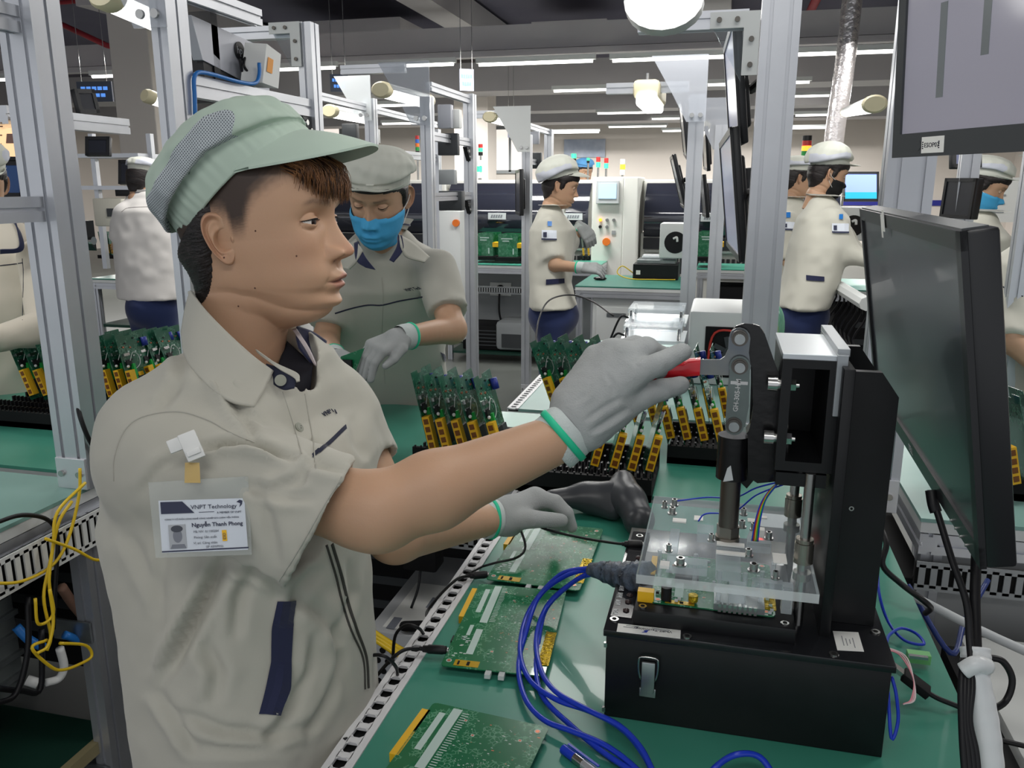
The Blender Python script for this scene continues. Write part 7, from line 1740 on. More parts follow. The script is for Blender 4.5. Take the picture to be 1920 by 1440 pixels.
# right side leads
cable('thick black cable leaving the back of the fixture over the bench edge at the right',[onz(1650,985,.95),onz(1662,1020,.93),onz(1655,1060,.90),onz(1690,1095,.875),onz(1730,1125,.865),onz(1745,1140,.84),onz(1735,1150,.80)],.0048,BLK)
cable('thin blue cable beside the right foot of the fixture',[onz(1645,1045,.93),onz(1648,1110,.90),onz(1665,1165,.87),onz(1695,1200,.858),onz(1732,1208,.856),onz(1718,1188,.858),onz(1690,1178,.86),onz(1668,1190,.88),onz(1662,1205,.90)],.0022,BLUC)
cable('thin blue cable hanging at the right corner of the fixture',[V((.218,.93,.95)),V((.224,.925,.93)),V((.228,.92,.90)),V((.222,.915,.88)),V((.216,.93,.93))],.002,BLUC)
for k in range(3): cable(['pink','light pink','white'][k]+' thin wire curled at the right corner of the fixture',[V((.218,.99+k*.004,.95)),V((.238+k*.003,.99,.945)),V((.25,.965,.93)),V((.245+k*.002,.945,.915)),V((.236,.94,.91))],.0009,mat('wire_pink%d'%k,lin(225,150+k*30,160+k*25),.4),'thin_wire','thin wires at the fixture corner',n=5)
t=thing('terminal_block','small green terminal block behind the right corner of the fixture','connector',onz(1725,1235,.855)); MB().box(onz(1722,1232,.862),(.03,.014,.014),bev=.001).build('body',mat('terminal_green',lin(120,190,120),.5),t); MB().box(onz(1722,1232,.871),(.024,.006,.004)).build('screws',STEEL,t)
t=thing('usb_adapter','black rectangular cable adapter lying beside the right foot of the fixture','adapter',onz(1715,1280,.86))
a,b=onz(1693,1263,.885),onz(1741,1300,.866); d=(b-a).normalized(); s_=V((-d.y,d.x,0)).normalized(); Rr_=Matrix((d,s_,d.cross(s_))).transposed(); MB().box((a+b)/2,((b-a).length,.022,.011),None,Rr_,.0015).build('body',BLKM,t,40)
MB().box(a-d*.012,(.024,.012,.006),None,Rr_).build('metal_plug',STEEL,t); MB().box(a-d*.03,(.03,.010,.008),None,Rr_,.001).build('blue_connector',BLUP,t)
cable('black lead from the rectangular adapter to the wrapped bundle',[b-d*.002,onz(1760,1310,.862),onz(1790,1322,.858),onz(1812,1332,.84),onz(1830,1340,.75)],.0034,BLK)
# vertical cable bundle in spiral wrap at the right
def DP(px,py,d): return dep(px,py,d)
cable('power cable hanging from the lower edge of the big monitor',[DP(1752,945,.98),DP(1762,975,.97),DP(1785,1050,.95),DP(1812,1130,.93),DP(1818,1200,.92),DP(1822,1250,.91)],.0042,BLK)
t=thing('cable_end','black moulded cable end plugged under the big monitor','plug',DP(1750,940,.98)); MB().tube([DP(1746,920,.985),DP(1750,945,.98),DP(1755,960,.978)],.007).build('body',BLK,t,True)
cable('video cable with pale print hanging behind the big monitor',[DP(1832,1010,.99),DP(1830,1060,.98),DP(1828,1130,.96),DP(1830,1200,.94),DP(1832,1250,.92)],.0062,BLK)
for k in range(4):
    cable(['first','second','third','fourth'][k]+' black cable in the bundle left of the spiral wrap',[DP(1806+k*5,1235,.915),DP(1802+k*7,1290,.90),DP(1803+k*5,1350,.89),DP(1806+k*8,1410,.88),DP(1812+k*8,1480,.87)],.0036,BLK,'cable','black cables beside the spiral wrap')
t=thing('spiral_wrap','translucent white spiral wrap around the cables at the lower right','cable wrap',DP(1840,1440,.88))
g=MB(); g.tube([DP(1828,1215,.925),DP(1830,1240,.92),DP(1828,1270,.915),DP(1840,1330,.905),DP(1850,1400,.895),DP(1856,1490,.885)],lambda t:.0155+.0003*math.sin(t*60),n=20,sub=14); g.build('sleeve',clear('wrap_plastic',(.82,.85,.86),.82,.3),t,True)
g=MB(); g.tube([DP(1806,1258,.905),DP(1830,1245,.90),DP(1852,1250,.905)],.009,n=12); g.build('tape_loop',MT['wrap_plastic'],t,True)
cable('black cable loop right of the spiral wrap',[DP(1846,1232,.92),DP(1880,1240,.92),DP(1898,1275,.92),DP(1885,1315,.92),DP(1850,1335,.91)],.0038,BLK)
# ================================================================ LOWER RIGHT: INSTRUMENT UNDER THE BENCH, GREY HOSE
t=thing('rack_instrument','pale instrument case with brass-tipped connectors below the right bench edge','instrument',(.62,1.25,.50))
g=MB(); g.box((.75,1.32,.50),(.52,.62,.30),bev=.01); g.build('case',mat('instrument_grey',lin(196,198,196),.5),t,40)
g=MB(); g.box((.475,1.32,.50),(.03,.58,.26)); g.build('front_panel',BLKM,t)
for k in range(9):
    p=V((.455,1.08+k*.055,.60)); s=MB(); s.cyl(p,p+V((-.02,0,0)),.008,n=12); s.cyl(p+V((-.02,0,0)),p+V((-.04,0,0)),.005,n=10); s.build('connector',mat('brass',lin(200,190,150),.25,.9),t,True)
    if k%3==0: MB().sphere((.458,1.10+k*.055,.565),.005,None,8,6).build('green_light',LEDG,t,True)
g=MB(); g.box((.60,1.01,.62),(.05,.002,.03)); g.build('yellow_label',YEL,t)
for k in range(7): cable('black jumper lead under the right bench edge, '+['first','second','third','fourth','fifth','sixth','seventh'][k]+' from the camera',[V((.42,1.1+k*.06,.60)),V((.38,1.14+k*.06,.63)),V((.37,1.2+k*.05,.56)),V((.40,1.22+k*.05,.48))],.004,BLK,'cable','black jumper leads')
cable('grey hose running right under the aluminium rail',[onz(1700,1112,.80),V((.50,1.35,.78)),V((.70,1.25,.76)),V((1.0,1.22,.74))],.008,LGRY,'hose')
cable('yellow hose at the right edge below the grey hose',[V((.43,1.10,.66)),V((.60,1.12,.67)),V((.9,1.2,.70))],.009,YELC,'hose')
cable('thin black cable crossing at the right edge above the instrument',[V((.42,1.22,.70)),V((.6,1.2,.69)),V((.9,1.15,.68))],.004,BLK)
cable('dark blue cable dipping under the right bench',[V((.36,1.5,.80)),V((.42,1.42,.72)),V((.46,1.5,.74)),V((.52,1.6,.78))],.005,mat('cable_navy',lin(30,50,110),.4))
# ================================================================ UNDER THE CROSS BENCH: white box with punched front, adapter, yellow cables
_p=onz(790,1195,.53); PSX,PSY=_p.x,_p.y
t=thing('power_supply','grey-white power supply with punched front on the shelf below the arms of the man','power supply',(-.62,1.5,.44))
Pm=mat('psu_grey',lin(186,188,190),.5)
PO=V((PSX,PSY,0)); g=MB(); g.box(PO+V((0,.25,.44)),(.26,.50,.18),bev=.004); g.build('case',Pm,t,40)
g=MB()
for i in range(10):
    for j in range(5): g.cyl(PO+V((-.118+i*.0245+(j%2)*.012,.0001,.38+j*.026)),PO+V((-.118+i*.0245+(j%2)*.012,-.0015,.38+j*.026)),.0075,None,10)
g.build('vent_holes',DRK,t)
MB().box(PO+V((.0,.13,.5305)),(.20,.22,.002)).build('label_sheet',PAPER,t)
for _q,_s in (((-.08,.04,.532),(.02,.05,.001)),((-.02,.035,.532),(.04,.03,.001)),((.0,.15,.532),(.07,.05,.001))): MB().box(PO+V(_q),_s).build('label_print',GR2,t)
t=thing('power_adapter','black power adapter hanging by its lead under the forearm','adapter',(-.62,1.62,.68)); MB().box((-.62,1.64,.70),(.08,.06,.09),bev=.006).build('body',BLKM,t,40); MB().tube([(-.62,1.62,.66),(-.62,1.60,.62),(-.63,1.58,.58)],.003).build('lead',BLK,t,True)
tag(segs_mesh('coiled_cable',[(np.array([-.64,1.56,.545]),np.array([-.60,1.57,.545]),.012,.013)],.004,BLKM,None),'bundled black lead resting on the pale power supply','cable bundle')
for k in range(3): cable('yellow cable slanting over the pale power supply, '+['upper','middle','lower'][k],[V((-.95,1.62-k*.02,.66)),V((-.75,1.50,.60-k*.008)),V((-.55,1.42-k*.01,.56)),V((-.40,1.40,.55))],.0055,YELC,'cable','yellow cables below the arms')
cable('black lead rising from the adapter to the punched strip',[V((-.60,1.55,.56)),V((-.50,1.46,.56)),V((-.46,1.44,.66)),V((-.43,1.45,.78)),V((-.41,1.46,.84))],.003,BLK)
# ================================================================ LEFT BENCH: yellow wires, chassis, lower shelf
XX=lambda px,py,x=-1.30: onx(px,py,x)
YW=[[(150,878),(148,930),(128,1010),(98,1060),(40,1090),(-20,1094)],[(135,940),(110,980),(95,1050),(82,1120),(95,1190),(88,1220)],[(160,905),(108,960),(100,1020),(92,1090),(100,1150),(72,1170),(66,1122)],[(85,1010),(140,1030),(180,1050),(205,1040),(200,1000)],[(88,1200),(60,1215),(95,1250),(118,1256),(150,1245),(172,1230),(160,1210),(112,1206)],[(70,1225),(90,1210),(100,1165),(93,1105)]]
for i,L_ in enumerate(YW): cable('yellow wire at the left bench side, '+['long one swinging to the left edge','hanging straight down','with a kinked end','short arc behind the duct','curled near the white plug','lowest loose piece'][i],[XX(a,b,-1.285+.01*i) for a,b in L_],.0032,YELC,'cable','yellow wires at the left bench')
cable('black cable curving over the slotted duct at the left',[XX(-20,985),XX(40,966),XX(90,975),XX(108,1010),XX(104,1090),XX(100,1180)],.0045,BLK)
cable('black cable running down the near left post',[onx(145,750,-1.34),onx(150,780,-1.32),onx(165,820,-1.31),onx(182,850,-1.31),onx(195,890,-1.31)],.005,BLK)
cable('blue pneumatic hose tied to the leg of the left bench',[XX(180,1000,-1.33),XX(205,1020,-1.33),XX(212,1100,-1.33),XX(195,1160,-1.34),XX(165,1200,-1.36),XX(120,1190,-1.38)],.009,LBLU,'hose')
cable('blue hose stub beside the grey chassis',[XX(30,1175,-1.42),XX(55,1200,-1.40),XX(85,1215,-1.38)],.010,LBLU,'hose')
cable('white elbow cable with black end near the lower shelf',[XX(50,1275,-1.40),XX(72,1282,-1.38)],.011,WHT)
cable('white hooked cable end above the lower shelf',[XX(86,1280,-1.38),XX(110,1272,-1.37),XX(120,1250,-1.36),XX(112,1215,-1.36)],.009,WHT)
cable('black cable hanging in front of the grey chassis',[XX(52,1120,-1.34),XX(52,1220,-1.33),XX(30,1300,-1.33),XX(-10,1320,-1.33)],.006,BLK)
cable('black cable crossing to the left edge at the chassis',[XX(78,1180,-1.35),XX(76,1290,-1.35),XX(40,1295,-1.35),XX(-10,1290,-1.35)],.006,BLK)
cable('pinkish flexible conduit behind the yellow wires',[XX(115,1100,-1.5),XX(135,1130,-1.5),XX(155,1155,-1.5)],.012,mat('conduit_pink',lin(180,140,120),.6),'hose')
t=thing('equipment_chassis','grey metal equipment chassis with mesh vent under the left bench','chassis',(-1.7,1.2,.3))
g=MB(); g.box((-1.78,1.15,.55),(.56,.44,.34),bev=.006); g.build('case',mat('chassis_grey',lin(120,126,126),.4,.5),t,40)
g=MB()
for k in range(4): g.box((-1.496,1.15,.42+k*.05),(.01,.44,.012))
g.build('ribs',ZINC,t); MB().box((-1.494,1.25,.66),(.006,.20,.09)).build('mesh_vent',mat('vent_mesh',lin(60,62,62),.7,noise=(300,1,lin(20,20,20))),t)
t=thing('lower_shelf','dark green lower shelf with worn wooden edge under the left bench','shelf',(-1.7,1.0,.2))
MB().box((-1.85,1.05,.22),(.95,.84,.02)).build('board',mat('shelf_green',lin(20,60,48),.6),t); g=MB(); g.box((-1.365,1.05,.215),(.02,.84,.03)); g.build('edge',mat('worn_wood',lin(150,140,105),.6),t)
g=MB()
for x in(-2.28,-1.40):
    for y in (.66,1.44): g.box((x,y,.11),(.035,.035,.21))
g2=[MB().box((x,y,.105),(.035,.035,.21)).build('foot',ALU,t) for x in(-2.28,-1.40) for y in(.66,1.44)]
tag(segs_mesh('cable_tangle',[(np.array([-1.42,.98,.40]),np.array([-1.5,1.12,.36]),.03,.04),(np.array([-1.52,1.0,.34]),np.array([-1.45,1.05,.30]),.03,.02)],.008,BLKM,None),'tangle of black leads above the lower shelf at the left','cable tangle',kind='stuff')
cable('short yellow wire end on the lower shelf',[onz(200,1300,.30),onz(235,1310,.29),onz(238,1340,.26),onz(228,1356,.24)],.003,YELC)
# ================================================================ HANGING SIGNS, TOWERS
SGN=mat('sign_dark',lin(70,78,96),.4); SGL=mat('sign_blue_text',lin(90,150,240),.4,emit=lin(90,150,240),es=.9)
def sign(label,px0,py0,px1,py1,y,skew=0,light=False):
    a=ony(px0,py0,y); b=ony(px1,py1,y); t=thing('hanging_sign',label,'sign',(a.x,y,b.z),'signs hanging from the ceiling'); w=b.x-a.x; h=a.z-b.z; R=rotz(rad(skew)); c=V(((a.x+b.x)/2,y,(a.z+b.z)/2))
    MB().box(c,(w,.02,h),None,R).build('panel',SGN if not light else mat('sign_pale',lin(170,172,190),.4),t); g=MB()
    for r in range(2):
        n=5 if r==0 else 4
        for k in range(n): g.box(c+R@V(((k-(n-1)/2)*w*.16,-.012,h*(.16-.34*r))),(w*.12,.004,h*.17),None,R)
    g.build('lit_characters',SGL,t)
    for s in(-1,1): MB().cyl(c+V((s*w*.4,0,h/2)),c+V((s*w*.4,0,h/2+max(.1,3.68-c.z-h/2))),.003,n=6).build('hanger',STEEL,t)
sign('dark sign with two lines of blue characters, upper left behind the near post',147,154,210,190,7.0,8)
sign('dark sign with blue characters right of the second left post',620,140,652,172,7.5,25)
sign('pale sign with blue characters hanging right of the clear lamp bracket',861,130,888,170,7.5,35,True)
sign('small pale sign beyond the fifth left post',952,237,964,258,12,25,True)
t=thing('exit_sign','green lit exit sign with white figures on the wall behind the left post','sign',ony(248,240,8.0)); c=ony(248,240,8.0); MB().box(c,(.34*.45,.03,.10)).build('case',mat('exit_dark',lin(20,60,40),.5),t)
g=MB()
for k in(-1,0,1): g.cyl(c+V((k*.045,-.017,0)),c+V((k*.045,-.02,0)),.012,n=10)
g.build('lit_figures',LEDG,t)
def tower(label,px,pt,pb,y,cols,lit=None,w=.045):
    a=ony(px,pt,y); b=ony(px,pb,y); t=thing('signal_tower',label,'signal light',b,'stack signal lights'); n=len(cols); h=(a.z-b.z)/n
    for i,c in enumerate(cols):
        z=a.z-h*(i+.5); MB().cyl((a.x,y,z-h*.46),(a.x,y,z+h*.46),w/2,n=14).build('light_segment',{'r':LEDR if lit==i else mat('seg_red',lin(190,50,50),.4),'o':LEDO if lit==i else mat('seg_orange',lin(230,120,50),.4),'g':LEDG if lit==i else mat('seg_green',lin(40,150,70),.4),'b':mat('seg_blue',lin(60,110,200),.4),'w':mat('seg_white',lin(225,228,225),.4),'k':BLK}[c],t,40)
    MB().cyl((a.x,y,1.56 if y>7.6 and b.z>1.6 else 0),(a.x,y,b.z),.010,n=8).build('pole',STEEL,t)
tower('five-colour signal tower left of the third left post, unlit',782,254,290,8.0,'rbogk',None,.04)
tower('signal tower with green lit, right of the second frame, upper',901,270,292,8.1,'rgk',1)
tower('pale signal tower with bright green light near the fourth left post',898,300,334,8.0,'wgw',1,.06)
tower('signal tower with green lit left of the blue cap',1076,288,306,8.2,'gk',0,.05)
tower('small green signal light right above the blue cap',1103,296,306,8.6,'gk',0,.03)
tower('red and green signal tower, left of a close pair',1122,294,314,7.9,'rg',1,.04)
tower('red and green signal tower, right of a close pair',1137,296,316,7.9,'rg',1,.04)
tower('pale signal tower glowing orange above the machine panel',1168,298,328,7.9,'wow',1,.05)
tower('signal tower glowing orange beside the foil duct',1514,254,302,6.4,'krogk',2,.065)
tower('small green signal light right of the black-masked cap',1588,278,298,7.3,'wg',None,.04)
# ================================================================ PLACEMENT MACHINES, FAR BACKGROUND
MW=mat('machine_white',lin(222,222,216),.4); MD=mat('machine_window',lin(38,40,50),.08,spec=.9,coat=.5); MK=mat('machine_black',lin(26,27,32),.45)
def machine(label,x0,x1,y=7.6,z1=1.585):
    t=thing('placement_machine',label,'machine',((x0+x1)/2,y,0),'placement machines in a row'); w=x1-x0; cx=(x0+x1)/2
    MB().box((cx,y+.7,.55),(w,1.3,1.08),bev=.01).build('base',MW,t)
    MB().box((cx,y+.75,1.33),(w,1.1,.46),bev=.01).build('upper_housing',MW,t)
    prof=[(y+.02,1.06),(y-.02,1.12),(y-.02,1.28),(y+.05,1.42),(y+.16,1.52),(y+.30,z1-.03)]
    g=MB(); A=[V((x0+.03,a,b)) for a,b in prof]; B=[V((x1-.03,a,b)) for a,b in prof]
    g.add(A+B,[(i,i+1,len(A)+i+1,len(A)+i) for i in range(len(A)-1)]); o=g.build('curved_window',MD,t,True)
    g=MB(); g.box((cx,y+.02,1.0),(w-.06,.06,.10)); g.box((cx,y+.12,.82),(w-.10,.06,.26)); g.build('feeder_bay',MK,t)
    g=MB()
    for k in range(int(w/.045)): g.box((x0+.06+k*.045,y+.06,.80),(.028,.06,.14))
    g.build('feeders',DGRY,t)
    MB().box((cx,y-.01,.935),(w-.1,.03,.02)).build('front_rail',STEEL,t)
    g=MB(); g.box((cx-.03,y-.03,1.23),(.17,.012,.06)); lb=g.build('name_plate',LGRY,t)
    g=MB()
    for k in range(5): g.prism([(0,0),(.016,0),(.024,.026),(.008,.026)],(cx-.09+k*.023,y-.037,1.217),(1,0,0),(0,0,1),(0,-1,0),.001)
    g.build('worn_lettering',mat('faint_ink',lin(120,124,130),.7),lb)
    return t
machine('placement machine at the far left, seen beside the third left post',-3.75,-2.62)
machine('placement machine with dark curved window left of the first gloved woman',-2.58,-1.45)
machine('placement machine behind the first gloved woman, left of the white panel',-1.80+.36,-1.20+.03,7.65)
machine('placement machine with dark curved window between the white panel and the middle posts',-.72,.56)
machine('placement machine right of the middle posts, mostly hidden',.60,.98)
t=thing('machine_panel','white machine control panel with small blue screen and orange knob','control panel',(-1.0,7.45,0))
MB().box((-1.0,7.75,.80),(.28,.6,1.56),bev=.01).build('column',MW,t); MB().box((-.80,7.75,.80),(.13,.6,1.56),bev=.01).build('side_column',MW,t)
MB().box((-1.0,7.43,1.45),(.20,.03,.20),bev=.005).build('screen_frame',LGRY,t); MB().box((-1.0,7.412,1.46),(.155,.006,.13)).build('screen',mat('panel_screen',lin(170,200,225),.3,emit=lin(170,205,235),es=.8),t)
for x,z,m in((-1.06,1.21,LEDO),(-1.0,1.21,STEEL),(-.94,1.21,STEEL),(-1.06,1.15,BLK),(-1.0,1.15,STEEL)): MB().cyl((x,7.45,z),(x,7.43,z),.014,n=12).build('button',m,t)
MB().cyl((-1.0,7.45,1.02),(-1.0,7.41,1.02),.034,n=16).build('knob',mat('knob_orange',lin(235,120,40),.4),t)
MB().box((-.94,7.446,1.10),(.035,.004,.035)).build('printed_square',GRY,t)
# office-type white devices with round dark opening
def lamp_box(label,px,py,y,s,left=True):
    c=ony(px,py,y); t=thing('optical_box',label,'device',(c.x,y,.9),'white boxes with a round black opening')
    MB().box((c.x,y+s*.5,c.z),(s*1.1,s,s*1.15),bev=.01).build('case',WHTM,t,40); g=MB(); g.cyl((c.x-s*.03,y-.004,c.z-.01),(c.x-s*.03,y+.006,c.z-.01),s*.36,n=28); g.build('round_opening',BLKG,t)
    MB().tube([(c.x-s*.1,y-.012,c.z+s*.08),(c.x+s*.02,y-.016,c.z+s*.12),(c.x+s*.04,y-.015,c.z-s*.02)],.008).build('pale_hook',WHT,t,True)
    return t
lamp_box('white box with a round black opening on the test bench, by the middle post',1268,452,5.95,.21)
lamp_box('white box with a round black opening beside the black-masked woman',1602,420,5.3,.17)
t=thing('desktop_tester','black bench tester with metal lid and yellow cable on the test bench','tester',onz(1225,520,.85))
a=onz(1186,525,.85); b=onz(1270,525,.85); c=(a+b)/2; w=(b-a).length
MB().box(c+V((0,.14,.055)),(w,.26,.11),bev=.004).build('case',BAK,t); MB().box(c+V((0,.14,.125)),(w*.85,.2,.03),bev=.004).build('metal_lid',ZINC,t); MB().box(c+V((.01,.14,.16)),(w*.7,.16,.012)).build('clear_top',frost,t); g=MB(); g.box(c+V((-w*.38,.008,.05)),(.03,.004,.03)); g.build('label',PAPER,t)
cable('yellow cable ring left of the black bench tester',[c+V((-w*.5,.05,.04)),c+V((-w*.75,.04,.09)),c+V((-w*.85,.02,.04)),c+V((-w*.55,-.03,.008)),c+V((0,-.04,.008)),c+V((w*.45,-.02,.008))],.004,YELC)
t=thing('computer_mouse','black computer mouse under the glove of the first gloved woman','mouse',onz(1122,520,.85)); MB().sphere(onz(1125,522,.862),.03,None,14,8,sc=(1.6,1.0,.45)).build('body',BLKG,t,True)
# clear acrylic fixtures and white fan box on the next bench
def CZ(px,py,y): return ony(px,py,y)
for nm,(x0,y0_,x1,y1_) in {'clear acrylic clamp fixture on the pale bench, upper one':(1178,572,1282,596),'clear acrylic clamp fixture on the pale bench, lower one by the glove':(1170,600,1278,632)}.items():
    yb=3.05 if 'upper' in nm else 2.75; a=CZ(x0,y0_,yb); b=CZ(x1,y1_,yb); t=thing('clear_fixture',nm,'fixture',((a.x+b.x)/2,yb,.85),'clear clamp fixtures')
    zt=(a.z+b.z)/2; MB().box(((a.x+b.x)/2,yb+.1,zt),(b.x-a.x,.22,.014)).build('clear_plate',ACR,t); MB().box(((a.x+b.x)/2,yb+.1,zt-.045),(b.x-a.x+.02,.22,.012)).build('lower_plate',ACRE,t)
    for sx in(-1,1):
        for sy in (.01,.19): MB().cyl(((a.x+b.x)/2+sx*(b.x-a.x)*.45,yb+sy,.85),((a.x+b.x)/2+sx*(b.x-a.x)*.45,yb+sy,zt),.006,n=10).build('pillar',STEEL,t,True)
    MB().box(((a.x+b.x)/2,yb+.1,.87),(b.x-a.x,.2,.03)).build('board_tray',BLKM,t); MB().box(((a.x+b.x)/2+.02,yb+.05,.895),(.06,.03,.02)).build('heatsink',GRY,t)
    cable('black lead with plug at the left of the '+('upper' if 'upper' in nm else 'lower')+' clear fixture',[V((a.x-.12,yb,.86)),V((a.x-.08,yb-.01,.90)),V((a.x-.03,yb,zt-.03)),V((a.x+.0,yb+.02,zt-.03))],.004,BLK)
a=CZ(1292,590,2.75); b=CZ(1440,640,2.75)
t=thing('fan_box','white ventilated box with a black fan opening behind the toggle clamp','fan box',(.05,2.8,.85)); x0,x1=a.x,a.x+.235
MB().box(((x0+x1)/2,2.95,.975),(x1-x0,.34,.25),bev=.012).build('case',WHTM,t,40); cx_=x0+.135
MB().box((cx_,2.777,.965),(.16,.006,.17),bev=.002).build('fan_frame',BLKM,t)
g=MB(); 
for k in range(7): q=2*PI*k/7; g.box((cx_+.032*math.cos(q),2.772,.965+.032*math.sin(q)),(.045,.003,.016),None,Matrix.Rotation(-q,3,'Y'))
g.cyl((cx_,2.775,.965),(cx_,2.768,.965),.02,None,16); g.build('fan_blades',DGRY,t); MB().tube([(cx_-.07,2.768,.90),(cx_-.05,2.766,1.03),(cx_+.05,2.766,1.035)],.004).build('inner_cable',mat('wire_red',(0,0,0)),t,True)
t=thing('control_box','pale angled control box with a red light behind the guide rods','control box',(.10,1.42,.85))
g=MB(); g.prism([(0,0),(.10,0),(.10,.10),(.03,.10)],(.055,1.40,.852),(1,0,0),(0,0,1),(0,-1,0),.06); g.build('case',mat('control_grey',lin(188,194,196),.4),t); c=V((.088,1.338,.925)); MB().cyl(c,c+V((0,-.006,0)),.007,n=14).build('red_light',LEDR,t)
t=thing('paper_sheet','white paper sheet taped on the bench behind the press plate','paper',(.02,1.33,.851)); MB().box((.02,1.30,.8512),(.22,.12,.0008)).build('sheet',PAPER,t)
# under-bench things beside the first gloved woman
t=thing('printer','grey rounded printer on the low shelf left of the navy trousers','printer',ony(965,645,6.95))
a=ony(935,645,6.92); a.z=.082; MB().box(a+V((.18,.16,.14)),(.42,.34,.26),bev=.04).build('case',GRY,t,40); MB().box(a+V((.14,-.012,.10)),(.22,.01,.12)).build('tray_front',DGRY,t)
t=thing('wall_socket','white socket plate with a black plug under the far bench','socket',ony(939,542,7.38)); c=ony(939,542,7.38); MB().box(c,(.20,.02,.12)).build('plate',WHT,t); MB().cyl(c+V((0,-.01,0)),c+V((0,-.05,0)),.04,n=16).build('plug',BLKM,t); MB().tube([c+V((0,-.05,-.02)),c+V((.0,-.06,-.2)),c+V((.03,-.05,-.34))],.01).build('lead',BLK,t,True)
t=thing('grey_back_panel','grey panel under the far bench behind the socket','panel',(-1.6,6.95,.3)); MB().box((-1.65,7.41,.45),(1.3,.02,.70)).build('sheet',GRY,t)
t=thing('tape_dispenser','black round dispenser with a crumpled clear bag at the foot of the fourth left post','container',onz(856,495,.85)); a=onz(858,492,.87); MB().cyl(a,a+V((0,0,.13)),.07,n=24).build('pot',BLK,t,40); MB().sphere(a+V((0,0,.17)),.05,None,10,8,sc=(1,1,.9)).build('clear_bag',ACRE,t)
cable('yellow cable arching from the bench beside the fourth left post',[ony(855,495,5.5),ony(870,500,5.4),ony(880,540,5.3),ony(888,550,5.3),ony(884,530,5.3)],.006,YELC)
cable('thin black cable arching across to the gloved woman from the clear fixtures',[ony(1003,660,3.3),ony(1010,600,3.6),ony(1030,563,3.9),ony(1070,553,4.2),ony(1110,565,4.0),ony(1150,592,3.4)],.004,BLK)
# far-left shelf, white device, chrome tube, papers
t=thing('white_instrument','large white instrument body behind the back-turned worker','instrument',ony(300,480,5.6)); a=ony(262,385,5.5); b=ony(372,480,5.5); MB().box(((a.x+b.x)/2,5.7,(a.z+b.z)/2),(b.x-a.x,.4,a.z-b.z),bev=.01).build('case',WHTM,t,40)
t=thing('white_instrument','cream instrument with knobs on the far bench right of the near left post','instrument',ony(205,420,5.4)); a=ony(172,372,5.4); b=ony(232,425,5.4); MB().box(((a.x+b.x)/2,5.55,(a.z+b.z)/2),(b.x-a.x,.3,a.z-b.z),bev=.01).build('case',mat('cream_case',lin(214,210,196),.5),t,40); MB().box(((a.x+b.x)/2+.03,5.395,(a.z+b.z)/2),(.06,.01,.06)).build('display',DGRY,t)
tag(MB().cyl(ony(278,412,4.6),ony(340,472,4.5),.022,n=16).build('chrome_tube',STEEL,None,True),'shiny chrome tube slanting behind the rim of the cap','tube')
t=thing('far_shelf','grey equipment shelf with dark devices left of the beige column','shelf',ony(220,300,5.5)); 
for py in(293,352): a=ony(160,py,5.7); b=ony(275,py,5.7); MB().box(((a.x+b.x)/2,5.75,a.z),(b.x-a.x,.3,.03)).build('shelf_board',ALU,t)
for px in(163,272): a=ony(px,250,5.7); MB().box((a.x,5.75,(a.z+.85)/2),(.04,.04,a.z-.85)).build('upright',ALU,t)
bx('black device with red and yellow marks on the lower far shelf','device','dark_device',215,355,262,368,5.6,.15,BLK)
t=thing('paper_stack','stack of white sheets in a tray under the far-left bench','paper',onz(300,590,.5)); a=ony(250,575,4.6); b=ony(350,600,4.6); MB().box(((a.x+b.x)/2,4.8,(a.z+b.z)/2),(b.x-a.x,.3,.05),bev=.004).build('sheets',PAPER,t); MB().box(((a.x+b.x)/2,4.8,(a.z+b.z)/2-.05),(b.x-a.x+.03,.34,.03)).build('tray',BLK,t)
# poster on the back wall, white cabinet tops, air hose
p=ony(1096,278,WY-.05); t=thing('wall_poster','wide blue-grey poster on the back wall above the blue cap','poster',p); MB().box(p,(1.0,.02,.42)).build('panel',mat('poster_blue',lin(150,160,180),.6,noise=(3,.8,lin(185,192,205))),t)
p=ony(1910,375,5.2); t=thing('wall_notice','white notice board with printed lines at the right edge','notice',p); MB().box(p,(.55,.02,.24)).build('sheet',PAPER,t); g=MB()
for k in range(4): g.box(p+V((-.15,-.012,.07-k*.045)),(.16,.004,.010))
g.build('printed_lines',GRY,t)
cable('blue air hose beside the large right post',[ony(1475,115,3.4),ony(1486,130,3.4),ony(1484,160,3.4),ony(1472,190,3.4),ony(1468,230,3.4)],.006,LBLU,'hose')
t=thing('wiring_trough','white wiring trough full of leads under the hands of the black-masked woman','trough',ony(1570,560,4.9)); a,b=ony(1560,530,5.0),ony(1625,570,4.3); d=(b-a).normalized(); MB().tube([a,b],.035,sub=0).build('trough',WHTM,t); g=MB()
for k in range(8): q=a.lerp(b,k/8); g.tube([q+V((0,0,.03)),q+V((.03,0,-.08)),q+V((-.02,.03,-.2)),q+V((.02,0,-.3))],.006,BLK,5,3)
g.build('leads',BLK,t)
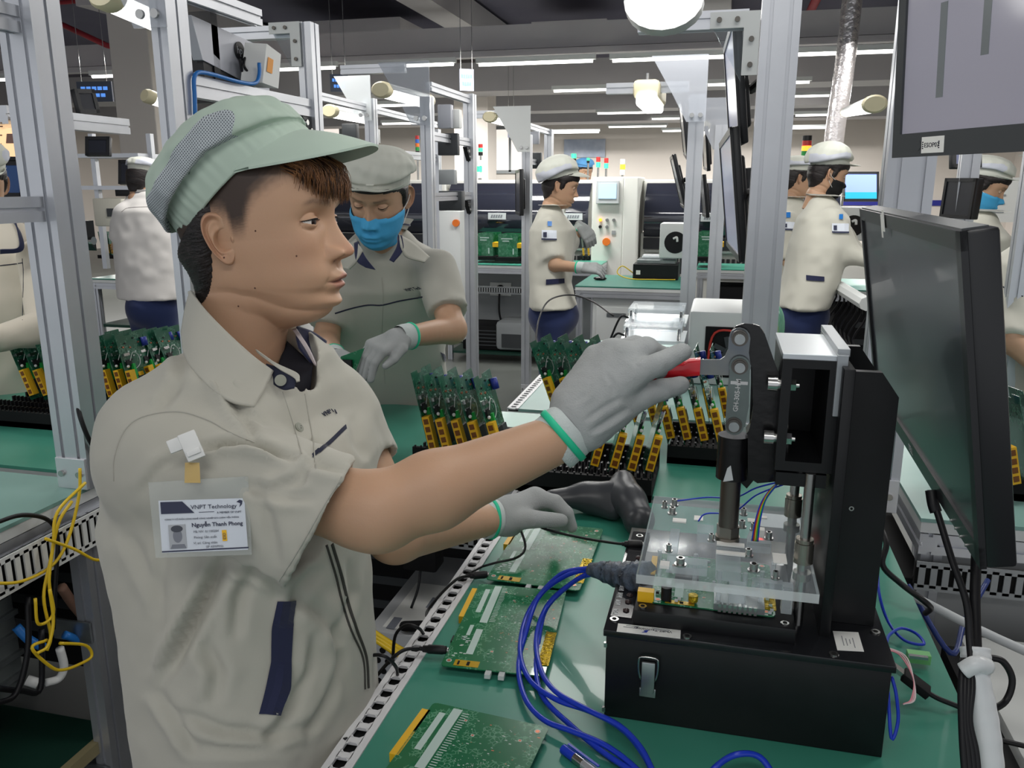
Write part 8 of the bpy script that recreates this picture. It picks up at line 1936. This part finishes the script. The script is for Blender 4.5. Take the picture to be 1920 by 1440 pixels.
for i,(px,py) in enumerate([(1515,640),(1580,600)]): pass
t=thing('bottle_bag','clear bag with green and yellow parts hanging right of the large right post','bag',ony(1452,600,3.6)); c=ony(1452,615,3.6); MB().sphere(c,.07,None,14,10,sc=(.6,.6,1.4)).build('bag',clear('green_bag',(.25,.6,.4),.45,.2),t,True); MB().box(c+V((0,0,-.02)),(.03,.03,.05)).build('contents',YEL,t)

# black boxes added to darken the shaded space under the benches
def dark_box(label,x0,x1,y0,y1,z0,z1,m=None,name='dark_filler',cat='dark filler'):
    t=thing(name,label,cat,((x0+x1)/2,(y0+y1)/2,z0)); MB().box(((x0+x1)/2,(y0+y1)/2,(z0+z1)/2),(x1-x0,y1-y0,z1-z0),bev=.006).build('case',m or BLKM,t,40)
    g=MB()
    for k in range(5): g.box(((x0+x1)/2,y0-.002,z0+(z1-z0)*(.2+.15*k)),((x1-x0)*.8,.006,(z1-z0)*.05))
    g.build('filler_slats',DGRY,t); return t
dark_box('added black filler box under the bench behind the near left post',-2.1,-1.42,1.62,2.25,.26,.78)
dark_box('added black filler box deep under the near left bench',-2.25,-2.08,.7,1.4,.24,.78)
dark_box('added black filler box under the cross bench, behind the pale power supply',-1.2,-.45,1.95,2.22,.27,.76)
dark_box('added dark filler box on the low shelf under the pale bench',-.5,.2,2.6,3.3,.32,.74)
dark_box('added dark filler box under the bench of the black-masked woman',.75,2.1,5.8,6.3,.0,.76)
dark_box('added dark filler box under the bench between the middle posts',-.1,.5,7.0,7.35,.0,.7)
dark_box('added dark filler box on the shelf of the far-left bench',-4.3,-3.4,5.3,5.8,.52,.74)
dark_box('added low dark filler box at the floor beneath the far bench left of the printer',-2.2,-1.75,6.95,7.3,.085,.3)
t=thing('back_panel','grey sheet panel hanging behind the slotted duct at the right','panel',(1.0,1.73,.3)); MB().box((1.02,1.735,.52),(1.15,.01,.50)).build('sheet',mat('panel_grey',lin(150,152,152),.5),t)
dark_box('added black filler box under the right bench edge',.40,.455,1.75,2.3,.2,.7)
clean()
